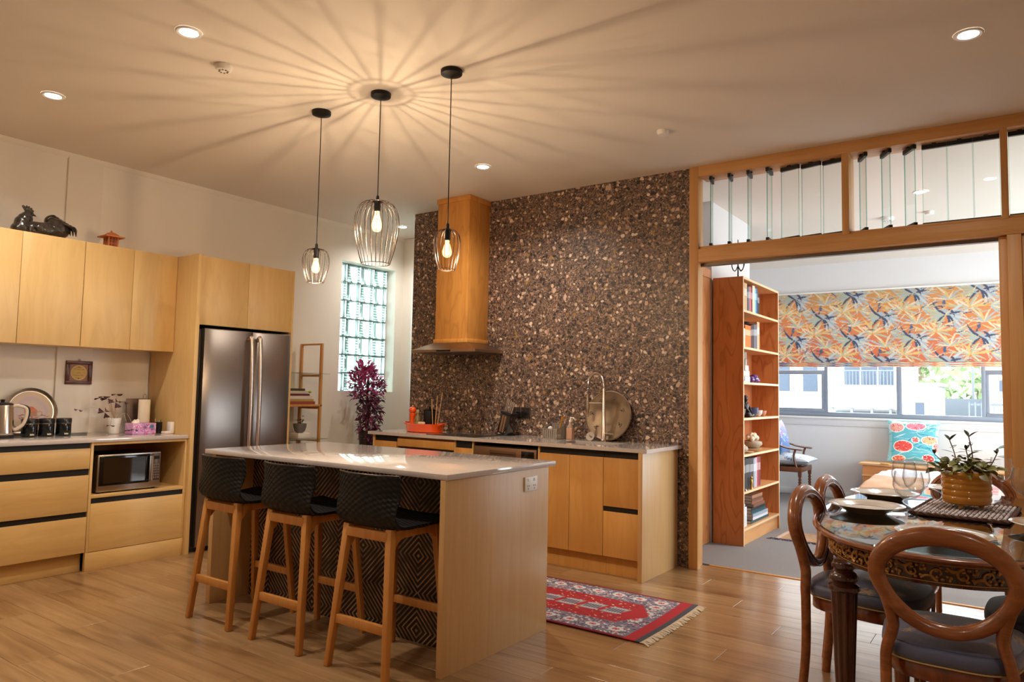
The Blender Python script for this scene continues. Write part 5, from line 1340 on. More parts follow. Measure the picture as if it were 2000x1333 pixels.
for k in range(16):
    a = rr.uniform(0, 2*PI); b = MB(); z1 = rr.uniform(1.2, 1.55); r1 = rr.uniform(.05, .18)
    b.tube(catmull([(sx0, sy0, rr.uniform(.85, 1.2)), (sx0+.5*r1*math.cos(a), sy0+.5*r1*math.sin(a), z1-.1), (sx0+r1*math.cos(a), sy0+r1*math.sin(a)*1.2, z1)], 5), .0025, 5); b.build('stem', plain('plum_stem', C(96, 44, 60), .5), t, smooth=60)

#==PART7==
# ================================================================ dining table
TX, TY, TA, TB, TN = -.28, 3.97, .55, 1.05, 2.3
def sup(ins, n=72, z=0.0):
    out = []
    for k in range(n):
        a = 2*PI*k/n; c, s = math.cos(a), math.sin(a)
        out.append((TX+(TA-ins)*math.copysign(abs(c)**(2/TN), c), TY+(TB-ins)*math.copysign(abs(s)**(2/TN), s), z))
    return out
def ring(prof, n=72, mat=None):
    b = MB(); b.grid([sup(i, n, z) for i, z in prof], cu=True); b.f.append(tuple(range(n))[::-1]); o = (len(prof)-1)*n; b.f.append(tuple(o+k for k in range(n))); return b
t = thing('dining_table', 'oval mahogany dining table with gilt carved apron and glass top', 'table', (TX, TY, 0))
ring([(.045, .735), (.03, .737), (.012, .742), (0, .752), (.002, .760), (.012, .765)], 96).build('table_top', M['tabletop'], t, smooth=40)
ring([(.02, .7655), (.016, .7675), (.018, .7712), (.022, .7718)], 96).build('glass_sheet', M['tableglass'], t, smooth=40)
ring([(.075, .652), (.062, .655), (.062, .664), (.072, .668), (.072, .728), (.058, .732), (.055, .736)], 96).build('apron', M['mahodk'], t, smooth=40)
# gilt scroll carving round the apron
per = sup(.072, 720, 0); b = MB(); cum = [0]
for i in range(720): cum.append(cum[-1]+(Vector(per[(i+1) % 720])-Vector(per[i])).length)
def along(s):
    s %= cum[-1]; lo = 0; hi = 719
    import bisect
    i = min(bisect.bisect_right(cum, s)-1, 719); q = (s-cum[i])/(cum[i+1]-cum[i])
    p = Vector(per[i]).lerp(Vector(per[(i+1) % 720]), q); tg = (Vector(per[(i+1) % 720])-Vector(per[i])).normalized()
    return p, tg, Vector((tg.y, -tg.x, 0))
def ap(s, zz, out):
    p, tg, nr = along(s); return p+nr*out+Vector((0, 0, zz))
step = .078; nmot = int(cum[-1]/step); step = cum[-1]/nmot
for k in range(nmot):
    s0 = k*step; fl_ = 1 if k % 2 else -1; zm = .698
    pts = []
    for i in range(20):
        a = i/19*3.6*PI/2+PI/2; r_ = .024*(1-i/26)
        pts.append(ap(s0+r_*math.cos(a)*1.1, zm+fl_*r_*math.sin(a), .004))
    b.tube(pts, [.0062-.00016*i for i in range(20)], 5)
    b.tube([ap(s0+.026+.012*j, zm-fl_*(.022-.012*j+.003*j*j), .004) for j in range(5)], [.005, .0065, .007, .006, .003], 5)
    for j in range(6):
        a = j*1.05+.4; p = ap(s0+.018*math.cos(a)+.012, zm+fl_*.02*math.sin(a), .004); b.ell(p, (.007, .006, .006), 6, 4)
    b.ell(ap(s0+.039, zm+fl_*.012, .004), (.007, .007, .008), 6, 4); b.ell(ap(s0+.036, zm+fl_*.022, .004), (.005, .005, .006), 6, 4)
b.build('gilt_carving', M['gilt'], t, smooth=60)['kind'] = 'stuff'
for zz in (.666, .728):
    bd = MB(); bd.tube([tuple(Vector(p)+Vector((0, 0, zz))) for p in sup(.068, 120, 0)], .0028, 5, closed=True); bd.build('gilt_bead', M['gilt'], t, smooth=60)
for lx in (-.60, .04):
    for ly in (3.17, 4.77):
        b = MB()
        b.lathe([(.042, .655), (.046, .648), (.046, .636), (.036, .630), (.034, .622), (.046, .614), (.054, .600), (.054, .590), (.045, .582), (.043, .574), (.058, .564), (.06, .552), (.052, .544)][::-1], (lx, ly, 0), 28)
        rows = []
        for q in range(9):
            zz = .545-(.545-.07)*q/8; r0 = .047-.017*q/8
            rows.append([(lx+r0*(1+.07*math.cos(10*a))*math.cos(a), ly+r0*(1+.07*math.cos(10*a))*math.sin(a), zz) for a in [2*PI*i/60 for i in range(60)]])
        b.grid(rows, cu=True)
        b.lathe([(.012, .0003), (.018, .01), (.024, .03), (.026, .045), (.034, .055), (.034, .066), (.028, .072)], (lx, ly, 0), 24)
        b.build('leg', M['mahodk'], t, smooth=45)
ZT = .772
# place mat of woven cord
t = thing('woven_mat', 'rectangular woven grey and brown mat under the yellow pot', 'mat', (-.235, 4.12, ZT))
Mx = Matrix.Translation((-.235, 4.11, ZT)) @ Matrix.Rotation(D(-4), 4, 'Z')
b = MB(); b.M = Mx; b.box(-.19, .19, -.275, .275, .0005, .012); b.build('backing', plain('brown_cord', C(84, 56, 44), .9, bmp=.6, bscale=120), t, bevel=.004)
b = MB(); b.M = Mx; nx, nyy = 20, 28
for i in range(nx):
    for j in range(nyy):
        xx = -.18+.36*(i+.5)/nx; yy = -.265+.53*(j+.5)/nyy
        b.ell((xx, yy, .014), (.0085 if (i+j) % 2 else .006, .0065 if (i+j) % 2 else .0095, .006), 6, 4)
cm_, nt, pb = newmat('grey_cord'); tc = N(nt, 'ShaderNodeTexCoord'); n = N(nt, 'ShaderNodeTexNoise'); n.inputs['Scale'].default_value = 70; L(nt, tc.outputs['Object'], n.inputs['Vector'])
L(nt, ramp(nt, n.outputs[0], [(.36, C(96, 80, 80)), (.46, C(214, 208, 214))]), pb.inputs['Base Color']); pb.inputs['Roughness'].default_value = .7
b.build('woven_cord', cm_, t, smooth=70)['kind'] = 'stuff'
eg = MB(); eg.M = Mx
for k in range(2):
    pts = []
    for i in range(240):
        q = i/240*1.86
        if q < .38: p = (-.19+q, -.275)
        elif q < .93: p = (.19, -.275+q-.38)
        elif q < 1.31: p = (.19-(q-.93), .275)
        else: p = (-.19, .275-(q-1.31))
        a = 2*PI*i/8+k*PI; pts.append((p[0]+.003*math.cos(a), p[1]+.003*math.cos(a), .011+.004*math.sin(a)))
    eg.tube(pts, .006, 5, closed=True)
eg.build('braided_edge', plain('brown_braid', C(92, 62, 50), .85), t, smooth=60)
# yellow ribbed pot with succulents
t = thing('potted_succulent', 'glossy mustard ribbed pot of trailing succulents on the woven mat', 'plant', (-.235, 4.14, ZT+.02))
YG = plain('mustard_glaze', C(198, 132, 24), .14, coat=.7); x, y, z0 = -.235, 4.14, ZT+.0205
prof = [(.07, .018), (.092, .02), (.1, .027)]
for k in range(5):
    zz = .03+k*.028
    for q in range(7): prof.append((.100+.0042*math.sin(PI*q/6)+.0005*k, zz+.028*q/6))
prof += [(.102, .172), (.096, .172), (.095, .14), (.002, .135)]
MB().lathe(prof, (x, y, z0), 44).build('pot', YG, t, smooth=50)
for k in range(3):
    a = -1.9+k*2*PI/3; MB().lathe([(.009, 0), (.012, .008), (.014, .019)], (x+.06*math.cos(a), y+.06*math.sin(a), z0), 12).build('foot', plain('raw_clay_foot', C(206, 164, 110), .6), t)
MB().lathe([(.094, 0), (.05, .008), (.002, .01)], (x, y, z0+.139), 24).build('soil', M['soil'], t)
SL = [leafmesh('leaf', .05, .034, .35, plain('pale_succulent', C(120, 122, 62), .4, var=.25, vscale=40), .3), leafmesh('leaf', .046, .034, .35, plain('grey_succulent', C(132, 126, 100), .4, var=.25, vscale=40), .3), leafmesh('leaf', .062, .019, .3, plain('dark_jade_leaf', C(52, 58, 46), .3), .15)]
rr = random.Random(31)
for k in range(110):
    a = rr.uniform(0, 2*PI); q = rr.uniform(.01, .125); zz = z0+.170+.085*rr.random()*(1-q/.16)+(0 if q < .095 else -.012*rr.random())
    put('leaf', SL[rr.choice((0, 0, 1))], t, (x+q*math.cos(a), y+q*math.sin(a), zz), (rr.uniform(-.7, .7), rr.uniform(-1.0, .3), a+rr.uniform(-1, 1)), rr.uniform(.7, 1.2))
for (dx, dy, h_, bend) in ((-.055, .01, .155, -.01), (.035, .0, .175, -.02), (-.11, .0, .085, -.02), (.095, .01, .1, .03), (.0, .05, .11, .0)):
    b = MB(); p0 = Vector((x+dx*.7, y+dy, z0+.145)); p1 = Vector((x+dx+bend, y+dy, z0+.16+h_)); pts = catmull([p0, p0.lerp(p1, .5)+Vector((.008, 0, .01)), p1], 6)
    b.tube(pts, .0024, 6); b.build('stem', plain('brown_stalk', C(84, 70, 50), .6), t, smooth=60)
    nl = 3 if h_ > .12 else 2
    for j in range(nl):
        p = pts[int(len(pts)*(.45+.55*(j+1)/nl))-1]
        for s in (0, PI): put('leaf', SL[2], t, p, (0, -.2-.25*rr.random()-(.4 if j == nl-1 else 0), s+.5+.9*j+rr.uniform(-.3, .3)), .95 if h_ > .12 else .7)
# plates
def plate(x, y, lab, r=.165, zz=ZT):
    t = thing('dinner_plate', lab, 'plate', (x, y, zz), group='place settings')
    MB().lathe([(r*.52, 0), (r*.55, .006), (r*.6, .010), (r*.8, .026), (r*.97, .036), (r, .038), (r*.985, .040), (r*.8, .033), (r*.63, .019), (r*.55, .0165), (.002, .0155)], (x, y, zz+.0003), 56).build('plate', M['platech'], t, smooth=60)
    MB().lathe([(r*.62, 0), (r*.64, .0012), (r*.66, 0)], (x, y, zz+.0205), 56, cap=False).build('well_ring', M['cup'], t)
plate(-.615, 3.78, 'taupe plate at the near left place setting')
plate(-.615, 4.33, 'taupe plate at the far left place setting')
plate(-.255, 3.19, 'taupe plate behind the nearest chair back')
plate(-.31, 4.82, 'taupe plate behind the yellow pot')
plate(.10, 3.72, 'taupe plate at the right edge of the table')
# glasses
def wine(x, y, lab, h_=.235, rb=.055, rim=.047, zz=ZT):
    t = thing('wine_glass', lab, 'glass', (x, y, zz), group='wine glasses')
    sh = h_*.46
    MB().lathe([(.038, 0), (.037, .002), (.015, .005), (.005, .012), (.004, .04), (.004, sh-.01), (.007, sh)], (x, y, zz+.0003), 28).build('stem', M['wine'], t, smooth=70)
    MB().lathe([(.006, 0), (.024, .008), (rb*.82, .03), (rb, .06), (rb*.98, .08), (rim, h_-sh), (rim-.0015, h_-sh), (rb*.96, .08), (rb*.975, .06), (rb*.8, .032), (.02, .011), (.002, .004)], (x, y, zz+sh), 36, cap=False).build('bowl', M['wine'], t, smooth=70)
wine(-.41, 3.53, 'wine glass nearest the near chair, in front of the other two', .225, .06, .052)
wine(-.475, 3.945, 'wine glass just behind the front wine glass')
wine(-.402, 3.735, 'tall wine glass at the back of the cluster of three', .25)
wine(-.105, 4.69, 'wine glass right of the yellow pot', .23)
wine(.0, 4.02, 'wine glass at the right edge of the picture', .235, .06, .05)
# cutlery
def fork(x, y, lab, rot=0):
    t = thing('fork', lab, 'cutlery', (x, y, ZT))
    Mx = Rz(rot, (x, y, ZT+.003))
    b = MB(); b.M = Mx; b.tube([(0, -.1, 0), (0, -.05, .002), (0, .03, .004), (0, .05, .003)], [(.005, .002), (.004, .002), (.003, .002), (.01, .0015)], 8, up=(0, 0, 1)); b.build('handle', M['chrome'], t, smooth=60)
    for q in (-.0075, -.0025, .0025, .0075):
        b = MB(); b.M = Mx; b.tube([(q, .048, .003), (q, .095, .0045)], [.0016, .001], 5); b.build('tine', M['chrome'], t)
fork(-.125, 3.70, 'silver fork lying at the right place setting', D(6))

# ================================================================ balloon back chairs
def seat_print(motif=True):
    cv = Canvas(70, 70, (86, 90, 118)); rr = random.Random(6)
    for _ in range(700): cv.ell(rr.uniform(0, 70), rr.uniform(0, 70), .9, .9, rr.choice([(80, 84, 112), (94, 96, 122), (88, 88, 110)]))
    g = (168, 140, 110)
    for j in range(3):
        for i in range(3):
            cx, cy = 14+i*22+(8 if j % 2 else 0), 10+j*21
            for k in range(5):
                a = -PI/2+(k-2)*.55; cv.leaf(cx, cy+1, 4.4, 1.2, a, 0, g)
            for q in (-1, 1): cv.leaf(cx, cy+2.2, 5, 1.1, PI/2-q*1.25, -q*1.1, g)
    return cv
SEATCV = seat_print(); M['satin'] = attrmat('satin_upholstery', .42, .1, 500, sheen=.4)
def make_chair(label):
    t = thing('balloon_back_chair', label, 'chair', (0, 0, 0), 0, 'balloon back dining chairs', local=True)
    lean = lambda z: -.205-.17*max(0, z-.45)
    # oval back hoop
    pts = []
    for k in range(48):
        a = 2*PI*k/48; c, s = math.cos(a), math.sin(a)
        hz = .72+(.142*s if s > 0 else .172*s); hw = .2*(1-.16*max(0, -s))*(1-.04*max(0, s)**3)
        xx = hw*math.copysign(abs(c)**.94, c); pts.append((xx, lean(hz), hz))
    wd = [(.027+.006*max(0, math.sin(2*PI*k/48))-.005*max(0, -math.sin(2*PI*k/48)), .027) for k in range(48)]
    hoop = MB(); hoop.tube(pts, wd, 14, closed=True, up=(0, 1, .17)); hp_ = hoop.build('back_hoop', M['maholt'], t, smooth=70)
    for off in (.012, -.012):
        bd = MB(); q = []
        for p in pts:
            v = Vector((p[0], 0, p[2]-.72)); v = v*(1+off/.17); q.append((v.x, lean(.72+v.z)+.0255, .72+v.z))
        bd.tube(q, .0042, 6, closed=True); bd.build('hoop_bead', M['maho'], hp_, smooth=70)
    # rear posts run into legs
    for s in (-1, 1):
        p = [(s*.176, lean(.65), .65), (s*.162, lean(.60), .60), (s*.155, lean(.555), .555), (s*.160, lean(.52), .52), (s*.176, -.215, .46), (s*.180, -.212, .40), (s*.178, -.214, .2), (s*.178, -.232, .001)]
        pts2 = catmull(p, 5); n_ = len(pts2)
        lg_ = MB(); lg_.tube(pts2, [(.021-.004*i/n_, .025-.006*i/n_) for i in range(n_)], 12, up=(0, 1, 0)); lg_.build('rear_leg', M['maholt'], t, smooth=60)
        fl_ = MB(); fl_.lathe([(.012, .0003), (.014, .02), (.013, .05), (.02, .2), (.025, .32), (.022, .345), (.028, .355), (.028, .372), (.024, .378), (.026, .41)], (s*.185, .175, 0), 18); fl_.build('front_leg', M['maho'], t, smooth=50)
    # seat rail: rounded trapezoid
    def outline(g, n=40):
        out = []
        for k in range(n):
            a = 2*PI*k/n; c, s = math.cos(a), math.sin(a)
            xx = math.copysign(abs(c)**.55, c); yy = math.copysign(abs(s)**.55, s)
            w_ = (.205+.025*yy)+g; out.append((xx*w_, yy*(.215+g)+.0-.0+(.02*(1-xx*xx) if yy > .6 else 0)))
        return out
    r_ = MB(); r_.grid([[(x_, y_, z_) for x_, y_ in outline(g)] for g, z_ in ((-.004, .375), (.0, .379), (.0, .425), (-.004, .43))], cu=True); n_ = 40; r_.f.append(tuple(range(n_))[::-1]); r_.f.append(tuple(3*n_+k for k in range(n_))); r_.build('seat_rail', M['maho'], t, smooth=50)
    cush = MB()
    rows = [[(x_, y_, z_) for x_, y_ in outline(g)] for g, z_ in ((-.006, .43), (.010, .438), (.016, .456), (.012, .474), (.002, .488))]
    cush.grid(rows, cu=True); cush.f.append(tuple(range(n_))[::-1]); cush.f.append(tuple(4*n_+k for k in range(n_)))
    SB = plain('slate_upholstery', C(78, 82, 110), .5, sheen=.4)
    cs = cush.build('seat_cushion', SB, t, smooth=60)
    O = outline(.004, 40)
    def top(u, v):
        a, c = 2*u-1, 1-2*v
        x_ = a*math.sqrt(max(0, 1-c*c/2)); y_ = c*math.sqrt(max(0, 1-a*a/2)); rad = math.hypot(x_, y_); an = math.atan2(y_, x_)
        cc, ss = math.cos(an), math.sin(an); X_ = math.copysign(abs(cc)**.55, cc); Y_ = math.copysign(abs(ss)**.55, ss)
        w_ = (.205+.025*Y_)+.004; bx, by = X_*w_, Y_*.219+(.02*(1-X_*X_) if Y_ > .6 else 0)
        return (bx*rad, by*rad, .488+.038*(1-rad**2.6))
    cloth('seat_cover', SEATCV, top, M['satin'], cs)
    gm = MB(); gm.tube([(x_, y_, .433) for x_, y_ in outline(.009, 60)], .0032, 5, closed=True); gm.build('gimp_braid', plain('gold_gimp', C(176, 146, 92), .7), cs, smooth=60)
    return t
ch = make_chair('balloon back chair in the foreground with its back to the viewer')
ch.location = (-.225, 3.035, 0)
dup(ch, (-.583, 3.60, 0), -PI/2-D(4), 'balloon back chair at the near left side of the table')
dup(ch, (-.598, 4.14, 0), -PI/2-D(4), 'balloon back chair at the far left side of the table')
dup(ch, (-.27, 4.945, 0), PI, 'balloon back chair at the far end of the table behind the yellow pot')
dup(ch, (.10, 3.56, 0), PI/2, 'balloon back chair on the right of the table, only its seat showing')

#==PART8==
# ================================================================ bedroom
# roman blind
def blindcloth():
    m, nt, b = newmat('sunlit_blind_cloth'); a = N(nt, 'ShaderNodeAttribute'); a.attribute_name = 'print'
    L(nt, a.outputs['Color'], b.inputs['Base Color']); b.inputs['Roughness'].default_value = .9
    tl = N(nt, 'ShaderNodeBsdfTranslucent'); L(nt, a.outputs['Color'], tl.inputs[0]); mx = N(nt, 'ShaderNodeMixShader'); mx.inputs[0].default_value = .22
    o = nt.nodes['Material Output']; L(nt, b.outputs[0], mx.inputs[1]); L(nt, tl.outputs[0], mx.inputs[2]); L(nt, mx.outputs[0], o.inputs[0]); return m
M['blindcloth'] = blindcloth()
def blind_print():
    w, h = 600, 150
    cv = Canvas(w, h, (236, 160, 70)); rr = random.Random(11)
    for j in range(h):
        t = j/(h-1); cv.a[j, :, :] = (np.array((218, 160, 98))*(1-t)+np.array((212, 122, 92))*t)/255.
    blue, navy, cream, yel, grn, peach = (180, 188, 194), (84, 92, 118), (228, 212, 182), (222, 194, 134), (188, 192, 168), (230, 180, 140)
    def motif(cx, cy):
        for k in range(10): # cream and yellow fronds
            a = -PI/2+(k-4.5)*.5; cv.leaf(cx+34, cy-12, rr.uniform(22, 42), 3.6, a, .5*(1 if k > 4 else -1), (cream, yel, grn)[k % 3], (222, 180, 110))
        for k in range(9): # blue fan to the right
            a = -.9+.26*k; cv.leaf(cx+2, cy+2, rr.uniform(24, 40), 4.6, a, .35, blue if k % 2 else (204, 208, 206), (228, 214, 188))
        for k in range(6):
            a = PI+.9-.3*k; cv.leaf(cx-2, cy+2, rr.uniform(22, 38), 4.2, a, -.4, grn if k % 3 else blue, (232, 214, 180))
        for a, ln, cvx in ((PI*1.18, 34, .75), (.55, 22, 1.1), (1.0, 24, .9), (2.5, 26, -.5), (-.35, 26, .4), (-2.4, 20, 1.2)): cv.leaf(cx, cy, ln, 3.6, a, cvx, navy)
        cv.leaf(cx-6, cy-9, 16, 7, .2, 1.4, blue); cv.leaf(cx+4, cy-10, 18, 4, .6, 1.0, navy)
        for k in range(7): cv.leaf(cx-30+4*k, cy+30, rr.uniform(18, 30), 3.4, -PI/2+(k-3)*.4, .3, (yel, cream, peach)[k % 3])
        cv.leaf(cx+46, cy+28, 15, 5, -PI/2, .1, (100, 112, 142))
        for k in range(8): cv.leaf(cx-44, cy+16, rr.uniform(18, 34), 3.0, -PI/2+(k-3.5)*.36, .4 if k > 3 else -.4, (cream, blue, grn, yel)[k % 4])
        for k in range(7): cv.leaf(cx+14, cy+30, rr.uniform(16, 30), 2.8, .1+(k-3)*.3, -.3, (blue, cream, grn)[k % 3])
        for k in range(26): cv.leaf(cx+rr.uniform(-50, 50), cy+rr.uniform(-30, 30), rr.uniform(9, 18), 1.8, rr.choice((-.5, -.9, .3, 2.7))+rr.uniform(-.4, .4), .4, rr.choice((blue, cream, grn, yel, cream, navy)))
    for row in range(-1, 6):
        for col in range(-1, 8):
            motif(20+col*98+(49 if row % 2 else 0), 10+row*44)
    return cv
t = thing('roman_blind', 'orange roman blind printed with blue and cream palm fronds', 'blind', (-1.2, YW-.05, 1.70))
bx0, bx1, bz0_, bz1_ = -3.35, .95, 1.715, 2.672
cloth('fabric', blind_print(), lambda u, v: (bx0+(bx1-bx0)*u, YW-.028-.012*v-.006*math.sin(v*PI*4)**2, bz1_+(bz0_-bz1_)*v), M['blindcloth'], t, thick=.002)
cvh = Canvas(240, 8, (206, 176, 140)); rr = random.Random(3)
for _ in range(260): cvh.leaf(rr.uniform(0, 240), rr.uniform(0, 8), rr.uniform(4, 10), 2.4, rr.uniform(-.4, .4), 0, rr.choice([(232, 150, 100), (90, 104, 140), (180, 196, 200), (236, 214, 170), (222, 120, 84)]))
for i, zz in enumerate((1.752, 1.725)):
    cloth('hem_fold', cvh, lambda u, v, zz=zz, i=i: (bx0+(bx1-bx0)*u, YW-.052-.012*i-.012*math.sin(PI*v), zz-.032*v), M['print'], t, thick=.002)
MB().box(bx0, bx1, YW-.05, YW-.002, bz1_, bz1_+.02).build('head_rail', M['white'], t, bevel=.003)

# bookcase
t = thing('bookcase', 'tall stained plywood bookcase with seven shelves just inside the doorway', 'bookcase', (-2.14, 6.92, .006))
bx_b, bx_f, by0, by1 = -2.268, -2.0, 6.352, 7.482
zf = .0065
for y0 in (by0, by1-.02):
    p = MB().box(bx_b, bx_f, y0, y0+.02, zf, 2.355).build('side_panel', M['bookply'], t, smooth=0)
    MB().box(bx_f, bx_f+.0025, y0, y0+.02, zf, 2.355).build('edge_band', M['bookedge'], p, smooth=0)
MB().box(bx_b, bx_b+.008, by0+.02, by1-.02, zf, 2.35).build('back_panel', wood('bookcase_back', C(176, 104, 60), C(192, 120, 72), 'z', 1, .5, 8, .01), t, smooth=0)
SH = [.131, .448, .768, 1.087, 1.402, 1.714, 2.042]
for q in SH+[2.335]:
    s_ = MB().box(bx_b+.008, bx_f-.002, by0+.02, by1-.02, q, q+.02).build('shelf', M['bookshelfw'], t, smooth=0)
    MB().box(bx_f-.002, bx_f+.001, by0+.02, by1-.02, q, q+.02).build('edge_band', M['bookedge'], s_, smooth=0)
MB().box(bx_f-.03, bx_f-.015, by0+.02, by1-.02, zf, .131).build('plinth', M['bookshelfw'], t, smooth=0)
TOPS = [q+.0203 for q in SH]
def book_up(lab, y, th, h_, col, zz, dep=.17, lean=0, xf=bx_f-.03):
    t = thing('book', lab, 'book', (xf-dep/2, y+th/2, zz), group='books in the tall bookcase')
    cm_ = plain('book_cover', C(*col), .5)
    c = MB(); c.box(xf-dep, xf, y, y+.003, zz, zz+h_); c.box(xf-dep, xf, y+th-.003, y+th, zz, zz+h_); c.box(xf-.004, xf, y+.003, y+th-.003, zz, zz+h_)
    c.build('cover', cm_, t, smooth=0)
    MB().box(xf-dep+.005, xf-.004, y+.003, y+th-.003, zz+.004, zz+h_-.005).build('pages', M['pages'], t, smooth=0)
    MB().box(xf-.0002, xf+.0006, y+.004, y+th-.004, zz+h_*.55, zz+h_*.8).build('spine_title', plain('spine_title', C(*[min(255, int(v*.5+120)) for v in col]), .5), t, smooth=0)
def row(y, zz, items, where):
    names = {}
    for i, (cn, col, th, h_) in enumerate(items):
        o = ('first', 'second', 'third', 'fourth', 'fifth', 'sixth', 'seventh', 'eighth', 'ninth', 'tenth', 'eleventh')[i]
        book_up(f'{cn} book, {o} from the doorway on {where}', y, th, h_, col, zz); y += th+.0012
    return y
row(6.39, TOPS[6], [('black', (38, 34, 36), .05, .22), ('ivory', (200, 186, 160), .04, .205), ('tan', (196, 160, 120), .085, .255), ('navy', (38, 44, 70), .035, .23), ('grey', (120, 116, 118), .04, .235), ('pink', (206, 96, 116), .035, .24), ('dark red', (112, 40, 44), .045, .235), ('cream', (224, 204, 176), .075, .262), ('sky blue', (96, 170, 200), .04, .245), ('royal blue', (40, 84, 140), .035, .25), ('black', (34, 36, 34), .06, .21)], 'the top shelf')
y_ = row(6.47, TOPS[5], [('cream', (222, 206, 180), .04, .17), ('orange', (222, 112, 36), .16, .205), ('plum', (84, 40, 50), .04, .215), ('black', (40, 34, 34), .06, .225), ('grey', (106, 104, 116), .05, .23), ('blue grey', (84, 96, 120), .04, .235), ('peach', (222, 170, 130), .075, .262)], 'the second shelf down')
tag(MB().lathe([(.02, 0), (.034, .012), (.05, .04), (.046, .042), (.002, .02)], (-2.10, 6.70, TOPS[5]+.206), 20).build('small_bowl', M['blackmatte']), 'small black bowl lying on top of the orange book', 'bowl')
tag(MB().lathe([(.02, 0), (.026, .01), (.016, .04), (.03, .07), (.022, .1), (.002, .11)], (-2.04, 6.425, TOPS[5]), 16).build('white_ornament', M['cup'], smooth=60), 'small white ornament at the doorway end of the second shelf', 'ornament')
# third shelf
t = thing('stacked_vase', 'white vase shaped like a twisting stack of boxes', 'vase', (-2.07, 6.55, TOPS[4]))
zz = TOPS[4]
for i, (dy, w_, h_) in enumerate(((.0, .12, .055), (-.005, .13, .05), (.02, .11, .05), (.0, .12, .055), (-.02, .11, .06))):
    b = MB(); b.M = Matrix.Translation((-2.07, 6.56+dy, zz)) @ Matrix.Rotation(D(12*(i-2)), 4, 'Z'); b.box(-.035, .035, -w_/2, w_/2, .0003, h_); b.build('tier', M['cup'], t, bevel=.004); zz += h_
t = thing('pewter_plate', 'round pewter plate leaning at the back of the third shelf', 'plate', (-2.2, 6.83, TOPS[4]))
Mx = Matrix.Translation((-2.215, 6.84, TOPS[4]+.002)) @ Matrix.Rotation(D(-8), 4, 'Y') @ Matrix.Translation((0, 0, .128)) @ Matrix.Rotation(PI/2, 4, 'Y')
b = MB(); b.M = Mx; b.lathe([(.001, 0), (.08, .0), (.12, .012), (.128, .012), (.126, .016), (.118, .016), (.08, .005), (.001, .005)], (0, 0, 0), 40); b.build('disc', plain('pewter', C(128, 120, 116), .35, .9), t, smooth=50)
PG = plain('purple_glass', C(84, 44, 120), .12, coat=1)
for i, (y, x, r_, lab) in enumerate(((6.43, -2.04, .034, 'purple glass sphere at the doorway end of the third shelf'), (6.74, -2.05, .034, 'purple glass bird in front of the pewter plate'), (6.86, -2.06, .045, 'large violet glass bowl on the third shelf'), (6.95, -2.06, .03, 'small violet glass dish on the third shelf'))):
    tag(MB().lathe([(r_*.5, 0), (r_*.95, r_*.5), (r_, r_*.95), (r_*.8, r_*1.5), (r_*.45, r_*1.75), (r_*.4, r_*1.75), (r_*.7, r_*1.4), (.001, r_*.3)], (x, y, TOPS[4]+.0002), 20).build('purple_glass', PG, smooth=60), lab, 'glass ornament')
# fourth shelf
t = thing('bronze_figure', 'dark bronze seated figure on the fourth shelf', 'figurine', (-2.08, 6.62, TOPS[3])); zz = TOPS[3]
BZ = plain('dark_bronze', C(58, 52, 52), .35, .6, var=.3, vscale=50)
MB().lathe([(.05, 0), (.055, .01), (.045, .05), (.03, .075), (.036, .11), (.03, .135), (.014, .145)], (-2.08, 6.66, zz+.0003), 18).build('torso', BZ, t, smooth=70)
MB().ell((-2.078, 6.66, zz+.17), (.026, .026, .03)).build('head', BZ, t, smooth=80)
for s in (-1, 1):
    MB().tube(catmull([(-2.08, 6.66+s*.03, zz+.125), (-2.055, 6.66+s*.055, zz+.085), (-2.035, 6.66+s*.025, zz+.05)], 5), .011, 8).build('arm', BZ, t, smooth=70)
    MB().tube(catmull([(-2.07, 6.66+s*.02, zz+.025), (-2.03, 6.66+s*.06, zz+.022), (-2.025, 6.66+s*.005, zz+.016)], 5), .015, 8).build('knee', BZ, t, smooth=70)
BW = plain('blue_glaze', C(60, 76, 112), .2, coat=.5)
for y, r_, m_, lab in ((6.49, .06, plain('brown_glaze', C(96, 84, 76), .3), 'mottled brown bowl at the doorway end of the fourth shelf'), (6.86, .065, BW, 'blue glazed bowl in the middle of the fourth shelf'), (7.05, .045, M['cup'], 'small pale cup on the fourth shelf'), (7.2, .04, plain('rose_glass', C(196, 140, 116), .15, coat=.6), 'rose tinted tumbler at the far end of the fourth shelf')):
    tag(MB().lathe([(r_*.4, 0), (r_*.5, .004), (r_*.85, r_*.5), (r_, r_*1.3), (r_*.95, r_*1.3), (r_*.75, r_*.5), (.001, .012)], (-2.08, y, zz+.0003), 24).build('bowl', m_, smooth=60), lab, 'bowl')
# fifth shelf
zz = TOPS[2]; CW = plain('coral_white', C(232, 214, 190), .7, bmp=.6, bscale=60)
for j, (y, s, lab) in enumerate(((6.52, .8, 'pale coral lump at the doorway end of the fifth shelf'), (6.86, 1.1, 'large white coral flower on the stone bowl'))):
    t = thing('coral_flower', lab, 'coral', (-2.08, y, zz)); rr = random.Random(j+40)
    MB().lathe([(.03*s, 0), (.06*s, .01), (.085*s, .035), (.08*s, .06), (.05*s, .07)], (-2.08, y, zz+.0303 if j else zz+.0003), 22).build('bowl', plain('stone_bowl', C(176, 158, 136), .6), t, smooth=60)
    for k in range(11):
        a = k*2.4; r_ = .012*math.sqrt(k)*s*1.1
        MB().ell((-2.08+r_*math.cos(a), y+r_*math.sin(a)*1.4, zz+(.03 if j else 0)+.10*s+.02*s*rr.random()-.004*k), (.022*s, .024*s, .022*s), 8, 6).build('lobe', CW, t, smooth=80)
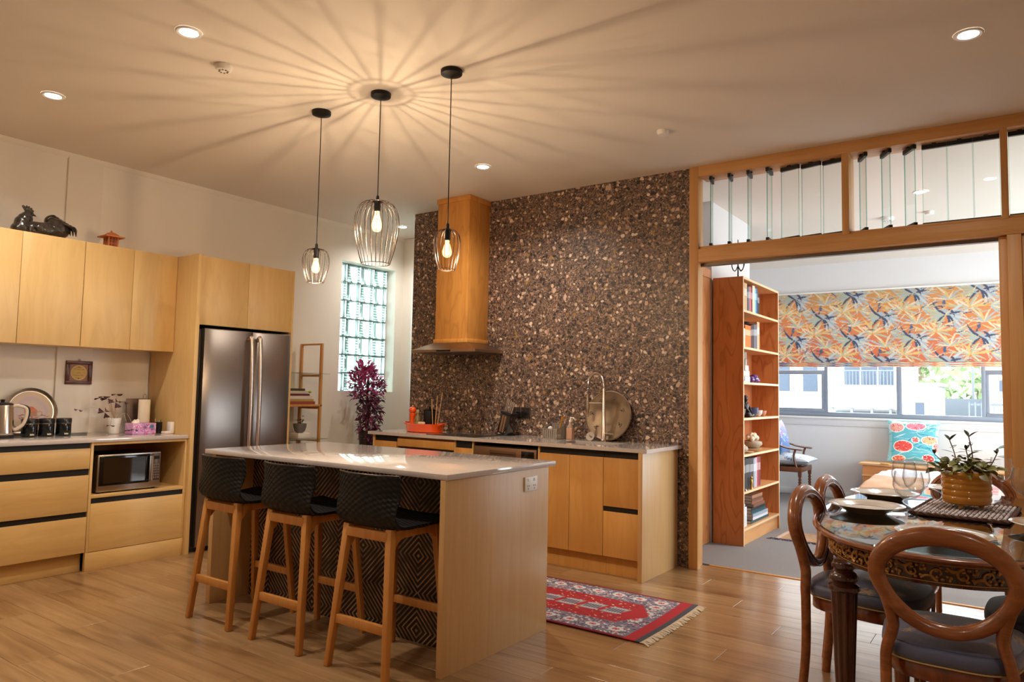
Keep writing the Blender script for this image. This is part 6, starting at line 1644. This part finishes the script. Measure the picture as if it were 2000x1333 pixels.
for i, (y, r_, h_, c, lab) in enumerate(((6.86, .12, .029, (206, 178, 140), 'flat tan platter under the coral bowl'), (6.62, .05, .015, (214, 196, 170), 'thin cream saucer at the front of the fifth shelf'))):
    tag(MB().lathe([(r_*.6, 0), (r_*.9, h_*.5), (r_, h_), (r_*.95, h_), (r_*.6, h_*.4), (.001, h_*.4)] if i else [(r_*.6, 0), (r_*.9, h_*.7), (r_, h_), (.001, h_)], (-2.11 if i == 0 else -2.04, y, zz+.0002), 30).build('saucer', plain('tan_dish', C(*c), .5), smooth=50), lab, 'dish')
# sixth shelf: files, books, gold figure
zz = TOPS[1]
row(6.39, zz, [('thick black', (28, 24, 26), .12, .27), ('wide black', (34, 30, 32), .12, .275), ('charcoal', (48, 42, 46), .11, .27), ('dove grey', (150, 150, 164), .05, .265), ('silver', (178, 176, 184), .05, .268), ('crimson', (172, 50, 58), .05, .272), ('dark red', (110, 36, 40), .06, .27)], 'the sixth shelf down')
t = thing('gold_figurine', 'slim gold figurine in front of the black books', 'figurine', (-2.015, 6.62, zz))
GO = plain('gold_paint', C(212, 160, 70), .3, .7)
MB().lathe([(.013, 0), (.012, .01), (.009, .03), (.013, .06), (.009, .085), (.006, .09)], (-2.012, 6.62, zz+.0003), 12).build('body', GO, t, smooth=70)
MB().ell((-2.012, 6.62, zz+.102), .012).build('head', GO, t)
tag(MB().lathe([(.012, 0), (.013, .006), (.006, .014), (.003, .02)], (-2.012, 6.45, zz+.0002), 14).build('silver_dish', M['chrome'], smooth=60), 'little silver dish at the doorway end of the sixth shelf', 'dish')
# bottom shelf: leaning and stacked books
zz = TOPS[0]
row(6.375, zz, [('green', (60, 92, 78), .03, .25), ('white', (224, 222, 226), .04, .235), ('pale blue', (190, 206, 220), .045, .2), ('pearl', (206, 206, 212), .05, .17)], 'the bottom shelf')
zs = zz
cols = [('teal backed', (40, 70, 76)), ('white', (214, 214, 222)), ('grey blue', (150, 160, 176)), ('dark teal', (30, 74, 80)), ('near black', (36, 32, 34)), ('brown', (120, 76, 54)), ('chestnut', (136, 84, 58)), ('walnut brown', (104, 66, 48)), ('tan', (156, 108, 74))]
for i, (cn, c) in enumerate(cols):
    th = .027 if i != 3 else .032
    o = ('lowest', 'second', 'third', 'fourth', 'fifth', 'sixth', 'seventh', 'eighth', 'topmost')[i]
    book_flat(f'{cn} book, {o} of the pile on the bottom shelf', -2.22, -2.03+.005*(i % 3), 6.66+.015*((i*3) % 4), 7.22-.03*i-.02*(i % 2), zs+.0004, th, c, 'x'); zs += th+.0006
# candelabra on the bookcase
t = thing('iron_candelabra', 'black wrought iron candelabra standing on the bookcase', 'candelabra', (-2.1, 6.6, 2.356))
xx, yy, z0 = -2.09, 6.5, 2.3555
MB().lathe([(.05, 0), (.05, .006), (.012, .012), (.008, .02)], (xx, yy, z0), 20).build('foot', M['black_iron'], t, smooth=50)
MB().tube([(xx, yy, z0+.015), (xx, yy, z0+.36)], [.007, .004], 8).build('stem', M['black_iron'], t)
for k, (dx, dy, h_) in enumerate(((-.055, 0, .36), (.055, .0, .28), (.035, .05, .30))):
    b = MB(); b.tube(catmull([(xx, yy, z0+.12), (xx+dx*.5, yy+dy*.5, z0+.075), (xx+dx, yy+dy, z0+.12), (xx+dx, yy+dy, z0+h_-.08)], 6), .0045, 6); b.build('arm', M['black_iron'], t, smooth=60)
    MB().lathe([(.004, 0), (.018, .008), (.02, .014), (.008, .016), (.008, .04)], (xx+dx, yy+dy, z0+h_-.085), 14).build('cup', M['black_iron'], t, smooth=50)
    MB().tube([(xx+dx, yy+dy, z0+h_-.05), (xx+dx, yy+dy, z0+h_+.02)], [.003, .002], 6).build('pricket', M['black_iron'], t)

# bed, headboard, cushion
t = thing('bed', 'low bed under a white and tan quilt with a red striped patch', 'bed', (-.5, 8.5, .006))
MB().box(-1.28, .32, 7.35, 9.68, .0065, .26).build('base', plain('bed_base', C(196, 186, 176), .8), t, bevel=.02)
MB().box(-1.28, .32, 7.35, 9.68, .262, .44).build('mattress', plain('mattress', C(226, 222, 216), .9), t, bevel=.05, seg=4)
cv = Canvas(130, 190, (226, 222, 222)); rr = random.Random(17)
for _ in range(160): cv.leaf(rr.uniform(0, 130), rr.uniform(0, 120), rr.uniform(6, 16), 1.2, rr.uniform(0, 6), .6, rr.choice([(214, 206, 208), (232, 228, 226), (206, 200, 206)]))
cv.rect(0, 44, 120, 190, (186, 134, 84)); cv.rect(44, 130, 120, 190, (186, 164, 150))
for k in range(12): cv.rect(47+k*7, 50+k*7, 122, 188, (206, 74, 74)); 
for k in range(5): cv.rect(44, 130, 126+k*13, 129+k*13, (176, 160, 150), .7)
cv.rect(0, 130, 116, 120, (214, 176, 168))
def quilt(u, v):
    x_ = -1.36+1.76*u; y_ = 9.60-2.36*v
    e = min(1, min(u, 1-u)/.07); top_ = .47+.055*math.sin(PI*min(1, (1-v)*1.15))**.7*e+.006*math.sin(x_*17)*math.sin(y_*13)
    ev = min(1, (1-v)/.05); drop = (1-e)**2*.26+(1-ev)**2*.22
    return (x_+.03*(1-e)*(1 if u < .5 else -1), y_, max(.14, top_-drop))
cloth('quilt', cv, quilt, M['print'], t, thick=.02)
t = thing('headboard_bench', 'pale pine headboard shelf against the bedroom wall', 'headboard', (-.6, 9.95, .006))
HP = wood('pale_pine', C(214, 162, 108), C(232, 186, 136), 'x', 1.2, .45, 10, .02)
MB().box(-1.66, .8, 9.72, 10.165, .49, .515).build('shelf_top', HP, t, bevel=.003)
MB().box(-1.62, .78, 9.745, 10.16, .0065, .489).build('body', wood('orange_pine', C(196, 124, 70), C(212, 146, 90), 'x', 1.2, .45, 10, .02), t, smooth=0)
MB().box(-1.63, .78, 9.735, 9.745, .36, .375).build('rail', HP, t, smooth=0)
for i, x in enumerate((-1.42, -.72, -.1)): MB().box(x, x+.09, 9.7, 9.80, .5152, .527).build('hinge_block', M['pine'], t, bevel=.002)
cv = Canvas(120, 116, (96, 178, 192)); rr = random.Random(23)
cv.rect(0, 120, 0, 10, (206, 226, 222)); cv.rect(0, 10, 0, 116, (150, 204, 208)); cv.rect(112, 120, 0, 116, (170, 214, 214))
for _ in range(90): cv.leaf(rr.uniform(0, 120), rr.uniform(8, 116), rr.uniform(12, 34), rr.uniform(1.2, 3.4), rr.choice([0, .2, -.2, PI, 2.9])+rr.uniform(-.4, .4), rr.uniform(-1, 1), rr.choice([(176, 220, 222), (120, 200, 208), (40, 136, 160), (208, 232, 230), (90, 180, 170), (140, 190, 220)]))
for cx, cy, rx, ry, c in ((22, 22, 17, 13, (236, 160, 150)), (66, 17, 21, 11, (236, 130, 150)), (38, 74, 21, 14, (228, 78, 70)), (66, 56, 7, 6, (232, 110, 100)), (98, 56, 18, 10, (240, 176, 130)), (28, 108, 14, 8, (232, 110, 70)), (94, 104, 12, 9, (206, 50, 62)), (114, 74, 8, 12, (236, 150, 140))):
    cv.ell(cx, cy, rx+2.4, ry+2.2, (226, 236, 226)); cv.ell(cx, cy, rx, ry, c)
    for k in range(22):
        a = rr.uniform(0, 6.3); q = rr.random()**.5; cv.leaf(cx+rx*.9*q*math.cos(a), cy+ry*.9*q*math.sin(a), 4, 1.6, a, 0, rr.choice([(250, 214, 190), (196, 44, 60), (244, 180, 150), (150, 40, 60)]))
def pillow(cx, yb, z0, w_, h_, dep, tilt):
    def f(u, v):
        a, c = 2*u-1, 1-2*v
        k = 1-.10*(1-a*a)*abs(c)**3; k2 = 1-.10*(1-c*c)*abs(a)**3
        bul = dep*((1-a**2)*(1-c**2))**.45
        return a*k2*w_/2, bul, h_/2+c*k*h_/2
    return f
def place_pillow(name, label, cv, w_, h_, dep, Mx, back):
    t = thing(name, label, 'cushion', Mx.translation)
    f = pillow(0, 0, 0, w_, h_, dep, 0)
    cloth('front_cover', cv, lambda u, v: tuple(Mx @ Vector((f(u, v)[0], -f(u, v)[1]-.001, f(u, v)[2]))), M['print'], t)
    b = MB(); b.grid([[tuple(Mx @ Vector((f(i/20, j/20)[0], f(i/20, j/20)[1]+.001, f(i/20, j/20)[2]))) for i in range(21)] for j in range(21)]); b.build('back_cover', back, t, smooth=80)
place_pillow('scatter_cushion', 'turquoise cushion printed with coral flowers leaning under the window', cv, .57, .52, .075, Matrix.Translation((-1.10, 9.93, .535)) @ Matrix.Rotation(D(-14), 4, 'X'), plain('teal_back', C(70, 150, 160), .8))
# small leaf sprig on the headboard
t = thing('potted_sprig', 'dark green leafed pot plant half hidden by the oak doorpost', 'plant', (-.17, 9.9, .516))
MB().lathe([(.05, 0), (.07, .11), (.064, .11), (.002, .09)], (-.12, 9.9, .5155), 20).build('pot', M['cup'], t, smooth=50)
BL = leafmesh('leaf', .17, .075, .3, plain('rubber_leaf', C(40, 84, 44), .3), .25)
for k in range(7): put('leaf', BL, t, (-.12, 9.9, .62+.03*k), (.1, -.5+.08*k, 2.6+k*1.25), 1.0)
MB().tube([(-.12, 9.9, .6), (-.12, 9.9, .84)], .006, 6).build('stem', plain('green_stem', C(80, 96, 56), .6), t)

# armchair in the corner
t = thing('armchair', 'open armed mahogany chair in the bedroom corner', 'armchair', (-2.52, 9.7, .006))
def AC(x, y, z): return (-2.52+x, 9.70+y, .0065+z)   # faces +x
WM = wood('dark_armchair_wood', C(84, 46, 28), C(120, 70, 44), 'z', 2, .3, 10, .02)
for y in (-.25, .25):
    MB().bar(AC(-.2, y, .95), AC(-.17, y, .42), .035, .035, up=(1, 0, 0)).build('back_post', WM, t, bevel=.004)
    MB().bar(AC(-.17, y, .44), AC(-.24, y, 0), .035, .04, up=(1, 0, 0), a2=.03, b2=.03).build('rear_leg', WM, t, bevel=.004)
    b = MB(); pr = [(.012, 0), (.02, .02), (.012, .035)]
    for k in range(7): pr += [(.022, .06+k*.035), (.012, .078+k*.035)]
    b.lathe(pr+[(.022, .31), (.024, .36)], AC(.24, y, 0.0), 14); b.build('front_leg', WM, t, smooth=60)
    MB().tube(catmull([AC(-.2, y, .70), AC(-.05, y, .69), AC(.1, y, .65), AC(.27, y, .635)], 5), (.028, .012), 8, up=(0, 0, 1)).build('arm', WM, t, smooth=60)
    MB().tube(catmull([AC(.19, y, .64), AC(.17, y, .55), AC(.2, y, .42)], 5), .014, 8).build('arm_support', WM, t, smooth=60)
MB().box(*[v for p in zip(AC(-.2, -.27, .36), AC(.265, .27, .42)) for v in p]).build('seat_rail', WM, t, bevel=.006)
MB().box(*[v for p in zip(AC(-.215, -.25, .86), AC(-.185, .25, .95)) for v in p]).build('top_rail', WM, t, bevel=.006)
MB().box(*[v for p in zip(AC(-.205, -.03, .42), AC(-.185, .03, .87)) for v in p]).build('splat', WM, t, bevel=.003)
cv1 = Canvas(60, 60, (196, 204, 216)); rr = random.Random(51)
for _ in range(160): cv1.leaf(rr.uniform(0, 60), rr.uniform(0, 60), rr.uniform(3, 7), rr.uniform(1, 2.4), rr.uniform(0, 6.3), .4, rr.choice([(120, 140, 176), (230, 226, 214), (150, 176, 150), (206, 196, 170), (90, 112, 160), (222, 190, 200)]))
Mx = Matrix.Translation((-2.335, 9.70, .478)) @ Matrix.Rotation(PI/2, 4, 'Z') @ Matrix.Rotation(PI/2-.02, 4, 'X') @ Matrix.Translation((0, 0, -.02))
place_pillow('seat_cushion', 'pale floral seat cushion on the corner armchair', cv1, .52, .52, .072, Matrix.Translation((-2.17, 9.70, .502)) @ Matrix.Rotation(PI/2, 4, 'Z') @ Matrix.Rotation(-PI/2, 4, 'X') @ Matrix.Translation((0, 0, -.0)), plain('floral_back', C(190, 196, 206), .8))
cv2 = Canvas(60, 60, (88, 120, 160)); rr = random.Random(52)
for j in range(60): cv2.a[j, :, :] = (np.array((176, 150, 196))*(1-j/59)**1.5+np.array((70, 108, 158))*(1-(1-j/59)**1.5))/255.
for _ in range(70): cv2.leaf(rr.uniform(0, 60), rr.uniform(0, 40), rr.uniform(4, 9), 2, rr.uniform(0, 6.3), .5, rr.choice([(206, 180, 214), (150, 190, 220), (206, 120, 170), (120, 160, 200)]))
place_pillow('back_cushion', 'blue and lilac cushion leaning on the armchair back', cv2, .46, .44, .07, Matrix.Translation((-2.52, 9.70, .565)) @ Matrix.Rotation(PI/2, 4, 'Z') @ Matrix.Rotation(D(-14), 4, 'X'), plain('blue_back', C(80, 112, 156), .8))
# bedroom rug
cv = Canvas(120, 100, (178, 140, 104)); rr = random.Random(61)
for _ in range(900): cv.ell(rr.uniform(0, 120), rr.uniform(0, 100), rr.uniform(.8, 2.4), .9, rr.choice([(190, 152, 114), (160, 122, 90), (200, 166, 126), (150, 110, 84)]))
cv.rect(0, 3, 0, 100, (206, 176, 160)); cv.rect(117, 120, 0, 100, (206, 176, 160)); cv.rect(8, 112, 92, 94, (140, 100, 76)); cv.rect(8, 112, 6, 8, (140, 100, 76))
t = thing('small_rug', 'tan flat woven rug with dark fringe on the grey carpet', 'rug', (-1.1, 7.2, .006))
cloth('weave', cv, lambda u, v: (-1.89+1.5*u, 7.33-.42*v, .0105+.0008*math.sin(u*20)*math.sin(v*12)), M['pile'], t, thick=.005)
b = MB(); xx = -1.93; rr = random.Random(62)
while xx < -.4:
    b.tube([(xx, 6.912, .010), (xx+rr.uniform(-.02, .02), 6.88, .011), (xx+rr.uniform(-.03, .03), 6.855, .0085)], [.004, .005, .002], 5); xx += rr.uniform(.012, .02)
b.build('fringe', plain('dark_fringe', C(70, 62, 84), .9), t, smooth=60)['kind'] = 'stuff'

# ================================================================ outside the bedroom window
def outbox(name, label, cat, parts):
    x0 = min(p[1] for p in parts); t = thing(name, label, cat, (x0, parts[0][3], -1.0))
    for p in parts: MB().box(*p[1:7]).build(p[0], p[7], t, smooth=0)
    return t
WH = plain('pale_render', C(188, 188, 186), .8); GR = plain('grey_cladding', C(110, 116, 124), .8); DK = plain('dark_glazing', C(66, 74, 86), .6, spec=.2); RL = plain('grey_rail', C(84, 92, 104), .6)
gnd = MB().box(-40, 40, 10.45, 80, -1.2, -1.0).build('ground', plain('pale_paving', C(150, 150, 146), .9)); struct(gnd, 'pale ground outside the window')
t = outbox('apartment_building', 'white apartment block with a solid balcony outside the bedroom window', 'building', [
    ('wall', -10.5, -2.9, 22.9, 28, -1, 6, WH), ('balcony_parapet', -4.6, -2.75, 21.7, 21.85, 1.02, 1.64, WH), ('balcony_floor', -4.6, -2.75, 21.85, 22.9, .98, 1.06, WH), ('roof_edge', -10.5, -2.7, 22.3, 22.9, 3.4, 3.7, WH)])
for x0, x1 in ((-4.25, -3.85), (-3.8, -3.4), (-3.35, -2.98)): MB().box(x0, x1, 22.84, 22.9, 1.1, 3.0).build('balcony_door', DK, t, smooth=0)
for x0 in (-8.6, -7.4, -6.2, -5.4): MB().box(x0, x0+.4, 22.84, 22.9, 1.45, 2.4).build('window', DK, t, smooth=0)
for x0 in (-4.4, -3.9, -3.4, -2.95): MB().box(x0, x0+.06, 21.75, 21.81, -1, 1.0).build('post', GR, t, smooth=0)
MB().box(-4.5, -2.95, 22.84, 22.9, -.6, .9).build('garage_door', GR, t, smooth=0)
for i in range(16): MB().box(-4.1+i*.085, -4.085+i*.085, 21.76, 21.79, 1.64, 2.02).build('baluster', RL, t, smooth=0)
MB().box(-4.2, -2.75, 21.75, 21.8, 2.02, 2.05).build('top_rail', RL, t, smooth=0)
t = outbox('garden_shed', 'small white flat roofed outbuilding in front of the trees', 'building', [('wall', -2.55, -1.75, 21, 23, -1, 1.62, WH), ('roof', -2.62, -1.68, 20.9, 23.1, 1.62, 1.7, WH), ('door', -2.25, -2.05, 20.96, 21, .4, 1.2, DK)])
t = outbox('weatherboard_house', 'white weatherboard house beyond the right hand window pane', 'building', [('wall', -.75, 5, 20, 26, -1, 2.6, WH), ('window', -.45, .1, 19.96, 20, 1.5, 1.75, DK)])
for i in range(22): MB().box(-.76, 5, 19.97, 20.0, -.6+i*.14, -.595+i*.14).build('board_joint', GR, t, smooth=0)
t = outbox('picket_fence', 'pale picket fence beneath the weatherboard house', 'fence', [('top_rail', -.95, 3, 18, 18.05, 1.18, 1.22, RL)])
for i in range(34): MB().box(-.95+i*.11, -.925+i*.11, 17.98, 18.0, .3, 1.25).build('picket', RL, t, smooth=0)
t = outbox('retaining_wall', 'grey stone retaining wall sloping in front of the trees', 'wall', [('stone_wall', -2.2, -.75, 24.5, 24.8, -1, 1.32, GR)])
t = outbox('utility_pole', 'thin pole rising among the trees outside', 'pole', [('pole', -1.32, -1.26, 27, 27.06, -1, 6, GR), ('crossarm', -1.7, -.9, 27, 27.06, 5.2, 5.28, GR)])
LG = [plain('pale_tree_green', C(124, 140, 96), .8), plain('mid_tree_green', C(104, 126, 82), .8)]
def tree(x, y, h_, r_, seed, lab, m_):
    t = thing('garden_tree', lab, 'tree', (x, y, -1)); rr = random.Random(seed)
    MB().tube([(x, y, -1), (x+.1, y, h_*.5), (x, y, h_*.8)], [.16, .12, .05], 8).build('trunk', plain('bark', C(120, 104, 88), .9), t)
    b = MB()
    for k in range(420):
        u = Vector((rr.gauss(0, 1), rr.gauss(0, 1), rr.gauss(0, 1))).normalized()*(rr.random()**.4)
        p = Vector((x+u.x*r_, y+u.y*r_, h_*.62+u.z*h_*.42)); s = rr.uniform(.12, .3)
        d1 = Vector((rr.gauss(0, 1), rr.gauss(0, 1), rr.gauss(0, 1))).normalized()*s; d2 = d1.orthogonal().normalized()*s*.6
        b.add([p-d1, p+d2, p+d1, p-d2], [(0, 1, 2, 3)])
    b.build('crown', m_, t, smooth=0)['kind'] = 'stuff'
tree(-3.4, 33, 4.2, 2.2, 1, 'pale green tree behind the white outbuilding', LG[0])
tree(-1.7, 39, 3.6, 1.8, 2, 'round green tree in the middle of the window view', LG[1])
tree(-.6, 45, 4.0, 1.6, 3, 'green tree left of the weatherboard house', LG[0])
